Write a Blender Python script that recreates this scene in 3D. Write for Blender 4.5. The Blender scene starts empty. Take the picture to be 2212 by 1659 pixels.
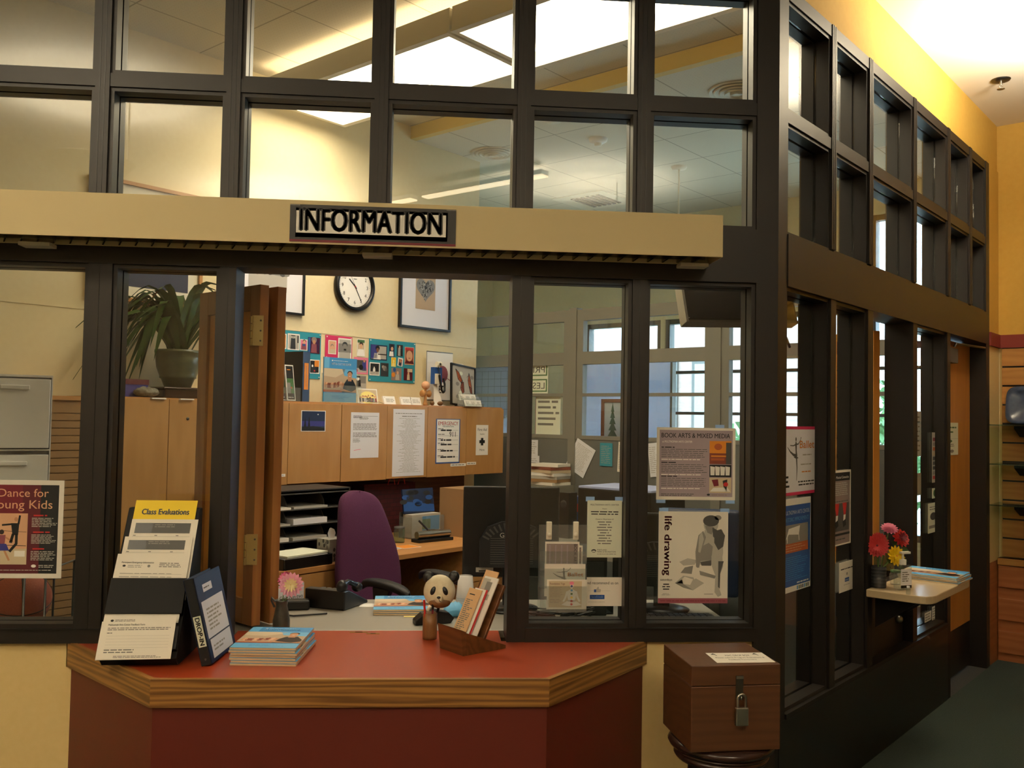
import bpy, math, random
from mathutils import Vector, Matrix
C = bpy.context.scene.collection
R2 = math.sqrt(0.5)
# ---------------------------------------------------------------- camera
CAM = Vector((0, -3.4796, 1.585)); FPX = 1977.03; W, H = 2212, 1659
def _axes(yaw, pitch, roll):
    fw = Vector((math.sin(yaw)*math.cos(pitch), math.cos(yaw)*math.cos(pitch), math.sin(pitch)))
    r0 = Vector((math.cos(yaw), -math.sin(yaw), 0)); u0 = r0.cross(fw)
    return math.cos(roll)*r0 - math.sin(roll)*u0, math.cos(roll)*u0 + math.sin(roll)*r0, fw
RT, UP, FW = _axes(0.08162797, 0.03696318, -0.01750999)
cd = bpy.data.cameras.new('camera'); co = bpy.data.objects.new('camera', cd); C.objects.link(co)
cd.sensor_width = 36; cd.lens = FPX/W*36; cd.clip_start = 0.05
m = Matrix((RT, UP, -FW)).transposed().to_4x4(); m.translation = CAM; co.matrix_world = m
bpy.context.scene.camera = co
# ---------------------------------------------------------------- world, exposure, lights
vs = bpy.context.scene.view_settings
vs.view_transform = 'Standard'; vs.look = 'None'; vs.exposure = 0.0; vs.gamma = 1
try: vs.use_curve_mapping = False
except Exception: pass
wd = bpy.data.worlds.new('sky'); bpy.context.scene.world = wd; wd.use_nodes = True
bg = wd.node_tree.nodes['Background']; bg.inputs[0].default_value = (0.55, 0.76, 1.0, 1); bg.inputs[1].default_value = 14
def area(name, loc, target, sx, sy, power, col):
    l = bpy.data.lights.new(name, 'AREA'); l.shape = 'RECTANGLE'; l.size = sx; l.size_y = sy; l.energy = power; l.color = col
    o = bpy.data.objects.new(name, l); C.objects.link(o); o.location = loc
    o.rotation_euler = (Vector(target)-Vector(loc)).to_track_quat('-Z', 'Y').to_euler(); return o
AX = Vector((R2, R2, 0)); BX = Vector((-R2, R2, 0))
def AB(a, b, z=0): return Vector(((a-b)*R2, (a+b)*R2, z))
WARM = (1.0, 0.72, 0.40)
LOBBY_STRIP, TROFFER = 10.0, 13.0
# bowl up-lights under the lobby ceiling, all but the first added to brighten it (the bowls are built with the lobby)
UPLIGHTS = [(AB(2.7, -1.88, 3.24), 85), (Vector((-2.3, -2.5, 3.1)), 105), (Vector((1.3, -4.3, 3.1)), 115), (Vector((-1.6, -5.2, 3.1)), 95)]
for p_, e_ in UPLIGHTS: area('uplight_lamp', p_+Vector((0, 0, .12)), p_+(BX*.35 if e_ == 85 else Vector((.001, 0, 0)))+Vector((0, 0, 1)), 0.4, 0.4, e_, (1.0, 0.92, 0.78))
# ---------------------------------------------------------------- pixel of the photograph -> point on a plane of the place
def ray(px, py): return FW + (px-W/2)/FPX*RT - (py-H/2)/FPX*UP
def hit(px, py, n, d):
    a = ray(px, py); n = Vector(n); return CAM + a*((d-CAM.dot(n))/a.dot(n))
def at_z(px, py, z): return hit(px, py, (0, 0, 1), z)
def at_y(px, py, y): return hit(px, py, (0, 1, 0), y)
def at_a(px, py, a): return hit(px, py, AX, a)
def at_b(px, py, b): return hit(px, py, BX, b)
def ab(p): return p.dot(AX), p.dot(BX), p.z
def onray(px, py, y=None, a=None, b=None): return at_y(px, py, y) if y is not None else at_a(px, py, a) if a is not None else at_b(px, py, b)
# ---------------------------------------------------------------- materials
def lin(h):
    h = h.lstrip('#'); v = [int(h[i:i+2], 16)/255 for i in (0, 2, 4)]
    return tuple(c/12.92 if c <= .04045 else ((c+.055)/1.055)**2.4 for c in v) + (1,)
MATS = {}
def mat(name, col='808080', rough=.6, metal=0, kind='plain', col2=None, scale=(1, 1, 1), amt=.5, emit=0, spec=.5, bump=0, trans=0):
    m = bpy.data.materials.new(name); MATS[name] = m; m.use_nodes = True
    nt = m.node_tree; N = nt.nodes; L = nt.links; b = N['Principled BSDF']
    b.inputs['Base Color'].default_value = lin(col); b.inputs['Roughness'].default_value = rough; b.inputs['Metallic'].default_value = metal
    b.inputs['Specular IOR Level'].default_value = spec
    m.diffuse_color = lin(col)
    if trans: b.inputs['Transmission Weight'].default_value = trans
    if emit:
        b.inputs['Emission Color'].default_value = lin(col); b.inputs['Emission Strength'].default_value = emit
    if kind == 'plain': return m
    tc = N.new('ShaderNodeTexCoord'); mp = N.new('ShaderNodeMapping'); mp.inputs['Scale'].default_value = scale
    L.new(tc.outputs['Object'], mp.inputs['Vector'])
    nz = N.new('ShaderNodeTexNoise'); L.new(mp.outputs[0], nz.inputs['Vector'])
    nz.inputs['Scale'].default_value = 1; nz.inputs['Detail'].default_value = 4; nz.inputs['Roughness'].default_value = .6
    fac = nz.outputs['Fac']
    if kind == 'wood':
        wv = N.new('ShaderNodeTexWave'); wv.wave_type = 'RINGS'; wv.inputs['Scale'].default_value = .35; wv.inputs['Distortion'].default_value = 9
        wv.inputs['Detail'].default_value = 3; wv.inputs['Detail Scale'].default_value = 1.5; L.new(mp.outputs[0], wv.inputs['Vector'])
        mx = N.new('ShaderNodeMath'); mx.operation = 'MULTIPLY_ADD'; L.new(wv.outputs['Fac'], mx.inputs[0]); mx.inputs[1].default_value = .5
        ml = N.new('ShaderNodeMath'); ml.operation = 'MULTIPLY'; L.new(fac, ml.inputs[0]); ml.inputs[1].default_value = .5
        L.new(ml.outputs[0], mx.inputs[2]); fac = mx.outputs[0]
    rp = N.new('ShaderNodeValToRGB'); L.new(fac, rp.inputs[0])
    rp.color_ramp.elements[0].position = .5-amt*.5; rp.color_ramp.elements[1].position = .5+amt*.5
    rp.color_ramp.elements[0].color = lin(col2 or col); rp.color_ramp.elements[1].color = lin(col)
    L.new(rp.outputs[0], b.inputs['Base Color'])
    if bump:
        bp = N.new('ShaderNodeBump'); bp.inputs['Strength'].default_value = bump; bp.inputs['Distance'].default_value = .004
        L.new(fac, bp.inputs['Height']); L.new(bp.outputs[0], b.inputs['Normal'])
    return m
def glass(name, tint, f0=.045, rough=0.0, haze=0.0, hazecol='ffffff'):
    m = bpy.data.materials.new(name); MATS[name] = m; m.use_nodes = True; nt = m.node_tree; N = nt.nodes; L = nt.links
    N.remove(N['Principled BSDF']); out = N['Material Output']
    t = N.new('ShaderNodeBsdfTransparent'); t.inputs[0].default_value = lin(tint)
    g = N.new('ShaderNodeBsdfGlossy'); g.inputs['Roughness'].default_value = rough
    lw = N.new('ShaderNodeLayerWeight'); lw.inputs['Blend'].default_value = .5
    pw = N.new('ShaderNodeMath'); pw.operation = 'POWER'; L.new(lw.outputs['Facing'], pw.inputs[0]); pw.inputs[1].default_value = 5
    ma = N.new('ShaderNodeMath'); ma.operation = 'MULTIPLY_ADD'; L.new(pw.outputs[0], ma.inputs[0]); ma.inputs[1].default_value = 1-f0; ma.inputs[2].default_value = f0
    src = t.outputs[0]
    if haze:
        d = N.new('ShaderNodeBsdfDiffuse'); d.inputs[0].default_value = lin(hazecol)
        mh = N.new('ShaderNodeMixShader'); mh.inputs[0].default_value = haze; L.new(t.outputs[0], mh.inputs[1]); L.new(d.outputs[0], mh.inputs[2]); src = mh.outputs[0]
    mx = N.new('ShaderNodeMixShader'); L.new(ma.outputs[0], mx.inputs[0]); L.new(src, mx.inputs[1]); L.new(g.outputs[0], mx.inputs[2])
    L.new(mx.outputs[0], out.inputs['Surface']); return m
glass('glass', 'fbfdfb'); glass('acrylic', 'f4f7f6', haze=.06); glass('cloudy_plastic', 'e6e6e4', haze=.8, rough=.2)
glass('shelf_glass', 'c9e0d4', haze=.04); glass('cup_plastic', 'f0f0f0', haze=.75, hazecol='f4f2ee')
mat('frame_brown', '1d1611', .45, kind='noise', col2='19130f', scale=(30, 30, 4), amt=.9)
mat('dark_base', '17120e', .35); mat('door_dark', '1e1712', .4)
mat('cream', 'e6ca8e', .75, kind='noise', col2='e2c587', scale=(40, 40, 40), bump=.05)
mat('yellow_wall', 'cca246', .75, kind='noise', col2='c79c40', scale=(30, 30, 30), bump=.05)
mat('office_wall', 'e8dab2', .8, kind='noise', col2='e4d4aa', scale=(30, 30, 30), bump=.05)
mat('red_band', '7a2a20', .5); mat('beam_yellow', 'e2c579', .7)
mat('ceiling_white', 'efe6d2', .85)
mat('carpet', '3c4a42', 1, kind='noise', col2='2a3530', scale=(160, 160, 160), amt=.5, bump=.8)
mat('office_carpet', '4a4a48', 1, kind='noise', col2='3a3a3a', scale=(160, 160, 160))
mat('red_laminate', '9e3f22', .3); mat('red_panel', '5f1e11', .5)
mat('oak_band', 'a8763c', .4, kind='wood', col2='5c3814', scale=(2.2, 38, 44), amt=.75)
mat('slat_wood', 'b88545', .5, kind='wood', col2='a8743a', scale=(3, 3, 20), amt=.8)
mat('drawer_wood', 'a8683a', .5, kind='wood', col2='96582c', scale=(3, 3, 20), amt=.8)
mat('cab_wood', 'bf9058', .45, kind='wood', col2='b08048', scale=(14, 14, 1.6), amt=.9)
mat('maple', 'c08a52', .45, kind='wood', col2='ae7a42', scale=(3, 20, 20), amt=.9)
mat('door_wood', 'c08038', .45, kind='wood', col2='b0722c', scale=(14, 14, 1.2), amt=.9)
mat('shutter_wood', 'a0703c', .4, kind='wood', col2='85552a', scale=(16, 16, 1.4), amt=.8)
mat('box_wood', '5c3a22', .4, kind='wood', col2='4a2c18', scale=(3, 10, 30), amt=.9)
mat('rack_wood', '6b4424', .4, kind='wood', col2='4c2d15', scale=(6, 30, 30), amt=.8)
mat('stool_wood', '33201a', .22)
mat('sign_cream', 'cbb98c', .6); mat('off_white', 'e6dfcc', .6)
mat('black', '0c0b0b', .4); mat('matte_black', '0b0a0a', .8); mat('soft_black', '18181a', .55, kind='noise', col2='131315', scale=(200, 200, 200), bump=.3)
mat('ink', '1a1a1a', .7); mat('grey_ink', '77756f', .7); mat('pale_ink', 'a5a29a', .8)
mat('white', 'f2efe8', .6); mat('paper', 'ece6da', .75); mat('cool_paper', 'e4e4ea', .75); mat('greenish_paper', 'dfe3cf', .75); mat('tan_paper', 'd9b083', .75)
mat('yellow_paper', 'f0cf1c', .6); mat('light_grey', 'b4b0a6', .6); mat('grey', '85827c', .6); mat('dark_grey', '4b4a48', .6); mat('charcoal', '2c2c2d', .5)
mat('steel', 'b0aca2', .32, 1); mat('dark_steel', '6b675f', .4, 1); mat('brass', 'a3874a', .35, 1); mat('louver_metal', 'a9a59a', .18, 1)
mat('grey_laminate', '989489', .4); mat('tan_laminate', 'c6b08c', .3)
mat('partition_grey', '7d7b72', .55); mat('panel_fabric', '6c6e6a', .9, kind='noise', col2='5e605d', scale=(300, 300, 300)); mat('bluish_lit_top', 'a9b2d8', .8)
mat('purple_fabric', '55204a', .9, kind='noise', col2='45183a', scale=(260, 260, 260), bump=.5)
mat('red', 'c02a2a', .5); mat('dark_red', '6e1626', .6); mat('maroon', '58141f', .6); mat('mauve', '8e4a55', .6); mat('pink', 'e57f9d', .5); mat('hot_pink', 'd42a60', .5); mat('magenta', 'c2437e', .5)
mat('yellow', 'f0c818', .5); mat('pale_yellow', 'f5e48a', .5); mat('orange', 'e08a26', .6); mat('burnt_orange', 'b0582a', .6)
mat('blue', '3f8fc8', .5); mat('sky_blue', '66b0dc', .5); mat('navy', '1d2c4c', .45); mat('deep_blue', '27549a', .5); mat('teal', '2b93a8', .7); mat('violet_blue', '3b3a86', .5)
mat('green', '3f6a2c', .5); mat('leaf_green', '3a5a24', .42, kind='noise', col2='28431a', scale=(20, 20, 20)); mat('leaf_dry', '8a5a34', .6); mat('stem_green', '5a7436', .5); mat('tree_green', '3f6a50', .8)
mat('skin', 'c08a64', .6); mat('skin_dark', '7a4c34', .6); mat('peach', 'dba984', .6); mat('hair', '2a1c16', .6); mat('brick', '8a4634', .8)
mat('mauve_grey', 'a3939a', .7); mat('taupe', '8e7d78', .7); mat('beige', 'cdbb9c', .7); mat('sand', 'b9a184', .7)
mat('glaze', '55593e', .35, kind='noise', col2='3c4230', scale=(14, 14, 26), amt=.6); mat('pitcher', '4a463c', .3, kind='noise', col2='2c2c26', scale=(40, 40, 25), amt=.5)
mat('bamboo', '8a6034', .45, kind='noise', col2='5a3a1c', scale=(40, 40, 12), amt=.7); mat('stone', '8c8676', .9, kind='noise', col2='56503f', scale=(60, 60, 60), bump=.8)
mat('panda_white', 'e2d8bd', .6, kind='noise', col2='cdbf9c', scale=(30, 30, 30)); mat('hinge', 'a89258', .42, .25)
mat('cardboard', '9c7850', .85); mat('basket_orange', 'b05a3c', .7, kind='noise', col2='9c4c30', scale=(200, 200, 200), bump=.4); mat('wire', '8a8a8a', .4, 1)
mat('blue_plate', '2c3850', .25, kind='noise', col2='4a5670', scale=(14, 14, 14), amt=.5); mat('eye_white', 'f4f0e6', .4)
mat('lens_light', 'fff0d4', .5, emit=TROFFER); mat('added_upglow', 'fff0d4', .5, emit=TROFFER*.16); mat('strip_light', 'ffe6bc', .5, emit=LOBBY_STRIP); mat('can_light', 'ffdca0', .5, emit=3)
mat('facade', 'c9ccd0', .9, kind='noise', col2='b8bcc2', scale=(3, 3, 3)); mat('facade_brick', 'a08c84', .9, kind='noise', col2='8a766e', scale=(5, 5, 22), amt=.4); mat('ground_out', 'b8b8b0', .95); mat('shrub', '5f8a58', .8, kind='noise', col2='3a6038', scale=(12, 12, 12))
mat('screen_dark', '101316', .2)
def frosted(name, col):
    m = mat(name, col, .8); nt = m.node_tree; N = nt.nodes; L = nt.links; t = N.new('ShaderNodeBsdfTranslucent'); t.inputs[0].default_value = lin(col)
    mx = N.new('ShaderNodeMixShader'); mx.inputs[0].default_value = .55; L.new(N['Principled BSDF'].outputs[0], mx.inputs[1]); L.new(t.outputs[0], mx.inputs[2]); L.new(mx.outputs[0], N['Material Output'].inputs['Surface'])
frosted('frosted_panel', 'd4d6e2')
def brick_mat(name, c1, c2, mort, scale, bw, rh):
    m = mat(name, c1, .8); nt = m.node_tree; N = nt.nodes; L = nt.links
    tc = N.new('ShaderNodeTexCoord'); sp = N.new('ShaderNodeSeparateXYZ'); cb = N.new('ShaderNodeCombineXYZ'); L.new(tc.outputs['Object'], sp.inputs[0])
    L.new(sp.outputs[0], cb.inputs[0]); L.new(sp.outputs[2], cb.inputs[1])
    bt = N.new('ShaderNodeTexBrick'); L.new(cb.outputs[0], bt.inputs['Vector']); bt.inputs['Scale'].default_value = scale
    bt.inputs['Color1'].default_value = lin(c1); bt.inputs['Color2'].default_value = lin(c2); bt.inputs['Mortar'].default_value = lin(mort)
    bt.inputs['Brick Width'].default_value = bw; bt.inputs['Row Height'].default_value = rh; bt.inputs['Mortar Size'].default_value = .012
    L.new(bt.outputs['Color'], N['Principled BSDF'].inputs['Base Color'])
brick_mat('brick_bag', '5a1d22', '4a161c', '2e1a1c', 8, .5, .25)
def tile_mat(name, c1, line, scale):   # perforated lay-in ceiling tiles laid along the office axes
    m = mat(name, c1, .9); nt = m.node_tree; N = nt.nodes; L = nt.links
    tc = N.new('ShaderNodeTexCoord'); mp = N.new('ShaderNodeMapping'); mp.inputs['Rotation'].default_value = (0, 0, -math.pi/4); L.new(tc.outputs['Object'], mp.inputs['Vector'])
    bt = N.new('ShaderNodeTexBrick'); bt.offset = 0; L.new(mp.outputs[0], bt.inputs['Vector']); bt.inputs['Scale'].default_value = scale
    bt.inputs['Color1'].default_value = lin(c1); bt.inputs['Color2'].default_value = lin(c1); bt.inputs['Mortar'].default_value = lin(line)
    bt.inputs['Brick Width'].default_value = 1; bt.inputs['Row Height'].default_value = 1; bt.inputs['Mortar Size'].default_value = .008
    vt = N.new('ShaderNodeTexVoronoi'); vt.inputs['Scale'].default_value = 40; vt.inputs['Randomness'].default_value = 0; L.new(mp.outputs[0], vt.inputs['Vector'])
    cr = N.new('ShaderNodeValToRGB'); L.new(vt.outputs['Distance'], cr.inputs[0]); cr.color_ramp.elements[0].position = .16; cr.color_ramp.elements[1].position = .24
    cr.color_ramp.elements[0].color = (.55, .53, .48, 1); cr.color_ramp.elements[1].color = (1, 1, 1, 1)
    mx = N.new('ShaderNodeMixRGB'); mx.blend_type = 'MULTIPLY'; mx.inputs[0].default_value = 1
    L.new(bt.outputs['Color'], mx.inputs[1]); L.new(cr.outputs[0], mx.inputs[2]); L.new(mx.outputs[0], N['Principled BSDF'].inputs['Base Color'])
tile_mat('ceiling_tile', 'dcd4c0', 'a8a08c', 1.64)
# ---------------------------------------------------------------- mesh builder
class MB:
    def __init__(s): s.v = []; s.f = []; s.mi = []; s.sm = []; s.ml = []; s.T = Matrix.Identity(4)
    def _m(s, n):
        if n not in s.ml: s.ml.append(n)
        return s.ml.index(n)
    def add(s, vs, fs, m, smooth=False):
        o = len(s.v); s.v += [tuple(s.T @ Vector(p)) for p in vs]; k = s._m(m)
        for f in fs: s.f.append([i+o for i in f]); s.mi.append(k); s.sm.append(smooth)
        return s
    def box(s, x0, x1, y0, y1, z0, z1, m):
        if x0 > x1: x0, x1 = x1, x0
        if y0 > y1: y0, y1 = y1, y0
        if z0 > z1: z0, z1 = z1, z0
        v = [(x, y, z) for x in (x0, x1) for y in (y0, y1) for z in (z0, z1)]
        return s.add(v, [(0, 1, 3, 2), (4, 6, 7, 5), (0, 4, 5, 1), (2, 3, 7, 6), (0, 2, 6, 4), (1, 5, 7, 3)], m)
    def prism(s, poly, h0, h1, m, ax='z', smooth=False):   # poly in the two other axes: z:(x,y)  y:(x,z)  x:(y,z)
        P = {'z': lambda p, h: (p[0], p[1], h), 'y': lambda p, h: (p[0], h, p[1]), 'x': lambda p, h: (h, p[0], p[1])}[ax]
        n = len(poly); v = [P(p, h0) for p in poly]+[P(p, h1) for p in poly]
        area2 = sum(poly[i][0]*poly[(i+1) % n][1]-poly[(i+1) % n][0]*poly[i][1] for i in range(n))
        flip = (area2 > 0) != (ax == 'y'); up = h1 > h0
        fs = [tuple(range(n)), tuple(range(2*n-1, n-1, -1))]+[(i, n+i, n+(i+1) % n, (i+1) % n) for i in range(n)]
        if (flip and up) or (not flip and not up): fs = [tuple(reversed(f)) for f in fs]
        return s.add(v, fs, m, smooth)
    def tube(s, pts, r, m, n=8, cap=True):
        pts = [Vector(p) for p in pts]; rs = r if isinstance(r, (list, tuple)) else [r]*len(pts)
        v = []; prev = None
        for i, p in enumerate(pts):
            d = (pts[min(i+1, len(pts)-1)]-pts[max(i-1, 0)]).normalized()
            if prev is None:
                a = Vector((0, 0, 1)) if abs(d.z) < .9 else Vector((1, 0, 0)); u = d.cross(a).normalized()
            else:
                u = (prev-d*prev.dot(d)).normalized()
            prev = u; w = d.cross(u)
            v += [p+(u*math.cos(2*math.pi*k/n)+w*math.sin(2*math.pi*k/n))*rs[i] for k in range(n)]
        fs = []
        for i in range(len(pts)-1):
            for k in range(n): a = i*n+k; b = i*n+(k+1) % n; fs.append((a, b, b+n, a+n))
        s.add(v, fs, m, True)
        if cap:
            s.add(v[:n], [tuple(range(n-1, -1, -1))], m); s.add(v[-n:], [tuple(range(n))], m)
        return s
    def lathe(s, prof, m, n=24, c=(0, 0, 0), ax='z'):
        v = []
        for r, h in prof:
            for k in range(n):
                t = 2*math.pi*k/n; x, y = r*math.cos(t), r*math.sin(t)
                v.append((c[0]+x, c[1]+y, c[2]+h) if ax == 'z' else (c[0]+x, c[1]-h, c[2]+y) if ax == 'y' else (c[0]+h, c[1]+x, c[2]+y))
        fs = [(i*n+k, i*n+(k+1) % n, (i+1)*n+(k+1) % n, (i+1)*n+k) for i in range(len(prof)-1) for k in range(n)]
        s.add(v, fs, m, True)
        closed = prof[0] == prof[-1]
        if prof[0][0] > 1e-5 and not closed: s.add(v[:n], [tuple(range(n-1, -1, -1))], m)
        if prof[-1][0] > 1e-5 and not closed: s.add(v[-n:], [tuple(range(n))], m)
        return s
    def ball(s, c, r, m, n=16, k=10):
        rx, ry, rz = r if isinstance(r, (tuple, list)) else (r, r, r)
        v = [(c[0], c[1], c[2]-rz)]
        for i in range(1, k):
            p = math.pi*i/k-math.pi/2
            v += [(c[0]+rx*math.cos(p)*math.cos(2*math.pi*j/n), c[1]+ry*math.cos(p)*math.sin(2*math.pi*j/n), c[2]+rz*math.sin(p)) for j in range(n)]
        v.append((c[0], c[1], c[2]+rz)); q = len(v)-1
        fs = [(0, 1+(j+1) % n, 1+j) for j in range(n)]
        for i in range(k-2):
            for j in range(n): a = 1+i*n+j; b = 1+i*n+(j+1) % n; fs.append((a, b, b+n, a+n))
        fs += [(q, 1+(k-2)*n+j, 1+(k-2)*n+(j+1) % n) for j in range(n)]
        return s.add(v, fs, m, True)
    def grid(s, rows, m, smooth=True):
        n = len(rows[0]); v = [p for r in rows for p in r]
        return s.add(v, [(i*n+k, i*n+k+1, (i+1)*n+k+1, (i+1)*n+k) for i in range(len(rows)-1) for k in range(n-1)], m, smooth)
    # drawing on a sheet: u to the right, v up, facing -y, lv = layer
    def P(s, pts, m, lv=1): return s.add([(u, -.00015*lv-.0006, v) for u, v in pts], [tuple(range(len(pts)))], m)
    def R(s, u0, v0, u1, v1, m, lv=1): return s.P([(u0, v0), (u1, v0), (u1, v1), (u0, v1)], m, lv)
    def D(s, u, v, ru, rv, m, lv=1, n=18, a0=0, a1=2*math.pi):
        return s.P([(u+ru*math.cos(a0+(a1-a0)*k/n), v+rv*math.sin(a0+(a1-a0)*k/n)) for k in range(n)], m, lv)
    def S(s, pts, w, m, lv=1):                     # brush stroke
        pts = [Vector(p) for p in pts]; ws = w if isinstance(w, (list, tuple)) else [w]*len(pts); A = []; B = []
        for i, p in enumerate(pts):
            d = (pts[min(i+1, len(pts)-1)]-pts[max(i-1, 0)]).normalized(); nn = Vector((-d.y, d.x))
            A.append(p+nn*ws[i]/2); B.append(p-nn*ws[i]/2)
        for i in range(len(pts)-1): s.P([B[i], B[i+1], A[i+1], A[i]], m, lv)
        return s
    def L(s, u0, v0, u1, v1, n, m, lv=1, seed=0, t=.45, align='L', ragged=.25):   # unreadably small print: word-long dashes
        r = random.Random(seed); st = (v1-v0)/n
        for i in range(n):
            v = v1-st*(i+.5); wd = (u1-u0)*(1-r.random()*ragged); a = u0 if align == 'L' else (u0+u1-wd)/2; e = a+wd
            while a < e-st*.3:
                w = min(e-a, st*(1+3*r.random())); s.R(a, v-st*t/2, a+w, v+st*t/2, m, lv); a += w+st*.45
        return s
    def X(s, txt, u, v, size, m, lv=2, align='L', bold=0, width=None, shear=0, mirror=False, rot=0, sx=1):
        vs, fs = text_mesh(txt, 0, shear)
        x0 = min(p[0] for p in vs); x1 = max(p[0] for p in vs); k = size
        kx = (width/(x1-x0)) if width else k*sx
        off = {'L': 0, 'C': -(x1-x0)*kx/2, 'R': -(x1-x0)*kx}[align]
        ca, sa = math.cos(rot), math.sin(rot)
        for dx, dy in (((-bold, 0), (bold, 0), (0, -bold*.6), (0, bold*.6)) if bold else ((0, 0),)):
            o = []
            for p in vs:
                a = (p[0]-x0)*kx+off+dx*k; b = (p[1]+dy)*k
                if mirror: a = -a
                o.append((u+a*ca-b*sa, -.00015*lv-.0006, v+a*sa+b*ca))
            s.add(o, fs, m)
        return s
    def build(s, name, parent=None, loc=None, rz=0, rot=None, bevel=0, seg=2, subdiv=0, label=None, cat=None, group=None, kind=None):
        me = bpy.data.meshes.new(name); me.from_pydata(s.v, [], s.f)
        for n in s.ml: me.materials.append(MATS[n])
        me.polygons.foreach_set('material_index', s.mi); me.polygons.foreach_set('use_smooth', s.sm); me.update()
        o = bpy.data.objects.new(name, me); C.objects.link(o)
        if loc is not None: o.location = loc
        if rot is not None:
            o.rotation_euler = rot
        else: o.rotation_euler = (0, 0, rz)
        if parent is not None: o.parent = parent
        if bevel:
            b = o.modifiers.new('bevel', 'BEVEL'); b.width = bevel; b.segments = seg; b.limit_method = 'ANGLE'; b.angle_limit = math.radians(40)
        if subdiv:
            b = o.modifiers.new('subdivision', 'SUBSURF'); b.levels = subdiv; b.render_levels = subdiv
        return tag(o, label, cat, group, kind)
_tx = {}
def text_mesh(txt, bold, shear):
    k = (txt, bold, shear)
    if k not in _tx:
        c = bpy.data.curves.new('lettering', 'FONT'); c.body = txt; c.size = 1.38; c.offset = bold; c.shear = shear; c.resolution_u = 3; c.fill_mode = 'FRONT'
        o = bpy.data.objects.new('lettering', c); C.objects.link(o); dg = bpy.context.evaluated_depsgraph_get(); dg.update()
        e = o.evaluated_get(dg); me = e.to_mesh(); _tx[k] = ([tuple(v.co) for v in me.vertices], [tuple(p.vertices) for p in me.polygons])
        e.to_mesh_clear(); bpy.data.objects.remove(o); bpy.data.curves.remove(c)
    return _tx[k]
def tag(o, label=None, cat=None, group=None, kind=None):
    if label: o['label'] = label
    if cat: o['category'] = cat
    if group: o['group'] = group
    if kind: o['kind'] = kind
    return o
def thing(name, label, cat, loc=(0, 0, 0), rz=0, group=None, rot=None):
    o = bpy.data.objects.new(name, None); C.objects.link(o); o.empty_display_size = .05; o.location = loc
    o.rotation_euler = rot if rot is not None else (0, 0, rz); return tag(o, label, cat, group)
def copy_tree(o, loc=None, rz=None, label=None, parent=None):
    c = o.copy(); C.objects.link(c)
    if parent is not None: c.parent = parent
    for ch in list(o.children): copy_tree(ch, parent=c)
    if loc is not None: c.location = loc
    if rz is not None: c.rotation_euler = (0, 0, rz)
    if label: c['label'] = label
    return c
R45 = math.pi/4
# a rectangle of the photograph on a wall of the place -> (world centre-bottom, width, height, heading)
def rect(px, plane, d):
    x0, y0, x1, y1 = px; xm, ym = (x0+x1)/2, (y0+y1)/2
    f, rz, ux = {'y': (at_y, 0, Vector((1, 0, 0))), 'b': (at_b, R45, AX), 'a': (at_a, -R45, -BX)}[plane]
    l = f(x0, ym, d); r = f(x1, ym, d); t = f(xm, y0, d); b = f(xm, y1, d)
    w = (r-l).dot(ux); h = t.z-b.z; c = (l+r)/2; c.z = b.z
    return c, w, h, rz
def sheet(name, label, cat, px, plane, d, draw, base='paper', th=.0012, tilt=0, group=None, parts=None, gap=.0006):
    c, w, h, rz = rect(px, plane, d)
    mb = MB()
    mb.T = Matrix.Rotation(tilt, 4, 'Y') @ Matrix.Translation((-w/2, 0, 0)) if not tilt else Matrix.Translation((0, 0, h/2)) @ Matrix.Rotation(tilt, 4, 'Y') @ Matrix.Translation((-w/2, 0, -h/2))
    mb.box(0, w, -.0006, th-.0006, 0, h, base)
    if draw: draw(mb, w, h)
    nrm = Vector((math.sin(rz), -math.cos(rz), 0))
    o = mb.build(name, loc=c+nrm*(th+gap-.0006), rz=rz, label=label, cat=cat, group=group)
    return o
# ================================================================ setting
def struct(mb, name, **k): return mb.build(name, kind='structure', **k)
SB = -0.938; SA0 = 0.938              # side glazing: plane B = SB, starting at A = SA0
DEP = 0.15; ZT, ZR0, ZR1, ZH1, ZH0, ZB = 3.355, 2.795, 2.845, 2.352, 2.13, 0.738
EA = 4.49                             # end wall of the lobby (A = EA)
Qx = 1.326
def xy(p): return (p.x, p.y)
# floors
f = MB(); f.prism([(-5, 0.0), (Qx, 0), xy(AB(EA+.15, SB)), xy(AB(EA+.15, -5.2)), (6.9, -6.6), (-5, -6.6)], -.12, 0, 'carpet'); struct(f, 'floor')
f = MB(); f.prism([(-4.4, 0.0), (Qx, 0), xy(AB(6.2, SB)), xy(AB(6.2, 5.2)), xy(AB(3.1, 5.2)), xy(AB(3.1, 3.0)), xy(AB(-3.1, 3.0))], -.13, -.002, 'office_carpet'); struct(f, 'floor_office')
# ceilings
c = MB(); c.prism([(-5, 0.12), (1.27, 0.12), xy(AB(EA+.15, SB+.1)), xy(AB(EA+.15, -5.2)), (6.9, -6.6), (-5, -6.6)], 3.68, 3.8, 'ceiling_white'); struct(c, 'ceiling')
c = MB(); c.prism([(-4.4, 0.12), (1.27, 0.12), xy(AB(2.47, SB+.1)), xy(AB(2.47, 5.2)), xy(AB(-1.5, 5.2)), xy(AB(-3.1, 3.0))], 3.87, 3.97, 'ceiling_tile'); struct(c, 'ceiling_office')
c = MB(); c.prism([xy(AB(2.51, SB+.05)), xy(AB(6.2, SB+.05)), xy(AB(6.2, 5.2)), xy(AB(2.51, 5.2))], 3.77, 3.87, 'ceiling_tile'); struct(c, 'ceiling_office_low')
c = MB(); c.box(2.45, 2.51, SB+.1, 2.8, 3.77, 3.88, 'beam_yellow'); struct(c, 'trim_beam', rz=R45)
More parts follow.
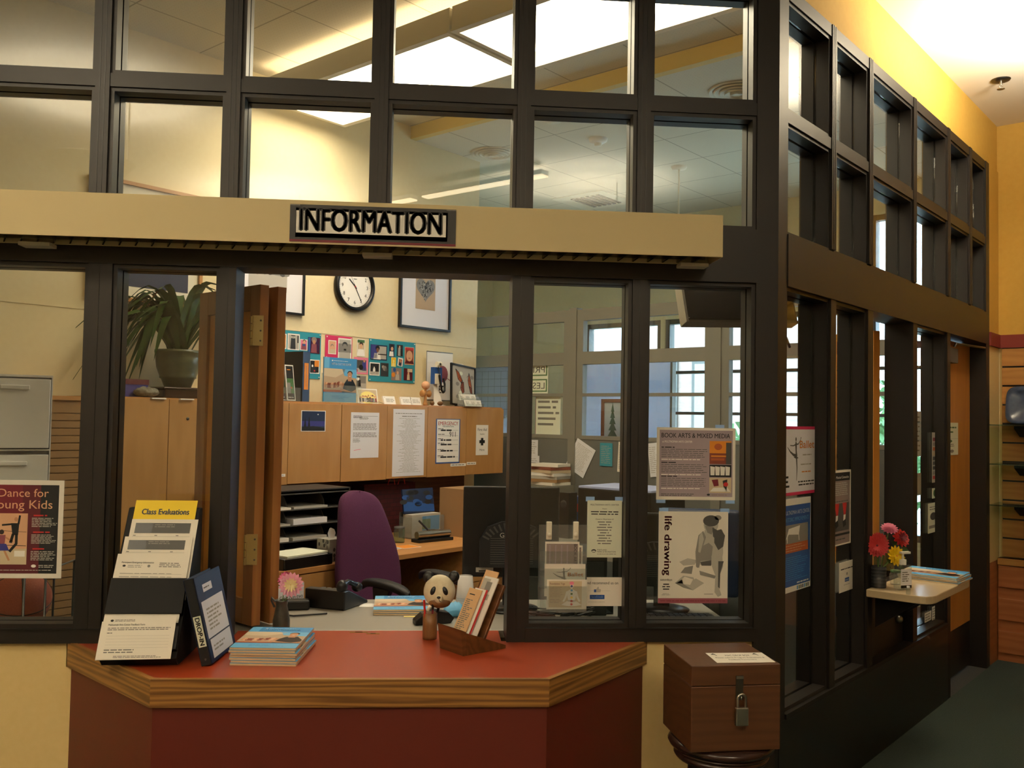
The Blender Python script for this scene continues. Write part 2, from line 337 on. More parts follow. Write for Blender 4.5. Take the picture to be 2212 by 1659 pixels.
# lobby walls
w = MB(); w.box(-1.33, .825, 0.02, .14, 0, ZB-.09, 'cream'); struct(w, 'wall_front')
w = MB(); w.box(-5, -1.33, 0.02, .14, 0, ZB, 'cream'); struct(w, 'wall_front_left')
w = MB(); w.box(.825, Qx-.07, 0.02, .14, 0, ZB, 'cream'); struct(w, 'wall_front_right')
w = MB(); w.box(-5, 1.24, 0.01, .14, ZT, 3.9, 'yellow_wall'); struct(w, 'wall_front_upper')
w = MB(); w.box(-5, -2.32, 0.01, .14, ZB, ZT, 'cream'); struct(w, 'wall_front_end')
w = MB(); w.box(SA0+.02, EA+.06, SB+.012, SB+.14, ZT, 3.9, 'yellow_wall')
w.box(SA0+3.327, EA+.06, SB+.004, SB+.14, 2.215, ZT, 'yellow_wall'); w.box(SA0+3.327, EA+.06, SB-.012, SB+.14, 2.125, 2.215, 'red_band')
w.box(SA0+3.327, EA+.06, SB+.004, SB+.14, .675, 2.125, 'cream'); w.box(SA0+3.327, EA+.06, SB+.004, SB+.14, 0, .675, 'drawer_wood')
struct(w, 'wall_side', rz=R45)
w = MB(); w.box(EA+.05, EA+.17, -5.2, SB+.14, 2.215, 3.9, 'yellow_wall'); w.box(EA+.03, EA+.17, -5.2, SB+.0, 2.125, 2.215, 'red_band'); w.box(EA+.065, EA+.17, -5.2, SB+.14, 0, 2.125, 'cream')
struct(w, 'wall_right', rz=R45)
w = MB(); w.box(-5.12, 7, -6.72, -6.6, 0, 3.8, 'sand'); struct(w, 'wall_back')
w = MB(); w.box(-5.12, -5, -6.72, .14, 0, 3.8, 'office_wall'); struct(w, 'wall_left')
w = MB(); w.prism([xy(AB(EA+.05, -5.2)), xy(AB(EA+.15, -5.2)), (7.0, -6.72), (6.9, -6.72)], 0, 3.8, 'yellow_wall'); struct(w, 'wall_far_right')
# slat-wall panel: grooves cut between tongues
s = MB(); k = 0; z = .70
while z < 2.12:
    z2 = min(z+.118, 2.122); s.box(EA+.03, EA+.05, -5.2, SB-.02, z, z2, 'slat_wood'); s.box(EA+.042, EA+.05, -5.2, SB-.02, z2, z2+.012, 'charcoal'); z += .13
struct(s, 'wall_right_slat_panel', rz=R45)
# office walls
WB = 2.8
w = MB(); w.box(-3.1, 3.262, WB, WB+.14, 0, 3.95, 'office_wall'); struct(w, 'wall_office', rz=R45)
w = MB(); w.box(3.12, 3.262, WB+.14, 5.2, 0, 3.95, 'office_wall'); struct(w, 'wall_office_return', rz=R45)
w = MB(); w.box(3.1, 6.2, 5.06, 5.2, 0, 3.95, 'office_wall'); struct(w, 'wall_office_left', rz=R45)
w = MB(); w.box(EA+.06, 6.2, SB+.0, SB+.13, 0, 3.95, 'office_wall'); struct(w, 'wall_office_right', rz=R45)
# window wall at A = 6
WA = 6.0; WINS = [(-.6, .45, 3.5), (.55, 1.55, 2.66), (1.6, 2.6, 2.66), (2.65, 3.65, 2.66)]; w = MB()
w.box(WA, WA+.15, SB, 5.2, 0, .55, 'office_wall'); w.box(WA, WA+.15, SB, 5.2, 3.5, 3.95, 'office_wall'); w.box(WA, WA+.15, SB, -.6, .55, 3.5, 'office_wall'); w.box(WA, WA+.15, .45, .55, .55, 3.5, 'office_wall'); w.box(WA, WA+.15, .55, 5.2, 2.66, 3.5, 'office_wall'); w.box(WA, WA+.15, 3.65, 5.2, .55, 2.66, 'office_wall')
w.box(WA, WA+.15, 1.55, 1.6, .55, 2.66, 'office_wall'); w.box(WA, WA+.15, 2.6, 2.65, .55, 2.66, 'office_wall')
struct(w, 'wall_far', rz=R45)
for i, (b0, b1, zh) in enumerate(WINS):
    fr = MB(); bm = (b0+b1)/2; hw = (b1-b0)/2; h = zh-.55
    fr.box(0, .1, -hw, -hw+.05, 0, h, 'dark_grey'); fr.box(0, .1, hw-.05, hw, 0, h, 'dark_grey')
    for zz, t in ((0, .06), (1.10, .03), (1.53, .03), (h-.05, .05))+(((1.72, .06), (2.2, .03)) if h > 2.5 else ()): fr.box(.01, .09, -hw+.05, hw-.05, zz, zz+t, 'dark_grey')
    fr.box(.02, .08, -.014, .014, .06, h-.05, 'dark_grey')
    o = struct(fr, 'window_%d' % (40+i), loc=AB(WA+.02, bm, .55), rz=R45)
    p = MB(); p.box(.047, .053, -hw+.04, hw-.04, .05, h-.04, 'glass'); p.build('glass_pane', o)
# ---------------------------------------------------------------- dark brown glazed screen
FC = [-2.27, -1.765, -1.265, -.787, -.234, .314, .785]   # post centres along the front
SC = [.578, 1.052, 1.735, 2.385, 2.872]                   # post centres along the side (from the corner)
tn = 0
def trim(mb, nm=None, **k):
    global tn; tn += 1; return struct(mb, nm or 'trim_%d' % tn, **k)
def post(mb, u, hw, z0, z1): mb.box(u-hw, u+hw, 0, DEP, z0, z1, 'frame_brown')
for i, u in enumerate(FC):
    m_ = MB(); post(m_, 0, .026, 0, ZT-ZH1)
    for e in (-.009, .009): m_.box(e-.001, e+.001, -.0015, 0, 0, ZT-ZH1, 'dark_base')
    trim(m_, 'trim_post', loc=(u, 0, ZH1))
for u, l, r in ((-2.27, .026, .026), (-1.765, .026, .026), (-1.252, .04, .046), (-.787, .03, .03), (.315, .035, .035), (.776, .028, .028)):
    m_ = MB(); m_.box(-l, r, 0, DEP, 0, ZH0-ZB, 'frame_brown'); m_.box(-.001, .001, -.0015, 0, 0, ZH0-ZB, 'dark_base'); trim(m_, 'trim_lower_post', loc=(u, 0, ZB))
m_ = MB(); m_.prism([(1.238, 0), (Qx, 0), xy(AB(SA0+.085, SB)), xy(AB(SA0+.085, SB+DEP)), (1.30, DEP+.06), (1.238, DEP)], 0, 3.66, 'frame_brown'); trim(m_, 'trim_corner_post')
m_ = MB(); m_.box(-2.3, Qx-.08, .004, DEP, ZR0, ZR1, 'frame_brown'); trim(m_, 'trim_front_rail')
m_ = MB(); m_.box(-2.3, Qx-.08, -.004, DEP, ZH0, ZH1-.012, 'frame_brown'); trim(m_, 'trim_front_header')
m_ = MB(); m_.box(-2.3, Qx-.08, 0, DEP, ZT-.055, ZT, 'frame_brown'); trim(m_, 'trim_front_top')
for x0, x1 in ((-2.3, -.82), (.35, Qx-.08)):
    m_ = MB(); m_.box(x0, x1, -.004, DEP, ZB, ZB+.052, 'frame_brown'); m_.box(x0, x1, -.006, -.004, ZB+.044, ZB+.052, 'dark_base'); trim(m_, 'trim_front_sill')
SE = 3.327; ZS = .44
for u in SC:
    m_ = MB(); post(m_, 0, .026, 0, ZT-ZH1)
    for e in (-.01, .01): m_.box(e-.001, e+.001, -.0015, 0, 0, ZT-ZH1, 'dark_base')
    trim(m_, 'trim_side_post', loc=AB(SA0+u, SB, ZH1), rz=R45)
for u, hw, z0 in ((.575, .03, ZS), (1.045, .035, ZS), (1.735, .035, ZS), (2.37, .032, 0)):
    m_ = MB(); m_.box(-hw, hw, 0, DEP, 0, ZH0-z0, 'frame_brown'); trim(m_, 'trim_side_lower_post', loc=AB(SA0+u, SB, z0), rz=R45)
m_ = MB(); m_.box(3.245, SE, 0, DEP, 0, ZT, 'frame_brown'); trim(m_, 'trim_side_end_post', loc=AB(SA0, SB, 0), rz=R45)
for nm, z0, z1, d0 in (('trim_side_rail', ZR0, ZR1, .004), ('trim_side_header', ZH0, ZH1-.012, -.004), ('trim_side_top', ZT-.055, ZT, .004)):
    m_ = MB(); m_.box(.085, 3.245, d0, DEP, 0, z1-z0, 'frame_brown'); trim(m_, nm, loc=AB(SA0, SB, z0), rz=R45)
m_ = MB(); m_.box(.03, 2.338, -.002, DEP, 0, ZS-.02, 'dark_base'); m_.box(.085, 2.338, -.008, DEP, ZS-.02, ZS, 'frame_brown'); trim(m_, 'baseboard_side', loc=AB(SA0, SB, 0), rz=R45)
wn = 0
def window(org, rz, u0, u1, z0, z1, nm=None):
    global wn; wn += 1
    w, h = u1-u0, z1-z0; fr = MB(); t = .015
    for a, b in ((.012, .068), (.082, .138)):
        fr.box(0, t, a, b, 0, h, 'frame_brown'); fr.box(w-t, w, a, b, 0, h, 'frame_brown'); fr.box(t, w-t, a, b, 0, t, 'frame_brown'); fr.box(t, w-t, a, b, h-t, h, 'frame_brown')
    fr.box(0, t-.006, .068, .082, 0, h, 'frame_brown'); fr.box(w-t+.006, w, .068, .082, 0, h, 'frame_brown')
    c, s_ = math.cos(rz), math.sin(rz)
    o = struct(fr, 'window_%d' % wn, loc=(org[0]+u0*c, org[1]+u0*s_, z0), rz=rz)
    p = MB(); p.box(t-.005, w-t+.005, .072, .078, t-.004, h-t+.004, 'glass'); p.build('glass_pane', o); return o
edges = [(a+.026, b-.026) for a, b in zip(FC, FC[1:]+[1.264])]
for a, b in edges:
    window((0, 0), 0, a, b, ZR1, ZT-.055); window((0, 0), 0, a, b, ZH1-.012, ZR0)
for a, b in ((-2.244, -1.791), (-1.739, -1.292), (-1.206, -.817), (.35, .748), (.804, 1.238)): window((0, 0), 0, a, b, ZB+.052, ZH0)
sq = AB(SA0, SB)
for a, b in zip([.085]+[c+.026 for c in SC], [c-.026 for c in SC]+[3.245]):
    window(sq, R45, a, b, ZR1, ZT-.055); window(sq, R45, a, b, ZH1-.012, ZR0)
for a, b in ((.085, .545), (.605, 1.01), (1.77, 2.338)): window(sq, R45, a, b, ZS, ZH0)
# doors of the side screen
d = MB(); d.box(0, .62, .05, .095, 0, ZH0-ZS-1.335, 'door_dark') 
o = MB(); o.box(0, .61, .05, .095, 0, .345, 'door_dark'); d1 = struct(o, 'door_1', loc=AB(SA0+1.08, SB, ZS), rz=R45)
k = MB(); k.ball((.52, .04, .13), .02, 'steel', 12, 8); k.build('door_knob', d1)
d2 = MB(); d2.box(0, .58, 0, .045, 0, 1.29, 'door_wood'); o2 = struct(d2, 'door_2', loc=AB(SA0+1.66, SB+.162, .80), rz=R45+math.radians(65))
for zz in (.185, 1.09):
    h_ = MB(); h_.box(-.003, 0, .002, .043, 0, .115, 'hinge'); h_.T = Matrix.Rotation(math.radians(25), 4, 'Z'); h_.box(-.066, -.012, -.039, -.036, 0, .115, 'hinge'); h_.T = Matrix.Identity(4)
    for q in range(4): h_.tube([(-.007, -.012, q*.0287+.002), (-.007, -.012, q*.0287+.027)], .008, 'hinge', 8)
    h_.box(-.012, -.004, -.037, -.012, 0, .115, 'hinge')
    for q in (.02, .095): h_.ball((-.03, -.048, q), (.004, .002, .004), 'dark_steel', 8, 4)
    h_.build('hinge', o2)
d3 = MB(); d3.box(0, .835, .10, .145, .015, .30, 'door_dark'); d3.box(0, .835, .10, .145, .30, 2.12, 'door_wood'); o3 = struct(d3, 'door_3', loc=AB(SA0+2.405, SB, 0), rz=R45)
cl = MB(); cl.box(.03, .30, .035, .10, 1.97, 2.06, 'dark_grey'); cl.tube([(.20, .03, 2.065), (.20, .02, 2.085), (.80, .0, 2.10)], .008, 'dark_steel', 6); cl.build('door_closer', o3)
# tape line on the office wall
t = MB(); t.box(-1.0, 3.2, WB-.004, WB, 2.163, 2.175, 'office_wall'); struct(t, 'trim_wall_rail', rz=R45)
# outside: ground and neighbouring house seen through the far windows
g = MB(); g.box(6.3, 40, -30, 40, -.3, -.15, 'ground_out'); struct(g, 'ground_outside', rz=R45)
bl = thing('neighbour_building', 'pale building with brick wing outside the far office windows', 'building', AB(15, 8.0, -.15), R45)
q = MB(); q.box(0, 6, .4, 9, 0, 7.5, 'facade'); q.build('wall', bl)
q = MB(); q.box(-.3, 6, -2.2, .4, 0, 9, 'facade_brick'); q.build('brick_wing', bl)
for yb in (-1.25, -.2):
    for zb in (1.5, 4.2): 
        q = MB(); q.box(-.36, -.28, yb-.35, yb+.35, zb, zb+1.5, 'dark_grey'); q.box(-.37, -.30, yb-.28, yb+.28, zb+.07, zb+1.43, 'grey'); q.build('window', bl)
rng = random.Random(4)
for i, (a, b, zr) in enumerate(((7.7, 2.5, 1.8), (9.3, 5.2, 1.7), (7.6, 3.85, 1.4), (9.2, 1.5, 2.4))):
    q = MB()
    for n in range(500):
        th, ph = rng.random()*6.28, math.acos(2*rng.random()-1); rr = (.55+.45*rng.random())
        c_ = Vector((rr*.6*math.sin(ph)*math.cos(th), rr*.6*math.sin(ph)*math.sin(th), zr*(.5+.5*rr*math.cos(ph)))); e = Vector((rng.uniform(-1, 1), rng.uniform(-1, 1), rng.uniform(-1, 1))).normalized()*.1; f_ = e.cross(Vector((rng.uniform(-1, 1), rng.uniform(-1, 1), .3))).normalized()*.05
        q.add([c_-e, c_+f_, c_+e, c_-f_], [(0, 1, 2, 3)], 'shrub')
    q.tube([(0, 0, 0), (0, 0, zr*.6)], .03, 'rack_wood', 6)
    q.build('shrub', loc=AB(a, b, -.15), label=['green shrub outside the far windows, behind the tree picture', 'green shrub outside the far windows, left of the other shrubs near the pale wall', 'green shrub outside nearest the far glass, at its left end', 'tall green shrub outside at the right end of the far windows'][i], cat='shrub', group='shrubs outside the windows')
# ================================================================ lobby side objects
CZ = .738
# ---- red counter
ct = thing('service_counter', 'red laminate service counter with oak edge band and angled ends', 'counter', (-.25, 0, 0))
K = [(-1.325, .015), (-.884, -.472), (.383, -.496), (.823, .015)]; sh = lambda P: [(x+.25, y) for x, y in P]
def inset(P, d):  # pull the three front edges inwards
    n = []; 
    L_ = [((P[i][0], P[i][1]), (P[i+1][0], P[i+1][1])) for i in range(3)]; off = []
    for (x0, y0), (x1, y1) in L_:
        dx, dy = x1-x0, y1-y0; l = math.hypot(dx, dy); nx, ny = -dy/l, dx/l; off.append(((x0+nx*d, y0+ny*d), (dx/l, dy/l)))
    def isec(a, b):
        (p, u), (q, v) = a, b; den = u[0]*v[1]-u[1]*v[0]; t = ((q[0]-p[0])*v[1]-(q[1]-p[1])*v[0])/den; return (p[0]+u[0]*t, p[1]+u[1]*t)
    yb = .015; a, b, c_ = off
    e0 = (a[0][0]+a[1][0]*(yb-a[0][1])/a[1][1], yb); e3 = (c_[0][0]+c_[1][0]*(yb-c_[0][1])/c_[1][1], yb)
    return [e0, isec(a, b), isec(b, c_), e3]
KI = inset(K, .018); KP = inset(K, .012)
t = MB(); t.prism(sh([KI[0], KI[1], KI[2], KI[3], (.262, .015), (.262, .19), (-.752, .19), (-.752, .015)]), CZ-.03, CZ, 'red_laminate'); t.build('counter_top', ct)
nm = ['left', 'front', 'right']
for i in range(3):
    e = MB(); a, b = Vector(K[i]), Vector(K[i+1]); d = (b-a); l = d.length; hd = math.atan2(d.y, d.x)
    ia, ib = Vector(KI[i]), Vector(KI[i+1]); u = d.normalized()
    loc2 = lambda p: ((p-a).dot(u), (p-a).dot(Vector((-u.y, u.x))))
    e.prism([loc2(a), loc2(b), loc2(ib), loc2(ia)], CZ-.088, CZ+.001, 'oak_band'); e.build('edge_band', ct, loc=(a.x+.25, a.y, 0), rz=hd)
    e = MB(); pa, pb = Vector(KP[i]), Vector(KP[i+1]); u = (pb-pa).normalized(); n_ = Vector((-u.y, u.x))*.03
    e.prism(sh([tuple(pa), tuple(pb), tuple(pb+n_), tuple(pa+n_)]), .0, CZ-.088, 'red_panel'); e.build('side_panel', ct)
lp = MB()
for px, w_, d_ in ((775, .07, .012), (806, .05, .014)):
    p = at_z(px, 1366 if px < 790 else 1369, CZ); lp.box(p.x+.25-w_/2, p.x+.25+w_/2, p.y-d_/2, p.y+d_/2, CZ, CZ+.0015, 'brass'); lp.box(p.x+.25-w_/5, p.x+.25+w_/5, p.y-.003, p.y+.003, CZ+.0015, CZ+.0022, 'black')
lp.build('latch_plate', ct)
# ---- louvred light box above the window with its sign
lb = thing('fluorescent_light_box', 'long cream light box with open louvers mounted above the counter window', 'light fixture', (-.9, 0, 2.19))
def X_(x): return x+.9
q = MB(); q.box(X_(-2.3), X_(1.04), -.2, -.196, 0, .156, 'sign_cream'); q.box(X_(-2.3), X_(1.04), -.024, -.02, 0, .156, 'sign_cream'); q.box(X_(-2.3), X_(1.04), -.196, -.024, .15, .156, 'sign_cream')
q.box(X_(1.036), X_(1.04), -.196, -.024, 0, .15, 'sign_cream'); q.box(X_(-2.3), X_(1.03), -.194, -.026, .06, .15, 'sign_cream'); q.build('housing', lb, bevel=.0015)
q = MB(); x = -2.28
while x < .98:
    q.add([(X_(x), -.194, .003), (X_(x)+.05, -.112, .035), (X_(x), -.03, .003), (X_(x)+.006, -.194, .003), (X_(x)+.056, -.112, .035), (X_(x)+.006, -.03, .003), (X_(x)+.003, -.194, .05), (X_(x)+.053, -.112, .05), (X_(x)+.003, -.03, .05)],
          [(0, 1, 7, 6), (1, 2, 8, 7), (3, 6, 7, 4), (4, 7, 8, 5), (0, 3, 4, 1), (1, 4, 5, 2)], 'louver_metal'); x += .058
q.box(X_(-2.28), X_(1.0), -.113, -.111, .003, .05, 'louver_metal'); q.build('louver', lb)
for x in (-1.46, -.232, .972):
    q = MB(); q.box(X_(x)-.055, X_(x)+.055, -.07, -.004, -.014, 0, 'off_white'); q.build('mounting_bracket', lb, bevel=.002)
def info(mb, w, h):
    mb.R(.02, .016, w-.03, h-.012, 'black', 1); mb.R(.0, .0, w, .008, 'dark_red', 2); mb.R(.0, .008, w, h, 'black', 1); mb.R(.022, .032, w-.036, h-.022, 'white', 2)
    mb.X('INFORMATION', .036, .041, h*.62, 'black', 3, 'L', bold=.055, width=w-.088)
    for p in ((0, h-.003), (w-.035, h-.003)): mb.R(p[0], h-.004, p[0]+.035, h-.002, 'grey', 3)
o = sheet('information_sign', 'black bordered INFORMATION sign on the cream light box', 'sign', (626, 447, 985, 527), 'y', -.2, info, 'black')
# ---- sprinkler, strip lights and lobby up-lights, three of them added
sp = thing('sprinkler_head', 'steel fire sprinkler head in the bright lobby ceiling', 'sprinkler', tuple(at_z(2162, 172, 3.68)))
q = MB(); q.lathe([(.055, 0), (.05, -.008), (.02, -.012)], 'dark_steel', 20); q.build('escutcheon', sp)
q = MB(); q.tube([(0, 0, -.01), (0, 0, -.03)], .008, 'steel'); q.tube([(0, 0, -.028), (.014, 0, -.04), (0, 0, -.055)], .003, 'steel', 6); q.tube([(0, 0, -.028), (-.014, 0, -.04), (0, 0, -.055)], .003, 'steel', 6); q.lathe([(.022, -.056), (.022, -.059)], 'steel', 14); q.build('nozzle', sp)
for nm_, p0, p1, lab in (('strip_light_fixture', Vector((.85, -3.80, 3.58)), Vector((-.145, -4.72, 3.58)), 'long strip light hung in the lobby, longer of two'), ('strip_light_fixture', Vector((-.25, -4.81, 3.58)), Vector((-1.1, -5.6, 3.58)), 'strip light hung at the far back of the lobby')):
    d = p1-p0; o = thing(nm_, lab, 'ceiling light', tuple((p0+p1)/2), math.atan2(d.y, d.x), 'strip lights in the lobby'); l = d.length/2
    q = MB(); q.box(-l, l, -.05, .05, .012, .05, 'white'); q.tube([(-l*.7, 0, .05), (-l*.7, 0, .1)], .006, 'steel', 6); q.tube([(l*.7, 0, .05), (l*.7, 0, .1)], .006, 'steel', 6); q.build('housing', o)
    q = MB(); q.box(-l, l, -.045, .045, 0, .012, 'strip_light'); q.build('diffuser', o)
for (p_, e_), lab in zip(UPLIGHTS, ('bowl uplight near the ceiling by the shop wall', 'added bowl uplight hung over the left part of the lobby', 'added bowl uplight hung behind the viewer on the right', 'added bowl uplight hung at the back left of the lobby')):
    up = thing('uplight_bowl', lab, 'lamp', tuple(p_), 0, 'bowl uplights of the lobby')
    q = MB(); q.lathe([(.0, 0), (.2, .03), (.29, .11), (.28, .115), (.19, .05), (.0, .02)], 'off_white', 28); q.build('bowl', up)
    q = MB(); q.tube([(.25, 0, .1), (.25, 0, 3.68-p_.z)], .006, 'steel', 6); q.build('hanger', up)
# ---- black display stand with forms
HX = -1.10; st = thing('form_display_stand', 'tall black leaning stand holding class evaluation forms on red counter', 'display stand', (HX+.13, -.2, CZ))
sl = lambda y0, z0, y1, z1, z: y0+(y1-y0)*(z-z0)/(z1-z0)
WS = .126
q = MB(); q.prism([(.15, 0), (-.10, 0), (-.13, .03), (.13, .50), (.16, .50)], -WS, WS, 'matte_black', ax='x'); q.build('body', st, bevel=.003)
def pocket(z0, z1, x0, x1, nm='pocket'):
    g = MB(); y0, y1 = sl(-.13, .03, .13, .5, z0), sl(-.13, .03, .13, .5, z1); n_ = Vector((-.47, -.26)).normalized()  # outward in (y,z) roughly
    o_ = lambda y, z, k: (y-.875*k, z+.484*k)
    g.prism([o_(y0, z0, .0), o_(y0, z0, .028), o_(y1, z1, .030), o_(y1, z1, .026), o_(y0, z0, .024)], x0, x1, 'matte_black', ax='x'); g.build(nm, st)
pocket(.05, .115, -WS, WS); pocket(.155, .262, -WS, WS)
SL = math.atan2(.26, .47)   # lean from vertical
def leaning(name, label, cat, xm, w, z0, h, off, draw, base, tilt=0, group=None):
    y0 = sl(-.13, .03, .13, .5, z0); m_ = MB(); m_.T = Matrix.Rotation(tilt, 4, 'Y') @ Matrix.Translation((-w/2, 0, 0)); m_.box(0, w, 0, .001, 0, h, base); draw and draw(m_, w, h)
    return m_.build(name, loc=(HX+.13+xm, -.2+y0-.875*off, CZ+z0+.484*off), rot=(-SL, 0, 0), label=label, cat=cat, group=group)
def yel(mb, w, h): mb.X('Class Evaluations', w*.13, h-.055, .022, 'black', 1, bold=.05, width=w*.76)
leaning('notice_card', 'yellow Class Evaluations card at top of black stand', 'card', .005, .216, .27, .29, .006, yel, 'yellow_paper')
def ev(mb, w, h):
    mb.R(w*.07, h*.82, w*.9, h*.95, 'dark_grey', 1); mb.R(w*.07, h*.82, w*.33, h*.95, 'black', 2); mb.L(w*.36, h*.89, w*.68, h*.94, 2, 'grey', 3, 3)
    for k in range(3): mb.R(w*(.06+.32*k), h*.785, w*(.10+.32*k), h*.795, 'grey_ink', 1)
    mb.R(w*.05, h*.775, w*.91, h*.778, 'pale_ink', 1)
leaning('evaluation_form', 'upper white form with dark bar below the yellow card', 'form', .012, .23, .20, .295, .010, ev, 'paper', group='class evaluation forms')
leaning('evaluation_form', 'lower white form with dark bar in the black stand', 'form', .003, .233, .165, .267, .015, ev, 'paper', group='class evaluation forms')
def emg(mb, w, h):
    mb.X('Participant Emergency Information', w*.08, h*.86, h*.026, 'ink', 1, bold=.01, width=w*.44); mb.L(w*.6, h*.8, w*.95, h*.88, 3, 'grey_ink', 1, 2)
    mb.D(w*.12, h*.82, w*.022, w*.016, 'ink', 1); mb.L(w*.17, h*.79, w*.4, h*.84, 2, 'pale_ink', 1, 5); mb.D(w*.46, h*.82, w*.02, w*.02, 'grey_ink', 1)
    for i in range(9): mb.R(w*.08, h*(.70-.05*i), w*.93, h*(.703-.05*i), 'pale_ink', 1)
    mb.L(w*.08, h*.3, w*.9, h*.73, 9, 'pale_ink', 1, 8, t=.2, ragged=.6)
leaning('emergency_form', 'white participant emergency information form in the black stand pocket', 'form', -.004, .245, .13, .24, .020, emg, 'paper', tilt=.01)
def fbk(mb, w, h):
    mb.D(w*.12, h*.92, w*.022, w*.016, 'ink', 1); mb.L(w*.16, h*.89, w*.5, h*.95, 2, 'grey_ink', 1, 6); mb.X('Multnomah Arts Center Feedback Form', w*.08, h*.80, h*.045, 'ink', 1, bold=.01, width=w*.5)
    mb.L(w*.08, h*.68, w*.95, h*.76, 2, 'grey_ink', 1, 7, ragged=.05); mb.L(w*.08, h*.61, w*.17, h*.64, 1, 'ink', 1, 9)
    for i in range(5): mb.R(w*.08, h*(.55-.07*i), w*.94, h*(.553-.07*i), 'pale_ink', 1)
    mb.L(w*.08, h*.14, w*.55, h*.25, 2, 'grey_ink', 1, 10); mb.L(w*.22, h*.03, w*.88, h*.09, 2, 'grey_ink', 1, 11)
leaning('feedback_form', 'white feedback form in the bottom pocket of black stand', 'form', -.002, .236, .02, .14, .033, fbk, 'paper', tilt=-.012, group='feedback forms')
leaning('feedback_form', 'white feedback form peeking out left behind the front one', 'form', -.008, .232, .02, .128, .030, None, 'paper', tilt=-.02, group='feedback forms')
# ---- binder
bd = thing('ring_binder', 'navy DROP-IN ring binder leaning against the black stand', 'binder', (-.764, -.321, CZ), rot=(0, -.245, math.radians(-5)))
BH, BD, BT = .292, .262, .036
q = MB(); q.box(0, BT, 0, .006, 0, BH, 'matte_black'); q.box(0, .004, 0, BD, 0, BH, 'navy'); q.box(BT-.004, BT, 0, BD, 0, BH, 'navy'); q.build('cover', bd, bevel=.001)
q = MB(); q.box(.006, BT-.006, .012, BD-.02, .006, BH-.01, 'paper'); q.build('page_block', bd)
q = MB(); q.box(.006, .032, -.0012, 0, .062, .165, 'greenish_paper'); q.T = Matrix.Translation((0, -.0012, 0)); q.X('DROP-IN', .0125, .160, .0155, 'black', 3, bold=.05, width=.092, rot=-math.pi/2)
q.T = Matrix.Identity(4); q.build('spine_label', bd)
q = MB(); q.lathe([(.004, -.002), (.004, 0)], 'steel', 10, c=(.018, 0, .02), ax='y'); q.build('rivet', bd)
q = MB(); q.T = Matrix.Translation((BT, 0, 0)) @ Matrix.Rotation(math.pi/2, 4, 'Z')
q.R(.03, .012, .235, .075, 'cool_paper', 1); q.R(.02, .08, .235, .205, 'cool_paper', 1); q.R(.06, .232, .15, .258, 'cool_paper', 1); q.L(.068, .24, .14, .25, 1, 'grey_ink', 2, 2)
q.L(.05, .10, .2, .18, 6, 'pale_ink', 2, 3, ragged=.6); q.L(.05, .03, .17, .055, 2, 'pale_ink', 2, 4); q.build('cover_sheet', bd)
# ---- guide magazines
def guide_cover(mb, w, h):
    mb.R(0, 0, w, h, 'blue', 1); mb.R(0, .0, w, h*.2, 'sky_blue', 2); mb.R(0, h*.76, w*.16, h, 'sky_blue', 2)
    mb.D(w*.25, h*.93, w*.022, w*.016, 'white', 2); mb.L(w*.29, h*.92, w*.75, h*.94, 1, 'white', 2, 3)
    mb.X('ARTS & CULTURE GUIDE', w*.22, h*.835, h*.05, 'white', 2, bold=.005, width=w*.6)
    mb.R(0, h*.22, w, h*.75, 'sand', 2); mb.P([(0, h*.75), (0, h*.58), (w*.35, h*.55), (w*.6, h*.66), (w*.65, h*.75)], 'beige', 3); mb.P([(w*.55, h*.75), (w*.62, h*.6), (w, h*.55), (w, h*.75)], 'sky_blue', 3)
    r = random.Random(7)
    for i in range(16): mb.D(w*(.06+.036*i), h*(.36+.05*r.random()), w*.035, h*.06, r.choice(['peach', 'skin', 'white', 'pale_yellow', 'brick', 'skin_dark']), 4)
    mb.R(0, h*.22, w*.6, h*.27, 'burnt_orange', 4)
    mb.P([(w*.55, h*.22), (w*.62, h*.42), (w*.70, h*.52), (w*.88, h*.52), (w*.98, h*.38), (w*.98, h*.22)], 'black', 5); mb.P([(w*.5, h*.32), (w*.85, h*.24), (w*.98, h*.3), (w*.98, h*.22), (w*.5, h*.25)], 'skin', 6)
    mb.P([(w*.73, h*.48), (w*.84, h*.48), (w*.84, h*.57), (w*.73, h*.57)], 'skin', 6); mb.D(w*.785, h*.62, w*.07, h*.075, 'skin', 7); mb.D(w*.79, h*.665, w*.08, h*.055, 'hair', 6); mb.P([(w*.75, h*.6), (w*.82, h*.6), (w*.785, h*.585)], 'white', 8)
    mb.L(w*.25, h*.06, w*.8, h*.15, 3, 'blue', 3, 9, ragged=.5)
def guide(label, loc, rz, w=.216, h=.275, t=.0075, group=None):
    mb = MB(); mb.box(-w/2, w/2, 0, h, 0, t-.0008, 'tan_laminate'); mb.box(-w/2, w/2, 0, h, t-.0008, t, 'blue'); mb.box(-w/2-.0004, -w/2, 0, h, 0, t, 'blue')
    mb.T = Matrix.Translation((0, 0, t)) @ Matrix.Rotation(-math.pi/2, 4, 'X') @ Matrix.Translation((-w/2, .0006, 0)); guide_cover(mb, w, h)
    return mb.build('guide_magazine', loc=loc, rz=rz, label=label, cat='magazine', group=group)
gm = None; r = random.Random(3); ordn = ['bottom', 'second from bottom', 'third from bottom', 'middle', 'third from top', 'second from top', 'topmost']
for k in range(7):
    loc = (-.562+r.uniform(-.004, .004)-.0008*k, -.318+r.uniform(-.004, .006), CZ+.0003+k*.0087); rz = math.radians(-4.5+r.uniform(-1, 1)); lab = ('topmost arts and culture guide of the stack on the red counter' if k == 6 else 'blue guide magazine, %s of the stack on the red counter' % ordn[k])
    if gm is None: gm = guide(lab, loc, rz, .222, .30, .0074, 'guide magazines stacked on the red counter')
    else: copy_tree(gm, loc, rz, lab)
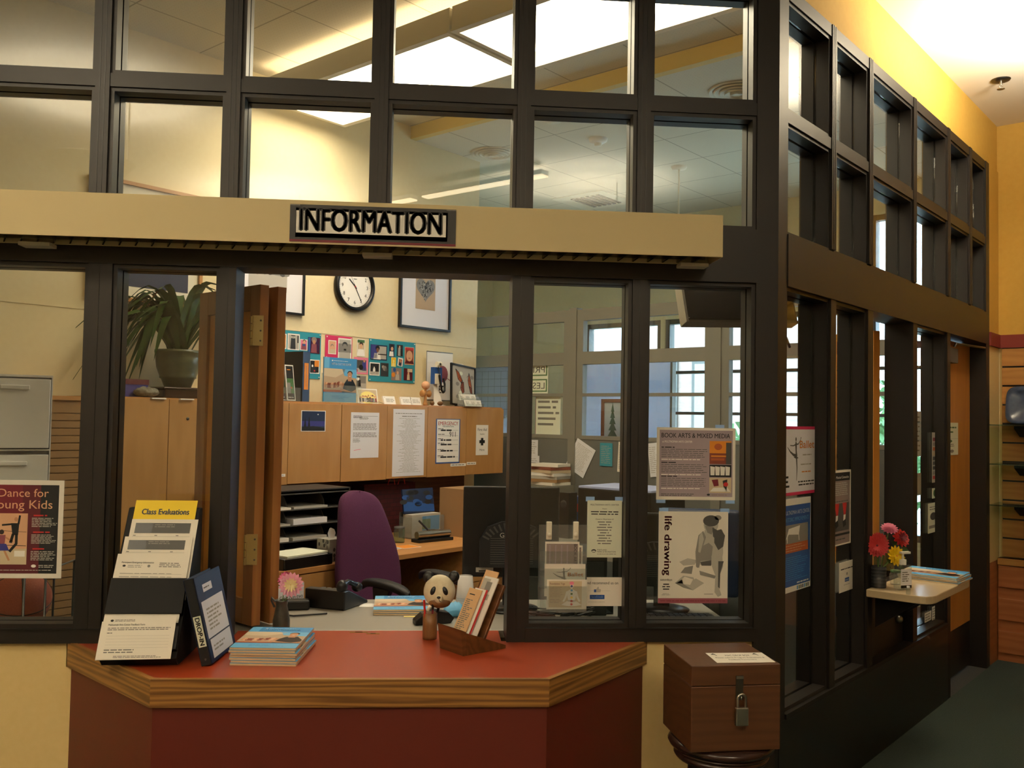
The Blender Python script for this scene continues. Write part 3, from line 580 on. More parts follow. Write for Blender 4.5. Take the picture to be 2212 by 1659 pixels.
# ---- pitcher vase with dahlias
vb = at_z(607, 1368, CZ); vs_ = thing('pitcher_vase', 'dark ceramic pitcher vase holding dahlias on the red counter', 'vase', (vb.x, vb.y, CZ))
q = MB(); q.lathe([(.0, .0), (.031, 0), (.033, .01), (.033, .05), (.026, .085), (.0215, .105), (.0235, .122), (.027, .128), (.0235, .127), (.019, .105), (.019, .06), (.0, .02)], 'pitcher', 24); q.build('body', vs_)
q = MB(); q.add([(.018, .01, .128), (.026, 0, .132), (.018, -.01, .128), (.036, 0, .14)], [(0, 1, 3), (1, 2, 3)], 'pitcher'); q.build('spout', vs_)
q = MB(); q.tube([(-.024, 0, .12), (-.040, 0, .138), (-.040, 0, .126), (-.027, 0, .10)], .004, 'pitcher', 8); q.build('handle', vs_)
def bloom(mb, c, nrm, R_, layers, mt, mt_in, mt_core, n=16, wid=.33, cup=.35):
    nv = Vector(nrm).normalized(); T0 = mb.T.copy(); Q_ = Vector((0, 0, 1)).rotation_difference(nv).to_matrix().to_4x4()
    for L_ in range(layers):
        f = 1-L_/layers*.72; r_ = R_*f; up_ = R_*.10*L_; nn = max(7, int(n*(1-.1*L_))); 
        for k in range(nn):
            mb.T = T0 @ Matrix.Translation(c) @ Q_ @ Matrix.Rotation(2*math.pi*(k+.5*(L_ % 2))/nn, 4, 'Z')
            w_ = r_*wid; ti = cup*(.4+L_*.9/layers)
            z = lambda t: up_+r_*ti*t*t
            mb.grid([[(r_*.08, -w_*.3, z(.1)), (r_*.08, 0, z(.1)-.06*w_), (r_*.08, w_*.3, z(.1))], [(r_*.55, -w_*.55, z(.55)+.12*w_), (r_*.55, 0, z(.55)), (r_*.55, w_*.55, z(.55)+.12*w_)], [(r_*.85, -w_*.38, z(.85)+.12*w_), (r_*.85, 0, z(.85)), (r_*.85, w_*.38, z(.85)+.12*w_)], [(r_, -w_*.03, z(1)), (r_*1.02, 0, z(1)), (r_, w_*.03, z(1))]], mt if L_ < layers*.5 else mt_in)
    mb.T = T0 @ Matrix.Translation(c) @ Q_; mb.ball((0, 0, R_*.12), (R_*.16, R_*.16, R_*.12), mt_core, 10, 6); mb.T = T0
mat('petal_pink', 'f4b2c8', .55); mat('petal_cream', 'f6e3a8', .55)
for lab, c_, nr, R_, args in (('large pink and cream dahlia standing in the pitcher vase', (.038, -.03, .192), (.1, -1, .12), .048, (5, 'petal_pink', 'petal_cream', 'yellow', 18)), ('small magenta dahlia behind the large one in the pitcher', (.006, .012, .208), (-.45, -.6, .5), .030, (4, 'magenta', 'pink', 'magenta', 14))):
    fl = thing('dahlia_flower', lab, 'flower', (vb.x, vb.y, CZ)); q = MB(); bloom(q, c_, nr, R_, *args); q.build('bloom', fl)
    q = MB(); q.tube([(0, 0, .02), (c_[0]*.3, c_[1]*.3+.004, .12), (c_[0], c_[1]+.012, c_[2]-.004)], .0022, 'stem_green', 6); q.build('stem', fl)
# ---- bamboo cup, pens and panda
pc = at_z(928, 1383, CZ); PX, PY = pc.x, pc.y+.028
cu = thing('bamboo_pen_cup', 'rough bamboo pen cup standing on the red counter', 'cup', (PX, PY, CZ))
q = MB(); q.lathe([(.0, .001), (.027, 0), (.028, .012), (.0275, .05), (.0275, .098), (.0235, .098), (.023, .012), (.0, .012)], 'bamboo', 22); q.build('body', cu)
for lab, mt, x, y, dx, dy, l in (('red pen in the bamboo cup', 'red', -.012, -.008, -.012, -.012, .15), ('dark red pen with black end in bamboo cup', 'dark_red', .006, -.012, .004, -.01, .135)):
    o = thing('pen', lab, 'pen', (PX, PY, CZ)); q = MB(); q.tube([(x, y, .014), (x+dx*.85, y+dy*.85, l*.85)], .0042, mt, 10); q.build('barrel', o); q = MB(); q.tube([(x+dx*.85, y+dy*.85, l*.85), (x+dx, y+dy, l)], .0046, mt if mt == 'red' else 'black', 10); q.build('cap', o)
pd = thing('panda_head_puppet', 'round panda face on a stick in the bamboo cup', 'ornament', (PX+.034, PY+.004, CZ+.178), rot=(math.radians(-6), 0, math.radians(-4)))
q = MB(); q.ball((0, 0, 0), (.061, .032, .063), 'panda_white', 28, 18); q.build('head', pd)
for sx, x, z in ((-1, -.044, .052), (1, .054, .056)):
    q = MB(); q.ball((x, .004, z), (.021, .011, .022), 'black', 16, 10); q.ball((x-.004*sx, -.006, z-.003), (.011, .003, .012), 'charcoal', 12, 6); q.build('ear', pd)
for x, z, a in ((-.022, .004, .45), (.022, .004, -.45)):
    q = MB(); q.T = Matrix.Translation((x, -.0265, z)) @ Matrix.Rotation(a, 4, 'Y'); q.ball((0, 0, 0), (.0105, .007, .018), 'black', 14, 8); q.ball((.001, -.006, .002), (.003, .002, .003), 'dark_grey', 8, 6); q.build('eye_patch', pd)
q = MB(); q.ball((0, -.027, -.026), (.017, .014, .017), 'panda_white', 16, 10); q.build('muzzle', pd)
q = MB(); q.ball((.002, -.012, -.041), (.042, .02, .021), 'bamboo', 18, 10); q.build('chin_shade', pd)  # brown patch standing in for shade under the face
q = MB(); q.ball((0, -.041, -.020), (.0075, .004, .005), 'black', 12, 6); q.tube([(0, -.041, -.024), (.003, -.04, -.033), (.009, -.037, -.036)], .0012, 'black', 6); q.build('nose', pd)
q = MB(); q.tube([(0, .01, -.055), (-.012, .006, -.1), (-.026, .0, -.158)], .005, 'matte_black', 8); q.build('stick', pd)
# ---- wooden brochure rack
rk = thing('brochure_rack', 'small dark wooden brochure rack on the right of red counter', 'rack', (.029, -.086, CZ), math.radians(-55))
q = MB(); q.prism([(0, 0), (.012, 0), (.012, .083), (-.012, .094)], 0, .144, 'rack_wood', ax='x'); q.build('front_panel', rk, bevel=.0015)
for x in (0, .135):
    q = MB(); q.prism([(.012, 0), (.195, 0), (.195, .012), (.012, .080)], x, x+.009, 'rack_wood', ax='x'); q.build('side_panel', rk, bevel=.001)
q = MB(); q.prism([(.07, .008), (.082, .008), (.192, .225), (.182, .232)], .0, .144, 'rack_wood', ax='x'); q.build('back_board', rk, bevel=.002)
q = MB(); q.box(.009, .135, .012, .17, 0, .008, 'rack_wood'); q.build('base', rk)
def leaf(label, x0, w, h, yoff, base, draw, z0=.012):
    a = math.atan2(.11, .217); mb = MB(); mb.T = Matrix.Translation((x0, yoff, z0)) @ Matrix.Rotation(-a, 4, 'X'); mb.box(0, w, 0, .004, 0, h, base); draw(mb, w, h)
    return mb.build('leaflet', loc=(.029, -.086, CZ), rz=math.radians(-55), label=label, cat='leaflet', group='leaflets in the wooden rack')
def tanl(mb, w, h):
    mb.L(w*.2, h*.88, w*.7, h*.92, 1, 'ink', 1, 1); mb.L(w*.12, h*.1, w*.85, h*.82, 22, 'grey_ink', 1, 5, ragged=.5); mb.R(w*.1, h*.02, w*.9, h*.07, 'dark_grey', 1)
def mapl(mb, w, h):
    mb.R(w*.0, h*.1, w*.52, h*.97, 'light_grey', 1); mb.R(w*.3, h*.8, w*.7, h*.93, 'grey', 2); mb.R(w*.5, h*.68, w*.8, h*.76, 'light_grey', 2); mb.R(w*.3, h*.62, w*.45, h*.76, 'white', 3); mb.R(w*.05, h*.1, w*.5, h*.2, 'dark_grey', 2); mb.L(w*.08, h*.2, w*.45, h*.6, 12, 'grey', 2, 4)
leaf('tan leaflet tallest at the back left of the wooden rack', .028, .075, .292, .056, 'tan_paper', tanl)
leaf('white leaflet with grey map in the wooden rack', .05, .08, .272, .044, 'white', mapl)
leaf('red-edged white leaflet in the middle of the wooden rack', .036, .07, .225, .032, 'red', lambda mb, w, h: mb.R(0, 0, w*.92, h*.995, 'white', 1))
leaf('tan leaflet at the front left of the wooden rack', .014, .074, .222, .022, 'tan_paper', tanl)
# ---- drop box on stool
so = thing('round_stool', 'dark round wooden stool under the wooden drop box', 'stool', (1.0, -.355, 0))
q = MB(); q.lathe([(0, .470), (.15, .468), (.176, .476), (.182, .488), (.176, .498), (.155, .504), (0, .505)], 'stool_wood', 40); q.build('seat', so)
q = MB(); q.lathe([(.0, .425), (.13, .425), (.155, .435), (.162, .446), (.160, .452), (.155, .456), (.162, .460), (.165, .466), (.15, .470), (0, .47)], 'stool_wood', 40); q.build('apron_ring', so)
for k in range(4):
    a = math.pi/4+k*math.pi/2; q = MB(); q.tube([(.10*math.cos(a), .10*math.sin(a), .43), (.115*math.cos(a), .115*math.sin(a), .3), (.15*math.cos(a), .15*math.sin(a), 0)], [.022, .017, .014], 'stool_wood', 12); q.build('leg', so)
q = MB(); q.lathe([(.118, .19), (.13, .2), (.118, .21), (.107, .2), (.118, .19)], 'stool_wood', 32); q.build('foot_ring', so)
db = thing('drop_box', 'brown wooden drop box with hasp standing on the round stool', 'box', (1.0, -.51, .506), math.radians(4))
BW, BDp, BHt = .308, .29, .28
q = MB(); q.box(-BW/2, BW/2, 0, BDp, 0, .212, 'box_wood'); q.build('body', db, bevel=.003)
q = MB(); q.box(-BW/2, BW/2, 0, BDp, .2135, BHt, 'box_wood'); q.build('lid', db, bevel=.003)
q = MB(); q.box(-.002, .022, -.004, 0, .17, .245, 'dark_steel'); q.box(-.002, .022, -.007, -.004, .236, .245, 'steel'); q.tube([(.010, 0, .182), (.010, -.02, .182), (.010, -.02, .174), (.010, 0, .174)], .0028, 'steel', 8); q.build('hasp', db)
q = MB(); q.T = Matrix.Translation((-.055, .03, BHt)) @ Matrix.Rotation(math.radians(-3), 4, 'Z') @ Matrix.Rotation(-math.pi/2, 4, 'X')
q.box(0, .2, -.0008, 0, 0, .125, 'paper'); q.X('MAC DROP BOX', .1, .082, .017, 'ink', 2, 'C', .005, width=.085); q.X('Please submit Program Evaluations &', .1, .055, .014, 'ink', 2, 'C', 0, width=.17); q.X('Feedback Forms here', .1, .03, .014, 'ink', 2, 'C', 0, width=.095)
for x in (.022, .168): q.P([(x, .118), (x-.012, .1), (x+.006, .104)], 'black', 2); q.S([(x, .108), (x+.006, .088)], .004, 'black', 2)
q.build('label', db)
pl = thing('padlock', 'steel padlock hanging from the hasp of the wooden box', 'padlock', (1.0+.012, -.529, .506+.09), math.radians(4))
q = MB(); q.box(-.0215, .0215, -.008, .008, 0, .058, 'steel'); q.build('body', pl, bevel=.003)
q = MB(); q.tube([(-.014, 0, .05), (-.014, 0, .086)]+[(-.014*math.cos(t), 0, .086+.014*math.sin(t)) for t in (.5, 1, 1.57, 2.1, 2.6)]+[(.014, 0, .086), (.014, 0, .05)], .004, 'steel', 10); q.build('shackle', pl)
# ---- papers on the front glass
GY = .068
def tapes(o, pts, w, h, mt='sky_blue'):
    for x, z in pts:
        t_ = MB(); t_.box(x-w/2, x+w/2, -.0003, .0012, z-h/2, z+h/2, mt); t_.build('tape', o)
mat('blue_tape', '8fb4e6', .7)
def dance(mb, w, h):
    b = w*.06; mb.R(b, b, w-b, h-b, 'maroon', 1); mb.R(w*.72, b, w-b, h-b, 'ink', 2); mb.R(b, h*.6, w*.5, h-b, 'dark_red', 2)
    mb.X('Dance for', w*.205, h*.83, h*.085, 'peach', 3, width=w*.61); mb.X('Young Kids', w*.085, h*.71, h*.09, 'peach', 3, width=w*.78)
    mb.R(b, h*.14, w*.57, h*.66, 'peach', 3); mb.R(b, h*.14, w*.57, h*.3, 'beige', 4); mb.R(w*.42, h*.22, w*.55, h*.28, 'white', 5)
    mb.S([(w*.1, h*.49), (w*.56, h*.47)], h*.004, 'ink', 4); mb.S([(w*.1, h*.34), (w*.56, h*.33)], h*.006, 'ink', 4)
    mb.D(w*.43, h*.60, w*.022, h*.022, 'skin', 5); mb.P([(w*.37, h*.56), (w*.47, h*.56), (w*.46, h*.44), (w*.39, h*.44)], 'ink', 5); mb.S([(w*.46, h*.55), (w*.475, h*.64)], w*.025, 'ink', 5); mb.S([(w*.38, h*.55), (w*.26, h*.54)], w*.022, 'ink', 5); mb.S([(w*.44, h*.45), (w*.44, h*.35), (w*.36, h*.27)], w*.035, 'ink', 5); mb.S([(w*.40, h*.45), (w*.37, h*.36)], w*.035, 'ink', 5)
    mb.D(w*.26, h*.47, w*.03, h*.025, 'hair', 5); mb.P([(w*.21, h*.44), (w*.31, h*.44), (w*.3, h*.34), (w*.22, h*.34)], 'mauve', 5); mb.P([(w*.2, h*.35), (w*.32, h*.35), (w*.36, h*.28), (w*.16, h*.28)], 'violet_blue', 6); mb.S([(w*.30, h*.42), (w*.40, h*.37)], w*.02, 'skin', 5); mb.S([(w*.30, h*.28), (w*.36, h*.18)], w*.025, 'skin', 5); mb.S([(w*.2, h*.28), (w*.13, h*.22)], w*.025, 'skin', 5)
    for i, (z, n_) in enumerate(((.52, 6), (.35, 7), (.18, 6))):
        mb.L(w*.64, h*(z+.105), w*.85, h*(z+.135), 1, 'red', 4, i); mb.L(w*.62, h*z, w*.93, h*(z+.1), n_, 'light_grey', 4, i+5)
    mb.D(w*.66, h*.125, w*.03, h*.016, 'white', 4); mb.L(w*.72, h*.105, w*.92, h*.14, 2, 'light_grey', 4, 3); mb.L(w*.1, h*.075, w*.92, h*.09, 1, 'light_grey', 4, 4)
o = sheet('dance_poster', 'maroon Dance for Young Kids poster taped inside the left window', 'poster', (-42, 1037, 136, 1249), 'y', GY, dance, 'paper')
def life(mb, w, h):
    mb.R(0, 0, w, h*.055, 'mauve', 1); mb.L(w*.03, h*.018, w*.97, h*.035, 1, 'dark_red', 2, 1, ragged=0)
    mb.X('life drawing', w*.085, h*.945, h*.082, 'mauve', 1, bold=.045, width=h*.64, rot=-math.pi/2)
    mb.X('saturdays', w*.03, h*.245, h*.024, 'ink', 1, bold=.012, width=w*.17); mb.L(w*.06, h*.14, w*.17, h*.22, 3, 'ink', 1, 2, align='C'); mb.L(w*.05, h*.085, w*.18, h*.11, 2, 'pale_ink', 1, 2, align='C')
    g1, g2, g3 = 'light_grey', 'grey', 'dark_grey'
    mb.P([(w*.30, h*.45), (w*.42, h*.49), (w*.56, h*.47), (w*.52, h*.42), (w*.36, h*.41)], g1, 1); mb.P([(w*.32, h*.33), (w*.38, h*.39), (w*.50, h*.41), (w*.48, h*.32)], g2, 2); mb.P([(w*.24, h*.22), (w*.36, h*.30), (w*.52, h*.28), (w*.66, h*.22), (w*.50, h*.14), (w*.36, h*.17)], g1, 2); mb.P([(w*.27, h*.22), (w*.38, h*.29), (w*.5, h*.26), (w*.46, h*.2)], 'paper', 3); mb.P([(w*.24, h*.22), (w*.34, h*.26), (w*.36, h*.21), (w*.5, h*.145), (w*.36, h*.17)], g2, 3)
    mb.P([(w*.66, h*.80), (w*.92, h*.80), (w*.93, h*.55), (w*.90, h*.42), (w*.60, h*.42), (w*.62, h*.6)], g1, 4); mb.P([(w*.80, h*.79), (w*.90, h*.81), (w*.955, h*.74), (w*.93, h*.62), (w*.86, h*.58), (w*.80, h*.66)], g3, 5); mb.P([(w*.64, h*.79), (w*.57, h*.74), (w*.53, h*.56), (w*.54, h*.4), (w*.58, h*.37), (w*.61, h*.48), (w*.64, h*.62), (w*.68, h*.72)], g2, 6); mb.P([(w*.62, h*.78), (w*.58, h*.73), (w*.57, h*.56), (w*.60, h*.55), (w*.65, h*.7)], g1, 7); mb.P([(w*.60, h*.46), (w*.62, h*.62), (w*.72, h*.66), (w*.78, h*.62), (w*.76, h*.47)], g2, 5); mb.P([(w*.6, h*.45), (w*.76, h*.47), (w*.76, h*.41), (w*.62, h*.41)], g3, 6)
    mb.P([(w*.76, h*.52), (w*.92, h*.5), (w*.93, h*.4), (w*.88, h*.3), (w*.88, h*.16), (w*.91, h*.09), (w*.86, h*.07), (w*.81, h*.12), (w*.82, h*.3), (w*.77, h*.4)], g1, 7); mb.P([(w*.86, h*.46), (w*.94, h*.46), (w*.89, h*.33), (w*.885, h*.16), (w*.86, h*.18), (w*.86, h*.34)], g3, 8); mb.P([(w*.52, h*.38), (w*.58, h*.39), (w*.60, h*.31), (w*.52, h*.26), (w*.49, h*.3)], 'paper', 8); mb.P([(w*.57, h*.36), (w*.83, h*.30), (w*.81, h*.27), (w*.60, h*.31)], g2, 7)
    mb.D(w*.75, h*.855, w*.105, h*.085, g1, 8); mb.D(w*.75, h*.90, w*.115, h*.062, g3, 9); mb.D(w*.85, h*.935, w*.05, h*.028, g2, 9); mb.P([(w*.66, h*.85), (w*.80, h*.83), (w*.76, h*.75), (w*.70, h*.77)], g2, 9); mb.P([(w*.77, h*.83), (w*.84, h*.80), (w*.82, h*.70), (w*.78, h*.73)], g3, 10); mb.S([(w*.66, h*.10), (w*.79, h*.10)], h*.006, g2, 2)
o = sheet('life_drawing_poster', 'white life drawing poster with seated figure sketch on the glass', 'poster', (1422, 1105, 1572, 1303), 'y', GY, life, 'paper')
c_, w_, h_, _ = rect((1422, 1105, 1572, 1303), 'y', GY); tapes(o, ((-w_*.43, h_+.004), (w_*.45, h_+.004)), .036, .018, 'blue_tape')
def book(mb, w, h):
    mb.R(w*.035, h*.045, w*.965, h*.965, 'mauve_grey', 1); mb.X('BOOK ARTS & MIXED MEDIA', w*.06, h*.86, h*.065, 'ink', 2, bold=.012, width=w*.87); mb.X('at MULTNOMAH ARTS CENTER', w*.07, h*.79, h*.03, 'white', 2, width=w*.38)
    for z in (.58, .37, .18):
        mb.L(w*.06, h*(z+.13), w*.28, h*(z+.16), 1, 'ink', 2, int(z*90)); mb.L(w*.06, h*z, w*.64, h*(z+.13), 5, 'dark_grey', 2, int(z*100), t=.28, ragged=.12); mb.L(w*.06, h*(z-.035), w*.6, h*(z-.01), 1, 'white', 2, int(z*70), ragged=.2)
    mb.R(w*.67, h*.65, w*.95, h*.82, 'orange', 2); mb.D(w*.78, h*.74, w*.05, h*.045, 'burnt_orange', 3); mb.R(w*.67, h*.50, w*.95, h*.65, 'brick', 2); mb.R(w*.69, h*.55, w*.86, h*.58, 'burnt_orange', 3); mb.R(w*.69, h*.6, w*.9, h*.62, 'orange', 3); mb.R(w*.88, h*.5, w*.95, h*.8, 'dark_grey', 4)
    mb.R(w*.67, h*.32, w*.95, h*.49, 'ink', 2)
    for i in range(4): mb.P([(w*(.685+.064*i), h*.345), (w*(.735+.064*i), h*.345), (w*(.74+.064*i), h*.46), (w*(.68+.064*i), h*.47)], 'white', 3)
    mb.R(w*.67, h*.10, w*.95, h*.31, 'mauve_grey', 2); mb.R(w*.67, h*.1, w*.95, h*.31, 'beige', 3); mb.P([(w*.7, h*.28), (w*.78, h*.29), (w*.79, h*.2), (w*.73, h*.19)], 'dark_red', 4); mb.P([(w*.84, h*.27), (w*.9, h*.29), (w*.89, h*.13), (w*.85, h*.19)], 'charcoal', 4); mb.D(w*.88, h*.22, w*.03, h*.03, 'red', 5); mb.P([(w*.68, h*.12), (w*.94, h*.12), (w*.9, h*.18), (w*.72, h*.17)], 'white', 4)
    mb.D(w*.66, h*.075, w*.02, h*.014, 'ink', 2); mb.L(w*.7, h*.06, w*.93, h*.085, 1, 'taupe', 2, 5); mb.L(w*.06, h*.05, w*.5, h*.09, 2, 'dark_grey', 2, 8)
o = sheet('book_arts_poster', 'mauve BOOK ARTS & MIXED MEDIA poster taped to the glass', 'poster', (1418, 924, 1588, 1080), 'y', GY, book, 'paper')
c_, w_, h_, _ = rect((1418, 924, 1588, 1080), 'y', GY); tapes(o, ((-w_*.44, -.004), (w_*.44, -.004), (w_*.3, h_+.004)), .036, .018, 'blue_tape')
def hours(mb, w, h):
    mb.X('MULTNOMAH ARTS CENTER', w*.5, h*.91, h*.03, 'ink', 1, 'C', width=w*.82); mb.X('Hours:', w*.5, h*.845, h*.022, 'ink', 1, 'C', .01); mb.L(w*.1, h*.74, w*.9, h*.82, 2, 'ink', 1, 1, align='C', ragged=.08); mb.X('Closed in Observance of:', w*.5, h*.66, h*.024, 'ink', 1, 'C', .008, width=w*.52); mb.L(w*.28, h*.22, w*.72, h*.645, 9, 'grey_ink', 1, 3, align='C', ragged=.5, t=.38)
    mb.D(w*.2, h*.115, w*.07, h*.028, 'ink', 1); mb.D(w*.2, h*.108, w*.055, h*.012, 'greenish_paper', 2); mb.X('PORTLAND', w*.3, h*.12, h*.024, 'ink', 1, bold=.01); mb.X('PARKS & RECREATION', w*.3, h*.088, h*.024, 'ink', 1, bold=.01, width=w*.53); mb.L(w*.3, h*.05, w*.84, h*.07, 1, 'grey_ink', 1, 4, ragged=0)
o = sheet('hours_notice', 'pale green opening hours notice taped to the glass', 'notice', (1268, 1081, 1343, 1204), 'y', GY, hours, 'greenish_paper')
c_, w_, h_, _ = rect((1268, 1081, 1343, 1204), 'y', GY); tapes(o, ((-w_*.42, h_+.005), (w_*.42, h_+.005)), .034, .018, 'blue_tape')
def fb(mb, w, h):
    mb.X('nd recommend us on', w*.02, h*.76, h*.1, 'ink', 1, bold=.008, width=w*.84); mb.S([(w*.05, h*.53), (w*.65, h*.53)], h*.006, 'pale_ink', 1); mb.R(w*.2, h*.48, w*.26, h*.58, 'deep_blue', 2); mb.P([(w*.26, h*.48), (w*.38, h*.48), (w*.39, h*.58), (w*.33, h*.6), (w*.33, h*.67), (w*.3, h*.67), (w*.26, h*.58)], 'light_grey', 2)
    mb.R(w*.09, h*.24, w*.49, h*.39, 'deep_blue', 1); mb.X('facebook', w*.29, h*.285, h*.085, 'white', 2, 'C', .012, width=w*.33); mb.L(w*.05, h*.13, w*.54, h*.155, 1, 'pale_ink', 1, 3)
o = sheet('facebook_notice', 'small white facebook recommendation card behind the flyer holder', 'notice', (1267, 1247, 1346, 1309), 'y', GY, fb, 'paper')
# clear flyer holder hung on two hooks
c_, w_, h_, _ = rect((1163, 1134, 1268, 1320), 'y', .05); hd = thing('flyer_holder', 'clear acrylic three-tier flyer holder hung on the glass', 'holder', tuple(c_))
q = MB(); q.box(-w_/2, w_/2, .005, .008, 0, h_, 'acrylic'); q.build('back_panel', hd)
for z, hh, yo in ((.155, .075, -.006), (.09, .075, -.016), (0, .1, -.026)):
    q = MB(); q.box(-w_/2+.005, w_/2-.004, yo-.002, yo, z, z+hh, 'acrylic'); q.box(-w_/2+.005, w_/2-.004, yo, .005, z, z+.002, 'acrylic'); q.build('pocket', hd)
for px in (1186, 1244):
    p = at_y(px, 1145, .05); q = MB(); x = p.x-c_.x; z = at_y(px, 1166, .05).z-c_.z; q.box(x-.011, x+.011, -.004, .004, z, z+.07, 'off_white'); q.ball((x, -.008, z+.02), (.008, .008, .01), 'off_white', 10, 6)
    q.build('hook', bevel=.003, loc=tuple(c_), label='white adhesive hook, %s one holding the clear flyer holder' % ('left' if px < 1200 else 'right'), cat='hook', group='hooks of the flyer holder')
def fly1(mb, w, h):
    mb.R(w*.04, h*.04, w*.96, h*.95, 'taupe', 1); mb.X('BOOK ARTS & MIXED', w*.84, h*.94, w*.09, 'ink', 2, bold=.01, width=h*.9, rot=-math.pi/2)
    for i in range(4): mb.L(w*(.12+.17*i), h*.08, w*(.16+.17*i), h*.92, 24, 'mauve_grey', 2, i, t=.7, ragged=.1)
sheet('book_arts_flyer', 'book arts flyer turned sideways in the top pocket', 'flyer', (1177, 1170, 1251, 1262), 'y', .046, fly1, 'paper')
sheet('book_arts_flyer_sheet', 'second book arts flyer peeking out right behind the first', 'flyer', (1190, 1178, 1258, 1260), 'y', .0495, fly1, 'paper')
def dancer(mb, x, y, s, m, lv=1):
    S_ = lambda pts, ws: mb.S([(x+a*s, y+b*s) for a, b in pts], [v*s for v in ws], m, lv)
    mb.D(x, y+.42*s, .035*s, .05*s, m, lv); S_([(0, .37), (.0, .3), (.01, .15), (.03, .02)], [.03, .1, .07, .1]); S_([(.0, .3), (.14, .31), (.26, .40), (.30, .47)], [.035, .03, .02, .03]); S_([(0, .3), (-.15, .27), (-.33, .28)], [.035, .025, .02]); S_([(.03, .02), (.06, -.25), (.045, -.55)], [.08, .05, .02]); S_([(.01, .03), (-.15, .06), (-.32, .13), (-.48, .24)], [.08, .06, .04, .015]); S_([(-.12, .0), (.02, -.01), (.14, -.02)], [.01, .06, .01])
def fly2(mb, w, h):
    dancer(mb, w*.47, h*.55, w*.55, 'grey', 1); mb.X('Ballet', w*.57, h*.62, h*.12, 'orange', 2, bold=.02, width=w*.38)
sheet('ballet_flyer', 'cream Ballet flyer in the middle pocket of clear holder', 'flyer', (1176, 1218, 1264, 1288), 'y', .036, fly2, 'pale_paper' if 'pale_paper' in MATS else 'paper')
def fly3(mb, w, h):
    mb.R(w*.05, h*.06, w*.93, h*.95, 'beige', 1); mb.X('Foundations Yoga', w*.08, h*.83, h*.07, 'dark_red', 2, bold=.006, width=w*.4); mb.L(w*.08, h*.4, w*.44, h*.76, 9, 'taupe', 2, 4, t=.3); mb.L(w*.08, h*.2, w*.4, h*.36, 3, 'taupe', 2, 6, t=.3)
    x = w*.66; b = 'white'; mb.D(x, h*.78, w*.045, h*.085, b, 2); mb.R(x-w*.02, h*.66, x+w*.02, h*.72, b, 2); mb.P([(x-w*.13, h*.60), (x-w*.04, h*.67), (x+w*.04, h*.67), (x+w*.13, h*.60), (x+w*.09, h*.26), (x-w*.09, h*.26)], b, 2); mb.S([(x-w*.12, h*.6), (x-w*.16, h*.4), (x-w*.22, h*.26)], w*.05, b, 2); mb.S([(x+w*.12, h*.6), (x+w*.16, h*.4), (x+w*.22, h*.26)], w*.05, b, 2); mb.P([(x-w*.27, h*.15), (x-w*.1, h*.3), (x+w*.1, h*.3), (x+w*.27, h*.15), (x+w*.1, h*.11), (x-w*.1, h*.11)], b, 2)
    for z, m_ in ((.88, 'pink'), (.78, 'violet_blue'), (.64, 'blue'), (.52, 'green'), (.40, 'yellow'), (.28, 'red'), (.17, 'red')): mb.D(x, h*z, w*.032 if z < .87 else w*.06, h*.036 if z < .87 else h*.06, m_, 3)
sheet('yoga_flyer', 'beige yoga flyer with white seated figure in bottom pocket', 'flyer', (1181, 1252, 1262, 1316), 'y', .028, fly3, 'paper', group='yoga flyers')
sheet('yoga_flyer', 'yoga flyer edge showing at right behind the front yoga flyer', 'flyer', (1188, 1252, 1267, 1316), 'y', .031, None, 'paper', group='yoga flyers')
# ---- papers on the side glass
SG = SB+.066
def balt(mb, w, h):
    mb.R(0, 0, w, h, 'hot_pink', 1); mb.R(w*.02, h*.045, w*.955, h*.955, 'cool_paper', 2); mb.R(w*.92, h*.045, w*.955, h*.955, 'beige', 2); dancer(mb, w*.36, h*.55, h*.62, 'dark_grey', 3); mb.X('Ballet', w*.47, h*.68, h*.115, 'orange', 3, bold=.03, width=w*.42); mb.L(w*.55, h*.56, w*.82, h*.6, 1, 'pale_ink', 3, 1, align='C'); mb.L(w*.45, h*.42, w*.85, h*.46, 1, 'pale_ink', 3, 2, align='C'); mb.L(w*.52, h*.31, w*.8, h*.35, 1, 'orange', 3, 3, align='C'); mb.L(w*.42, h*.12, w*.9, h*.21, 2, 'ink', 3, 4, align='C', ragged=.1); mb.L(w*.05, h*.1, w*.18, h*.3, 3, 'ink', 3, 6)
sheet('ballet_poster', 'pink bordered Ballet poster with dancer sketch on side glass', 'poster', (1690, 921, 1765, 1068), 'b', SG, balt, 'hot_pink')
def bluep(mb, w, h):
    mb.R(0, h*.06, w*.985, h*.93, 'deep_blue', 1); mb.X('MULTNOMAH ARTS CENTER', w*.5, h*.83, h*.045, 'white', 2, 'C', .004, width=w*.9); mb.X('HISTORIC IMPROVEMENTS', w*.5, h*.755, h*.045, 'sky_blue', 2, 'C', .004, width=w*.86); mb.R(w*.02, h*.42, w*.9, h*.72, 'grey', 2); mb.R(w*.02, h*.42, w*.9, h*.52, 'burnt_orange', 3); mb.L(w*.1, h*.43, w*.85, h*.51, 3, 'tan_laminate', 4, 2, t=.2); mb.P([(w*.1, h*.56), (w*.2, h*.68), (w*.6, h*.7), (w*.56, h*.6), (w*.2, h*.62)], 'white', 3); mb.S([(w*.15, h*.6), (w*.15, h*.53)], w*.02, 'white', 4); mb.S([(w*.55, h*.62), (w*.57, h*.54)], w*.02, 'white', 4); mb.D(w*.06, h*.64, w*.04, h*.03, 'orange', 4)
    mb.L(w*.08, h*.12, w*.9, h*.38, 12, 'blue', 2, 5, t=.3, ragged=.5); mb.L(w*.5, h*.07, w*.95, h*.1, 1, 'white', 2, 3)
    for i in range(7): mb.R(w*(.5+.065*i), h*.01, w*(.54+.065*i), h*.05, ['blue', 'green', 'dark_grey', 'navy'][i % 4], 2)
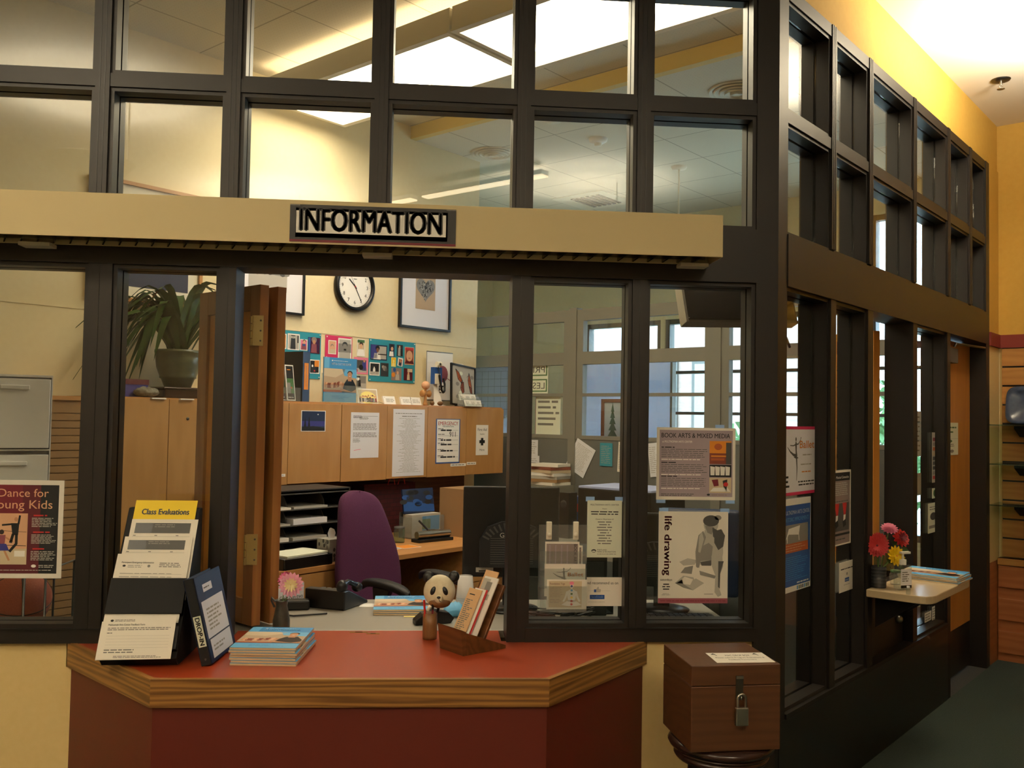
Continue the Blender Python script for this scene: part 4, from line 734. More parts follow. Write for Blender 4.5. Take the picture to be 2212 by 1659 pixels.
sheet('improvements_poster', 'tall blue arts center improvements poster on side glass', 'poster', (1690, 1076, 1750, 1275), 'b', SG, bluep, 'white')
def tapp(mb, w, h):
    mb.R(w*.02, h*.02, w*.95, h*.97, 'taupe', 1); mb.R(w*.02, h*.86, w*.95, h*.97, 'ink', 2); mb.X('TAP', w*.05, h*.89, h*.045, 'white', 3, bold=.01, width=w*.2); mb.X('Musical Comedies', w*.3, h*.89, h*.035, 'white', 3, shear=.3, width=w*.6); mb.L(w*.07, h*.66, w*.9, h*.84, 7, 'light_grey', 2, 2, align='C'); mb.L(w*.2, h*.57, w*.9, h*.6, 1, 'dark_grey', 2, 3); mb.R(w*.02, h*.19, w*.9, h*.56, 'mauve', 2); mb.R(w*.02, h*.19, w*.9, h*.56, 'dark_grey', 3)
    for x in (.35, .7): mb.P([(w*(x-.1), h*.56), (w*(x+.1), h*.56), (w*(x+.05), h*.4), (w*(x-.04), h*.4)], 'red', 4); mb.P([(w*(x-.05), h*.40), (w*(x+.05), h*.40), (w*(x+.03), h*.32), (w*(x-.06), h*.3)], 'white', 4); mb.P([(w*(x-.1), h*.31), (w*(x+.04), h*.34), (w*(x+.07), h*.26), (w*(x-.06), h*.23)], 'ink', 5)
    mb.R(w*.02, h*.13, w*.95, h*.16, 'ink', 2); mb.L(w*.3, h*.06, w*.8, h*.1, 1, 'dark_grey', 2, 3)
sheet('tap_poster', 'grey TAP poster with red stockings and tap shoes', 'poster', (1790, 1016, 1837, 1178), 'b', SG, tapp, 'paper')
def fb2(mb, w, h):
    mb.L(w*.1, h*.72, w*.9, h*.8, 1, 'ink', 1, 2, ragged=0); mb.D(w*.5, h*.58, w*.05, h*.05, 'pale_ink', 1); mb.R(w*.36, h*.32, w*.64, h*.45, 'deep_blue', 1); mb.X('facebook', w*.5, h*.36, h*.05, 'white', 2, 'C', width=w*.24); mb.L(w*.3, h*.2, w*.7, h*.24, 1, 'pale_ink', 1, 1)
sheet('social_media_notice', 'small white facebook card low on the side glass below TAP poster', 'notice', (1812, 1212, 1845, 1276), 'b', SG, fb2, 'paper')
def lines_(n, seed, m_='grey_ink'):
    return lambda mb, w, h: mb.L(w*.08, h*.08, w*.92, h*.92, n, m_, 1, seed, t=.3)
sheet('paper_notice', 'plain white notice high on the sidelight glass', 'notice', (1976, 888, 1989, 986), 'b', SG+.02, lines_(8, 3), 'cool_paper')
sheet('paper_notice', 'plain cream notice lower on the sidelight glass beside the window labels', 'notice', (1976, 1022, 1989, 1070), 'b', SG+.02, None, 'paper')
cols = ['light_grey', 'dark_red', 'grey', 'burnt_orange', 'beige', 'charcoal', 'dark_grey', 'charcoal', 'grey', 'red']
def strip(mb, w, h):
    for i in range(10): mb.R(w*.1, h*(.92-.095*i), w*.9, h*(.99-.095*i), cols[i], 1)
sheet('sticker_strip', 'narrow vertical strip of coloured stickers on the sidelight glass', 'sticker', (2013, 934, 2025, 1042), 'b', SG, strip, 'light_grey')
def stick(mb, w, h): mb.D(w*.5, h*.55, w*.3, h*.13, 'dark_grey', 1); mb.R(w*.1, h*.15, w*.9, h*.25, 'grey', 1); mb.L(w*.15, h*.75, w*.85, h*.9, 2, 'grey_ink', 1, 2)
sheet('window_decal', 'white decal with dark emblem on the sidelight, below the coloured stickers', 'decal', (2004, 1086, 2026, 1150), 'b', SG, stick, 'greenish_paper')
sheet('window_decal', 'small green decal on the sidelight between stickers and emblem decal', 'decal', (2013, 1054, 2025, 1076), 'b', SG, lambda mb, w, h: mb.D(w*.5, h*.5, w*.3, h*.35, 'green', 1), 'greenish_paper')
sheet('door_label', 'small white label low on the sidelight, left of a pair', 'label', (1997, 1322, 2011, 1342), 'b', SG, lines_(3, 5), 'white')
sheet('door_label', 'small white label low on the sidelight, right of a pair', 'label', (2013, 1308, 2026, 1340), 'b', SG, lines_(5, 6), 'white')
def dn(mb, w, h):
    mb.L(w*.08, h*.8, w*.9, h*.9, 1, 'green', 1, 3); mb.L(w*.08, h*.66, w*.75, h*.76, 1, 'green', 1, 5); mb.R(0, h*.5, w, h*.505, 'grey', 1); mb.D(w*.3, h*.43, w*.22, h*.05, 'green', 1); mb.L(w*.1, h*.25, w*.8, h*.36, 2, 'grey_ink', 1, 2); mb.D(w*.5, h*.12, w*.15, h*.05, 'grey', 1)
sheet('door_notice', 'white notices with green print taped to the wooden side door', 'notice', (2042, 913, 2069, 983), 'b', SB+.099, dn, 'greenish_paper')
# ---- dutch door shelf and what stands on it
SZ = .81; sf = thing('ledge_shelf', 'speckled tan counter ledge with rounded corners on the half door', 'shelf', tuple(AB(1.93, SB, SZ-.036)), R45)
pts = [(0, 0), (.0, -.24)]+[(.07-.07*math.cos(t), -.24-.05*math.sin(t)) for t in (.5, 1.0, 1.57)]+[(.63, -.29)]+[(.63+.08*math.sin(t), -.29+.08-.08*math.cos(t)) for t in (.4, .8, 1.2, 1.57)]+[(.71, .0), (.70, .0)]
q = MB(); q.prism(pts, 0, .036, 'tan_laminate'); q.build('top', sf, bevel=.004)
for x in (.12, .6):
    q = MB(); q.prism([(0, 0), (0, -.2), (-.01+.04, 0)][:0] or [(-.005, -.001), (-.22, -.001), (-.005, -.16)], x-.01, x+.01, 'dark_base', ax='x'); q.build('support_bracket', sf)
vb = at_z(1897, 1270, SZ); vn = vb
va = thing('mesh_pen_holder', 'dark mesh pen holder with flowers, at the near end of side ledge', 'holder', (vb.x+.01, vb.y+.02, SZ))
q = MB(); q.lathe([(.036, 0), (.036, .1), (.034, .1), (.034, .004), (0, .004)], 'charcoal', 24)
for i in range(6): q.lathe([(.0365, .008+.016*i), (.0372, .010+.016*i), (.0365, .012+.016*i)], 'dark_grey', 24)
q.build('cup', va)
fl_ = [('red gerbera flower leaning left in the mesh holder', 'red', 'red', 'dark_red', (-.022, -.03, .20), (-.3, -.9, .25), .056, 3, 20), ('pink carnation at the top of the side ledge bunch', 'pink', 'pink', 'pink', (.065, .02, .272), (-.1, -.5, .8), .042, 5, 14), ('dark red rose at the right of the side ledge bunch', 'red', 'dark_red', 'dark_red', (.108, .0, .232), (.2, -.8, .4), .048, 5, 12), ('yellow daisy at the front of the side ledge bunch', 'yellow', 'yellow', 'orange', (.062, -.045, .155), (.2, -.9, .2), .050, 3, 14), ('small blue flower behind the yellow daisy', 'violet_blue', 'violet_blue', 'navy', (.112, .02, .178), (.3, -.7, .4), .032, 3, 12), ('second red gerbera at the back of the mesh holder', 'red', 'red', 'dark_red', (.022, .03, .215), (0, -.8, .5), .044, 3, 18)]
for lab, m1, m2, m3, c_, nr, R_, ly, n_ in fl_:
    o = thing('artificial_flower', lab, 'flower', (vb.x+.01, vb.y+.02, SZ), 0); q = MB(); bloom(q, c_, nr, R_, ly, m1, m2, m3, n_); q.build('bloom', o)
    q = MB(); q.tube([(c_[0]*.12, c_[1]*.2, .008), (c_[0]*.3, c_[1]*.4, .1), (c_[0], c_[1]+.006, c_[2]-.006)], .003, 'stem_green', 6); q.build('stem', o)
    if 'yellow' in lab or 'rose' in lab:
        q = MB()
        for k in range(3): q.T = Matrix.Translation((c_[0]+.008*k-.01, c_[1]+.01, c_[2]-.035-.004*k)) @ Matrix.Rotation(k*1.5-1, 4, 'Y'); q.grid([[(-.004, 0, 0), (.004, 0, 0)], [(-.012, -.008, .018), (.012, -.008, .018)], [(-.002, -.012, .04), (.002, -.012, .04)]], 'leaf_green')
        q.build('leaf', o)
pz = at_z(1950, 1274, SZ); sn = thing('sanitizer_bottle', 'clear hand sanitizer pump bottle on the side ledge', 'bottle', (pz.x, pz.y, SZ), R45*.3)
q = MB(); q.box(-.040, .040, -.022, .022, .001, .118, 'acrylic'); q.build('body', sn, bevel=.012, seg=3)
q = MB(); q.box(-.03, .03, -.0235, -.0225, .025, .10, 'cool_paper'); q.box(-.03, .03, -.0238, -.0225, .012, .025, 'black'); q.T = Matrix.Translation((0, -.0235, 0)); q.L(-.024, .04, .016, .09, 5, 'grey_ink', 1, 2); q.build('label', sn)
q = MB(); q.tube([(0, 0, .118), (0, 0, .142)], .016, 'white', 14); q.tube([(0, 0, .142), (0, 0, .170)], .005, 'white', 8); q.box(-.012, .038, -.009, .009, .168, .178, 'white'); q.build('pump', sn)
pz = at_z(1962, 1284, SZ); o = thing('mini_bottle', 'tiny clear bottle in front of the sanitizer on side ledge', 'bottle', (pz.x, pz.y, SZ)); q = MB(); q.lathe([(.0, .001), (.010, .001), (.010, .026), (.006, .03)], 'acrylic', 14); q.build('body', o); q = MB(); q.lathe([(.007, .03), (.007, .038), (0, .038)], 'cool_paper', 12); q.build('cap', o)
pz = at_z(1925, 1234, SZ); o = thing('glass_jar', 'small glass jar behind the flowers on the side ledge', 'jar', tuple(AB(2.16, -1.0, SZ))); q = MB(); q.lathe([(0, .002), (.026, .002), (.028, .02), (.028, .05), (.022, .06)], 'acrylic', 18); q.build('body', o); q = MB(); q.lathe([(.024, .06), (.024, .07), (0, .07)], 'green', 16); q.build('lid', o)
gm2 = None
for k in range(4):
    lab = ['bottom guide magazine of the small stack on the side ledge', 'second from bottom guide of the stack on the side ledge', 'second from top guide of the stack on the side ledge', 'top guide magazine of the small stack on the side ledge'][k]
    p_ = AB(2.36+.004*(k % 2), -1.09+.003*k, SZ+.0003+.0082*k); 
    p_ = p_
    if gm2 is None: gm2 = guide(lab, p_, -R45, .28, .265, .0068, 'guide magazines on the side ledge')
    else: copy_tree(gm2, p_, -R45+.02*(k % 2), lab)
# ---- shop wall at the end of the lobby: shelves, plates, drawers
dr = thing('drawer_cabinet', 'built-in wooden drawer cabinet below the slat wall', 'cabinet', tuple(AB(EA, SB-.0, 0)), -R45)
q = MB(); q.box(0, 1.6, .0, .06, 0, .69, 'drawer_wood'); q.build('body', dr)
q = MB(); q.box(0, 1.6, -.02, .06, .645, .69, 'slat_wood'); q.build('top', dr, bevel=.004)
for zz in (.465, .245, .025+.0): 
    q = MB(); q.box(.005, 1.0, -.016, 0, zz+.03, zz+.185+.03-.04, 'drawer_wood'); q.build('drawer', dr, bevel=.003)
for j, zz in enumerate((1.59, 1.33, 1.06)):
    g = thing('glass_shelf', ['top', 'middle', 'lowest'][j]+' glass shelf on the wooden slat wall', 'shelf', tuple(AB(EA+.03, SB-.005, zz)), -R45, 'glass shelves on the slat wall')
    q = MB(); q.box(0, 1.2, -.28, -.002, 0, .008, 'shelf_glass'); q.build('panel', g)
    q = MB(); q.prism([(-.003, -.001), (-.2, -.001), (-.2, -.02), (-.03, -.075), (-.003, -.075)], .13, .27, 'matte_black', ax='x'); q.build('bracket', g)
pt = thing('ceramic_plate', 'dark blue square ceramic plate standing on the top glass shelf', 'plate', tuple(AB(EA-.06, SB-.19, 1.601)), rot=(math.radians(-14), 0, -R45))
q = MB()
def sqr(r_, y_, n=40):
    P_ = []
    for k in range(n):
        t = 2*math.pi*k/n; c_, s_ = math.cos(t), math.sin(t); e = .45
        P_.append((math.copysign(abs(c_)**e, c_)*r_, y_, .13+math.copysign(abs(s_)**e, s_)*r_))
    return P_+[P_[0]]
q.grid([sqr(.0, -.0), sqr(.08, .0), sqr(.10, -.012), sqr(.13, -.022), sqr(.131, -.018), sqr(.10, -.004), sqr(.08, .008), sqr(.0, .008)], 'blue_plate'); q.build('dish', pt)
# ================================================================ inside the office
OF = 2.42; OT = 1.667
# ---- ceiling fixtures
for k, (b0, b1, lab) in enumerate(((.95, 2.66, 'bright hanging fluorescent box nearest the cream office wall'), (-.78, .93, 'bright hanging fluorescent box over the right part of the office'))):
    o = thing('office_ceiling_light', lab, 'ceiling light', tuple(AB(1.325, (b0+b1)/2, 3.65)), R45, 'fluorescent office ceiling lights'); l = (b1-b0)/2; e = .34
    q = MB()
    for x0, x1, y0, y1 in ((-e, -e+.02, -l, l), (e-.02, e, -l, l), (-e+.02, e-.02, -l, -l+.02), (-e+.02, e-.02, l-.02, l)): q.box(x0, x1, y0, y1, 0, .13, 'ceiling_white')
    for x0, x1, y0, y1 in ((-e-.012, -e+.03, -l, l), (e-.03, e+.012, -l, l), (-e+.03, e-.03, -l-.0, -l+.03), (-e+.03, e-.03, l-.03, l)): q.box(x0, x1, y0, y1, -.012, 0, 'ceiling_white')
    q.build('frame', o); q = MB(); q.box(-e+.022, e-.022, -l+.022, l-.022, .085, .09, 'lens_light'); q.build('lens', o); q = MB(); q.box(-e+.03, e-.03, -l+.03, l-.03, .118, .125, 'added_upglow'); q.build('added_upglow', o)  # upward glowing face added to brighten the ceiling above
    for y_ in (-l*.7, l*.7): q = MB(); q.tube([(0, y_, .125), (0, y_, .22)], .01, 'white', 8); q.build('hanger', o)
for k, (px, py, r_, lab) in enumerate(((1066, 331, .19, 'round ringed air vent by the end of the cream wall'), (1592, 196, .19, 'round ringed air vent near the corner post'))):
    q = MB(); pr_ = []
    for i in range(5):
        rr = r_*(1-.19*i); q.lathe([(rr, -.002-.006*i), (rr*.97, -.012-.006*i), (rr*.86, -.004-.004*i), (rr*.83, 0)], 'off_white', 30)
    q.lathe([(r_*.98, -.0008), (0, -.0008)], 'dark_grey', 30); q.build('air_vent', loc=at_z(px, py, 3.77), label=lab, cat='vent', group='round air vents')
q = MB(); q.box(-.3, .3, -.3, .3, -.006, 0, 'off_white')
for i in range(6): q.box(-.2, .2, -.2+.06*i, -.165+.06*i, -.014, -.006, 'dark_grey')
q.build('square_air_vent', loc=at_z(1282, 433, 3.77), rz=R45, label='square slotted air vent in the far office ceiling', cat='vent')
o = thing('smoke_detector', 'white smoke detector on the far office ceiling', 'smoke detector', tuple(at_z(1292, 300, 3.77))); q = MB(); q.lathe([(.075, 0), (.07, -.02), (.045, -.035), (0, -.036)], 'white', 24); q.build('base', o); q = MB(); q.lathe([(.03, -.034), (.028, -.055), (0, -.056)], 'off_white', 18); q.build('sensor', o)
for px, y0, y1, a, lab in ((1195, 182, 258, 2.75, 'pale hanging rod with ceiling rose near the beam'), (1467, 366, 462, 4.4, 'pale hanging rod with ceiling rose above the far partition')):
    p = at_a(px, y0, a); z1 = at_a(px, y1, a).z; q = MB(); q.tube([(0, 0, 3.77-z1), (0, 0, 0)], .008, 'off_white', 8); q.lathe([(.07, 3.77-z1-.001), (.06, 3.75-z1), (0, 3.745-z1)], 'off_white', 18); q.build('hanging_rod', loc=(p.x, p.y, z1), label=lab, cat='rod', group='hanging rods')
# ---- wall cabinets over the back desk
units = [(.668, 1.516, 1.088), (1.519, 2.327, 1.929), (2.33, 3.192, 2.751)]
ulab = ['maple overhead cabinet at the left, partly behind the open shutters', 'maple overhead cabinet in the middle with two taped letters', 'maple overhead cabinet at the right with emergency and first aid signs']
for (a0, a1, am), lab in zip(units, ulab):
    o = thing('overhead_cabinet', lab, 'cabinet', tuple(AB(a0, OF, 1.145)), R45, 'overhead cabinets'); w = a1-a0; h = OT-1.145
    q = MB(); q.box(0, w, .02, .375, 0, .018, 'maple'); q.box(0, w, .02, .375, h-.018, h, 'maple'); q.box(0, .018, .02, .375, .018, h-.018, 'maple'); q.box(w-.018, w, .02, .375, .018, h-.018, 'maple'); q.box(.018, w-.018, .36, .375, .018, h-.018, 'maple'); q.build('body', o)
    for x0, x1 in ((.001, am-a0-.0015), (am-a0+.0015, w-.001)):
        q = MB(); q.box(x0, x1, 0, .018, -.012 if x0 < .1 else -.008, h-.012, 'cab_wood'); q.build('door', o, bevel=.001)
o = thing('tall_cabinet', 'tall maple cabinet with white edge pulls under the potted plant', 'cabinet', tuple(AB(-.148, OF, 0)), R45)
q = MB(); q.box(0, .812, .02, .375, 0, OT-.002, 'maple'); q.build('body', o)
for x0, x1 in ((.001, .411), (.415, .811)):
    q = MB(); q.box(x0, x1, 0, .018, .08, OT-.01, 'cab_wood'); d_ = q.build('door', o, bevel=.001)
    q = MB(); hx = x1-.11 if x0 < .1 else x0+.06; q.box(hx, hx+.085, -.014, .01, OT-.011, OT-.004, 'white'); q.build('handle', d_)
q = MB(); q.lathe([(.009, 0), (.009, .003), (0, .003)], 'dark_steel', 14, c=(.53, 0, OT-.12), ax='y'); q.build('lock', o)
o = thing('louvered_cabinet', 'brown cabinet with horizontal slatted front at the far left', 'cabinet', tuple(AB(-.49, OF, 0)), R45)
q = MB(); q.box(0, .335, .012, .375, 0, OT-.012, 'cardboard'); q.box(-.003, .338, 0, .375, OT-.03, OT-.008, 'maple'); q.build('body', o)
q = MB()
for i in range(40): q.box(.008, .327, 0, .011, .05+.039*i, .05+.039*i+.034, 'cardboard')
q.build('slatted_front', o)
# papers on the overhead doors
DB = OF
def night(mb, w, h):
    mb.R(w*.03, h*.03, w*.97, h*.97, 'violet_blue', 1); mb.R(w*.03, h*.03, w*.97, h*.97, 'navy', 2); mb.R(w*.03, h*.25, w*.97, h*.5, 'violet_blue', 3); mb.P([(w*.03, h*.03), (w*.03, h*.2), (w*.5, h*.26), (w*.97, h*.16), (w*.97, h*.03)], 'ink', 4); mb.D(w*.68, h*.82, w*.025, h*.03, 'white', 3)
    for x, t in ((.16, .62), (.32, .68)):
        for i in range(7): z = .12+(t-.12)*i/7; s_ = .07*(1-i/8); mb.P([(w*(x-s_), h*z), (w*(x+s_), h*z), (w*x, h*(z+.14))], 'ink', 5)
sheet('night_postcard', 'blue night sky postcard with fir trees on cabinet door', 'postcard', (650, 887, 703, 932), 'b', DB, night, 'white')
def letter(mb, w, h):
    mb.L(w*.08, h*.87, w*.4, h*.93, 3, 'ink', 1, 3); mb.R(w*.08, h*.915, w*.95, h*.92, 'ink', 1); mb.L(w*.3, h*.84, w*.62, h*.9, 3, 'grey_ink', 1, 3)
    for z, n_ in ((.71, 2), (.61, 4), (.53, 1), (.45, 3)): mb.L(w*.08, h*z, w*.95, h*(z+.022*n_+.01), n_, 'grey_ink', 1, int(z*50), ragged=.1)
    mb.L(w*.08, h*.34, w*.35, h*.43, 5, 'grey_ink', 1, 9); mb.S([(w*.12, h*.17), (w*.36, h*.19)], h*.012, 'pink', 1)
sheet('letter_notice', 'white typed letter taped to the middle overhead cabinet door', 'letter', (757, 891, 818, 989), 'b', DB, letter, 'cool_paper')
def llist(mb, w, h):
    mb.L(w*.07, h*.925, w*.93, h*.945, 1, 'grey_ink', 1, 7, ragged=0); mb.L(w*.2, h*.88, w*.82, h*.905, 1, 'grey_ink', 1, 2, align='C'); mb.L(w*.12, h*.05, w*.9, h*.87, 44, 'pale_ink', 1, 3, align='C', ragged=.7, t=.3)
sheet('list_notice', 'tall white list with centred grey lines on cabinet door', 'notice', (848, 884, 916, 1028), 'b', DB, llist, 'cool_paper')
def emer(mb, w, h):
    mb.R(0, 0, w, h, 'deep_blue', 1); mb.R(w*.035, h*.03, w*.965, h*.985, 'white', 2); mb.X('EMERGENCY', w*.5, h*.86, h*.085, 'red', 3, 'C', .012, width=w*.82); mb.X('INFORMATION', w*.5, h*.815, h*.035, 'ink', 3, 'C', width=w*.45)
    mb.X('911', w*.55, h*.6, h*.12, 'ink', 3, width=w*.26)
    r = random.Random(5)
    for i, z in enumerate((.74, .62, .52, .42, .28, .14)):
        mb.L(w*.08, h*(z+.02), w*.36, h*(z+.05), 1, 'ink', 3, i); mb.R(w*.08, h*z, w*.92, h*(z+.005), 'grey_ink', 3)
        if i != 1: mb.L(w*.2, h*(z-.02), w*.9, h*(z+.03), 1, 'charcoal', 4, i+20, t=.7, ragged=.4)
sheet('emergency_sign', 'EMERGENCY information sign with red heading on cabinet door', 'sign', (941, 905, 993, 1001), 'b', DB, emer, 'deep_blue')
def faid(mb, w, h):
    mb.X('First Aid', w*.5, h*.8, h*.1, 'ink', 1, 'C', width=w*.74); mb.X('Supplies', w*.5, h*.68, h*.045, 'ink', 1, 'C', width=w*.36); mb.R(w*.4, h*.32, w*.6, h*.57, 'black', 1); mb.R(w*.27, h*.395, w*.73, h*.495, 'black', 1); mb.X('Here', w*.5, h*.14, h*.08, 'ink', 1, 'C', width=w*.4)
sheet('first_aid_sign', 'small First Aid sign with black cross at the cabinet end', 'sign', (1028, 918, 1054, 983), 'b', DB, faid, 'white')
for px, lab in (((595, 1024, 616, 1030), 'tiny white SUPPLIES label low on the leftmost cabinet door'), ((973, 1001, 1006, 1007), 'tiny white label strip below the emergency sign'), ((1008, 998, 1028, 1004), 'tiny white label strip at lower right below first aid sign')):
    sheet('door_label', lab, 'label', px, 'b', DB, (lambda mb, w, h: mb.X('SUPPLIES', w*.5, h*.25, h*.5, 'grey_ink', 1, 'C', width=w*.7)) if 'SUPPLIES' in lab else (lambda mb, w, h: mb.L(w*.06, h*.2, w*.94, h*.8, 1, 'grey_ink', 1, 3)), 'white')
# ---- wall: clock, framed pictures, photo boards
o = thing('wall_clock', 'round black wall clock above the photo boards', 'clock', tuple(AB(1.903, WB-.003, 2.532)), R45)
q = MB(); q.lathe([(0, 0), (.18, 0), (.188, .012), (.186, .03), (.172, .042), (.158, .036), (.152, .022), (.151, .012), (0, .012)], 'black', 48, ax='y'); q.build('rim', o)
q = MB(); q.lathe([(.155, .02), (0, .0201)], 'white', 40, ax='y')
for i in range(60):
    t = 2*math.pi*i/60; l_ = .012 if i % 5 == 0 else .007; q.T = Matrix.Translation((0, -.0205, 0)) @ Matrix.Rotation(t, 4, 'Y'); q.R(-.0008, .146-l_, .0008, .146, 'ink', 1)
q.T = Matrix.Translation((0, -.0205, 0))
for i in range(1, 13):
    t = math.pi/2-2*math.pi*i/12; q.X(str(i), .117*math.cos(t), .117*math.sin(t)-.013, .027, 'ink', 1, 'C', .0)
q.R(-.016, .053, .016, .058, 'grey_ink', 1)
q.build('dial', o)
for nm_, ang, l_, w_ in (('hour_hand', 312, .075, .007), ('minute_hand', 150, .118, .005)):
    q = MB(); q.T = Matrix.Translation((0, -.0225, 0)) @ Matrix.Rotation(math.radians(ang), 4, 'Y'); q.box(-w_/2, w_/2, -.001, .0, -.02, l_, 'black'); q.build(nm_, o)
q = MB(); q.T = Matrix.Translation((0, -.025, 0)) @ Matrix.Rotation(math.radians(330), 4, 'Y'); q.box(-.001, .001, -.0005, 0, -.03, .13, 'dark_red'); q.lathe([(.006, 0), (.006, .002), (0, .002)], 'red', 12, ax='y'); q.build('second_hand', o)
def framed(name, label, a0, a1, z0, z1, fm, matc, fw, mw, draw):
    w, h = a1-a0, z1-z0; o = thing(name, label, 'picture', tuple(AB((a0+a1)/2, WB-.003, z0)), R45, None)
    q = MB()
    for x0, x1, zz0, zz1 in ((-w/2, -w/2+fw, 0, h), (w/2-fw, w/2, 0, h), (-w/2+fw, w/2-fw, 0, fw), (-w/2+fw, w/2-fw, h-fw, h)): q.box(x0, x1, -.028, 0, zz0, zz1, fm)
    q.build('frame', o, bevel=.001)
    q = MB(); q.box(-w/2+fw, w/2-fw, -.012, -.008, fw, h-fw, matc); q.build('mat_board', o)
    q = MB(); q.T = Matrix.Translation((-w/2+fw+mw, -.0125, fw+mw)); draw(q, w-2*fw-2*mw, h-2*fw-2*mw); q.build('artwork', o); return o
def heart(mb, w, h):
    mb.R(w*.12, h*.05, w*.88, h*.8, 'sand', 1); cx, cy, s_ = w*.5, h*.42, w*.36; P_ = []
    for k in range(40):
        t = 2*math.pi*k/40; P_.append((cx+s_*math.sin(t)**3, cy+s_*(.8125*math.cos(t)-.3125*math.cos(2*t)-.125*math.cos(3*t)-.0625*math.cos(4*t))))
    mb.P(P_, 'grey', 2); r = random.Random(2)
    for k in range(70):
        t = r.random()*6.28; f = math.sqrt(r.random())*.82; x = cx+f*s_*math.sin(t)**3; y = cy+f*s_*(.8125*math.cos(t)-.3125*math.cos(2*t)-.125*math.cos(3*t)-.0625*math.cos(4*t)); a = r.random()*6.28; l_ = s_*.22
        mb.S([(x, y), (x+l_*math.cos(a)*.5, y+l_*math.sin(a)*.5), (x+l_*math.cos(a+.8)*.8, y+l_*math.sin(a+.8)*.8)], s_*.05, r.choice(['ink', 'ink', 'charcoal', 'light_grey']), 3+k % 3)
framed('heart_picture', 'black framed drawing of a heart on the cream office wall', 2.352, 2.914, 2.275, 3.0, 'black', 'cool_paper', .018, .12, heart)
def treeart(mb, w, h):
    mb.R(0, 0, w, h, 'light_grey', 1); mb.R(0, h*.28, w, h, 'grey', 2); r = random.Random(8)
    for k in range(50): mb.D(w*r.random(), h*(.3+.5*r.random()), w*.08, h*.05, r.choice(['stone', 'dark_grey', 'shrub', 'grey']), 3, 8)
framed('tree_picture', 'black framed grey tree picture left of the wall clock', .86, 1.452, 2.272, 2.95, 'black', 'cool_paper', .014, .13, treeart)
def paint(mb, w, h):
    mb.R(0, 0, w, h, 'navy', 1); mb.P([(0, h*.5), (w*.3, h*.35), (w*.7, h*.6), (w, h*.4), (w, h), (0, h)], 'stone', 2); mb.P([(w*.35, h*.25), (w*.6, h*.3), (w*.95, h*.55), (w, h), (w*.5, h)], 'tree_green', 3); mb.P([(w*.62, h*.3), (w*.68, h*.3), (w*.66, h*.55), (w*.63, h*.55)], 'off_white', 4); mb.P([(0, h*.12), (w*.5, h*.2), (w*.2, h*.3), (0, h*.28)], 'dark_grey', 4)
framed('landscape_painting', 'wood framed landscape painting above the potted plant', -.06, .66, 2.235, 2.95, 'maple', 'off_white', .022, .07, paint)
def board(name, label, px, m_, pins=True):
    c, w, h, rz = rect(px, 'b', WB-.002); mb = MB(); mb.box(-w/2, w/2, -.004, 0, 0, h, m_)
    for x in (-w/2+.012, w/2-.012):
        for z in (.012, h-.012): mb.ball((x, -.006, z), (.005, .004, .005), 'white', 8, 5)
    return mb.build(name, loc=c, rz=rz, label=label, cat='board')
def photo(label, px, bgc, parts, border='white', bw=.04, d=WB-.0065, tilt=0, b=None):
    def dr(mb, w, h):
        e = bw*min(w, h)*2; mb.R(e, e, w-e, h-e, bgc, 1)
        for p in parts:
            k = p[0]
            if k == 'h': mb.D(w*p[1], h*p[2], w*p[3], w*p[3]*1.25, p[4], 3); 
            elif k == 'hair': mb.D(w*p[1], h*p[2], w*p[3], w*p[3]*.9, p[4], 2)
            elif k == 'b': mb.P([(w*(p[1]-p[3]), h*max(.05, p[2]-.9*p[4])), (w*(p[1]+p[3]), h*max(.05, p[2]-.9*p[4])), (w*(p[1]+p[3]*.8), h*p[2]), (w*(p[1]-p[3]*.8), h*p[2])], p[5], 2)
            elif k == 'r': mb.R(w*p[1], h*p[2], w*p[3], h*p[4], p[5], p[6] if len(p) > 6 else 2)
            elif k == 'd': mb.D(w*p[1], h*p[2], w*p[3], w*p[3], p[4], 3)
    sheet('photograph', label, 'photograph', px, 'b', d, dr, border, th=.0008, tilt=tilt, group='photographs on the office wall')
board('photo_board', 'left teal photo board, half hidden behind magazine file', (572, 715, 692, 816), 'teal')
board('photo_board', 'hot pink photo board between the two teal boards', (702, 726, 760, 777), 'hot_pink')
board('photo_board', 'right teal photo board with ten small photographs', (796, 736, 896, 826), 'teal')
photo('photo of two dark figures against orange on the left teal board', (594, 720, 619, 753), 'orange', [('b', .3, .6, .16, .6, 'ink'), ('h', .3, .66, .07, 'skin'), ('b', .68, .66, .2, .7, 'ink'), ('h', .68, .72, .07, 'skin'), ('r', .4, .05, .7, .15, 'sky_blue', 4)])
photo('black and white photo of a child in cowboy outfit', (621, 721, 647, 756), 'light_grey', [('b', .45, .72, .22, .75, 'charcoal'), ('h', .45, .8, .09, 'pale_ink'), ('r', .28, .86, .62, .91, 'ink', 4), ('r', .8, .45, .92, .9, 'charcoal', 2)])
photo('photo of a child in pink on the left teal board', (648, 733, 664, 757), 'pink', [('b', .5, .6, .35, .6, 'mauve'), ('h', .55, .75, .16, 'peach'), ('hair', .55, .84, .2, 'hair'), ('r', .35, .4, .7, .58, 'deep_blue', 4)])
photo('dim purple photo of a child sitting, left teal board', (665, 729, 691, 764), 'violet_blue', [('r', .03, .03, .97, .97, 'maroon', 1), ('b', .5, .6, .25, .6, 'mauve'), ('h', .5, .72, .12, 'skin'), ('hair', .5, .85, .22, 'taupe'), ('r', .03, .03, .2, .97, 'deep_blue', 3)], 'navy')
photo('orange and black photo low on the left teal board', (668, 777, 690, 807), 'ink', [('r', .5, .5, .95, .95, 'orange', 2), ('b', .4, .5, .3, .5, 'charcoal'), ('h', .3, .55, .08, 'white'), ('d', .5, .2, .07, 'red')])
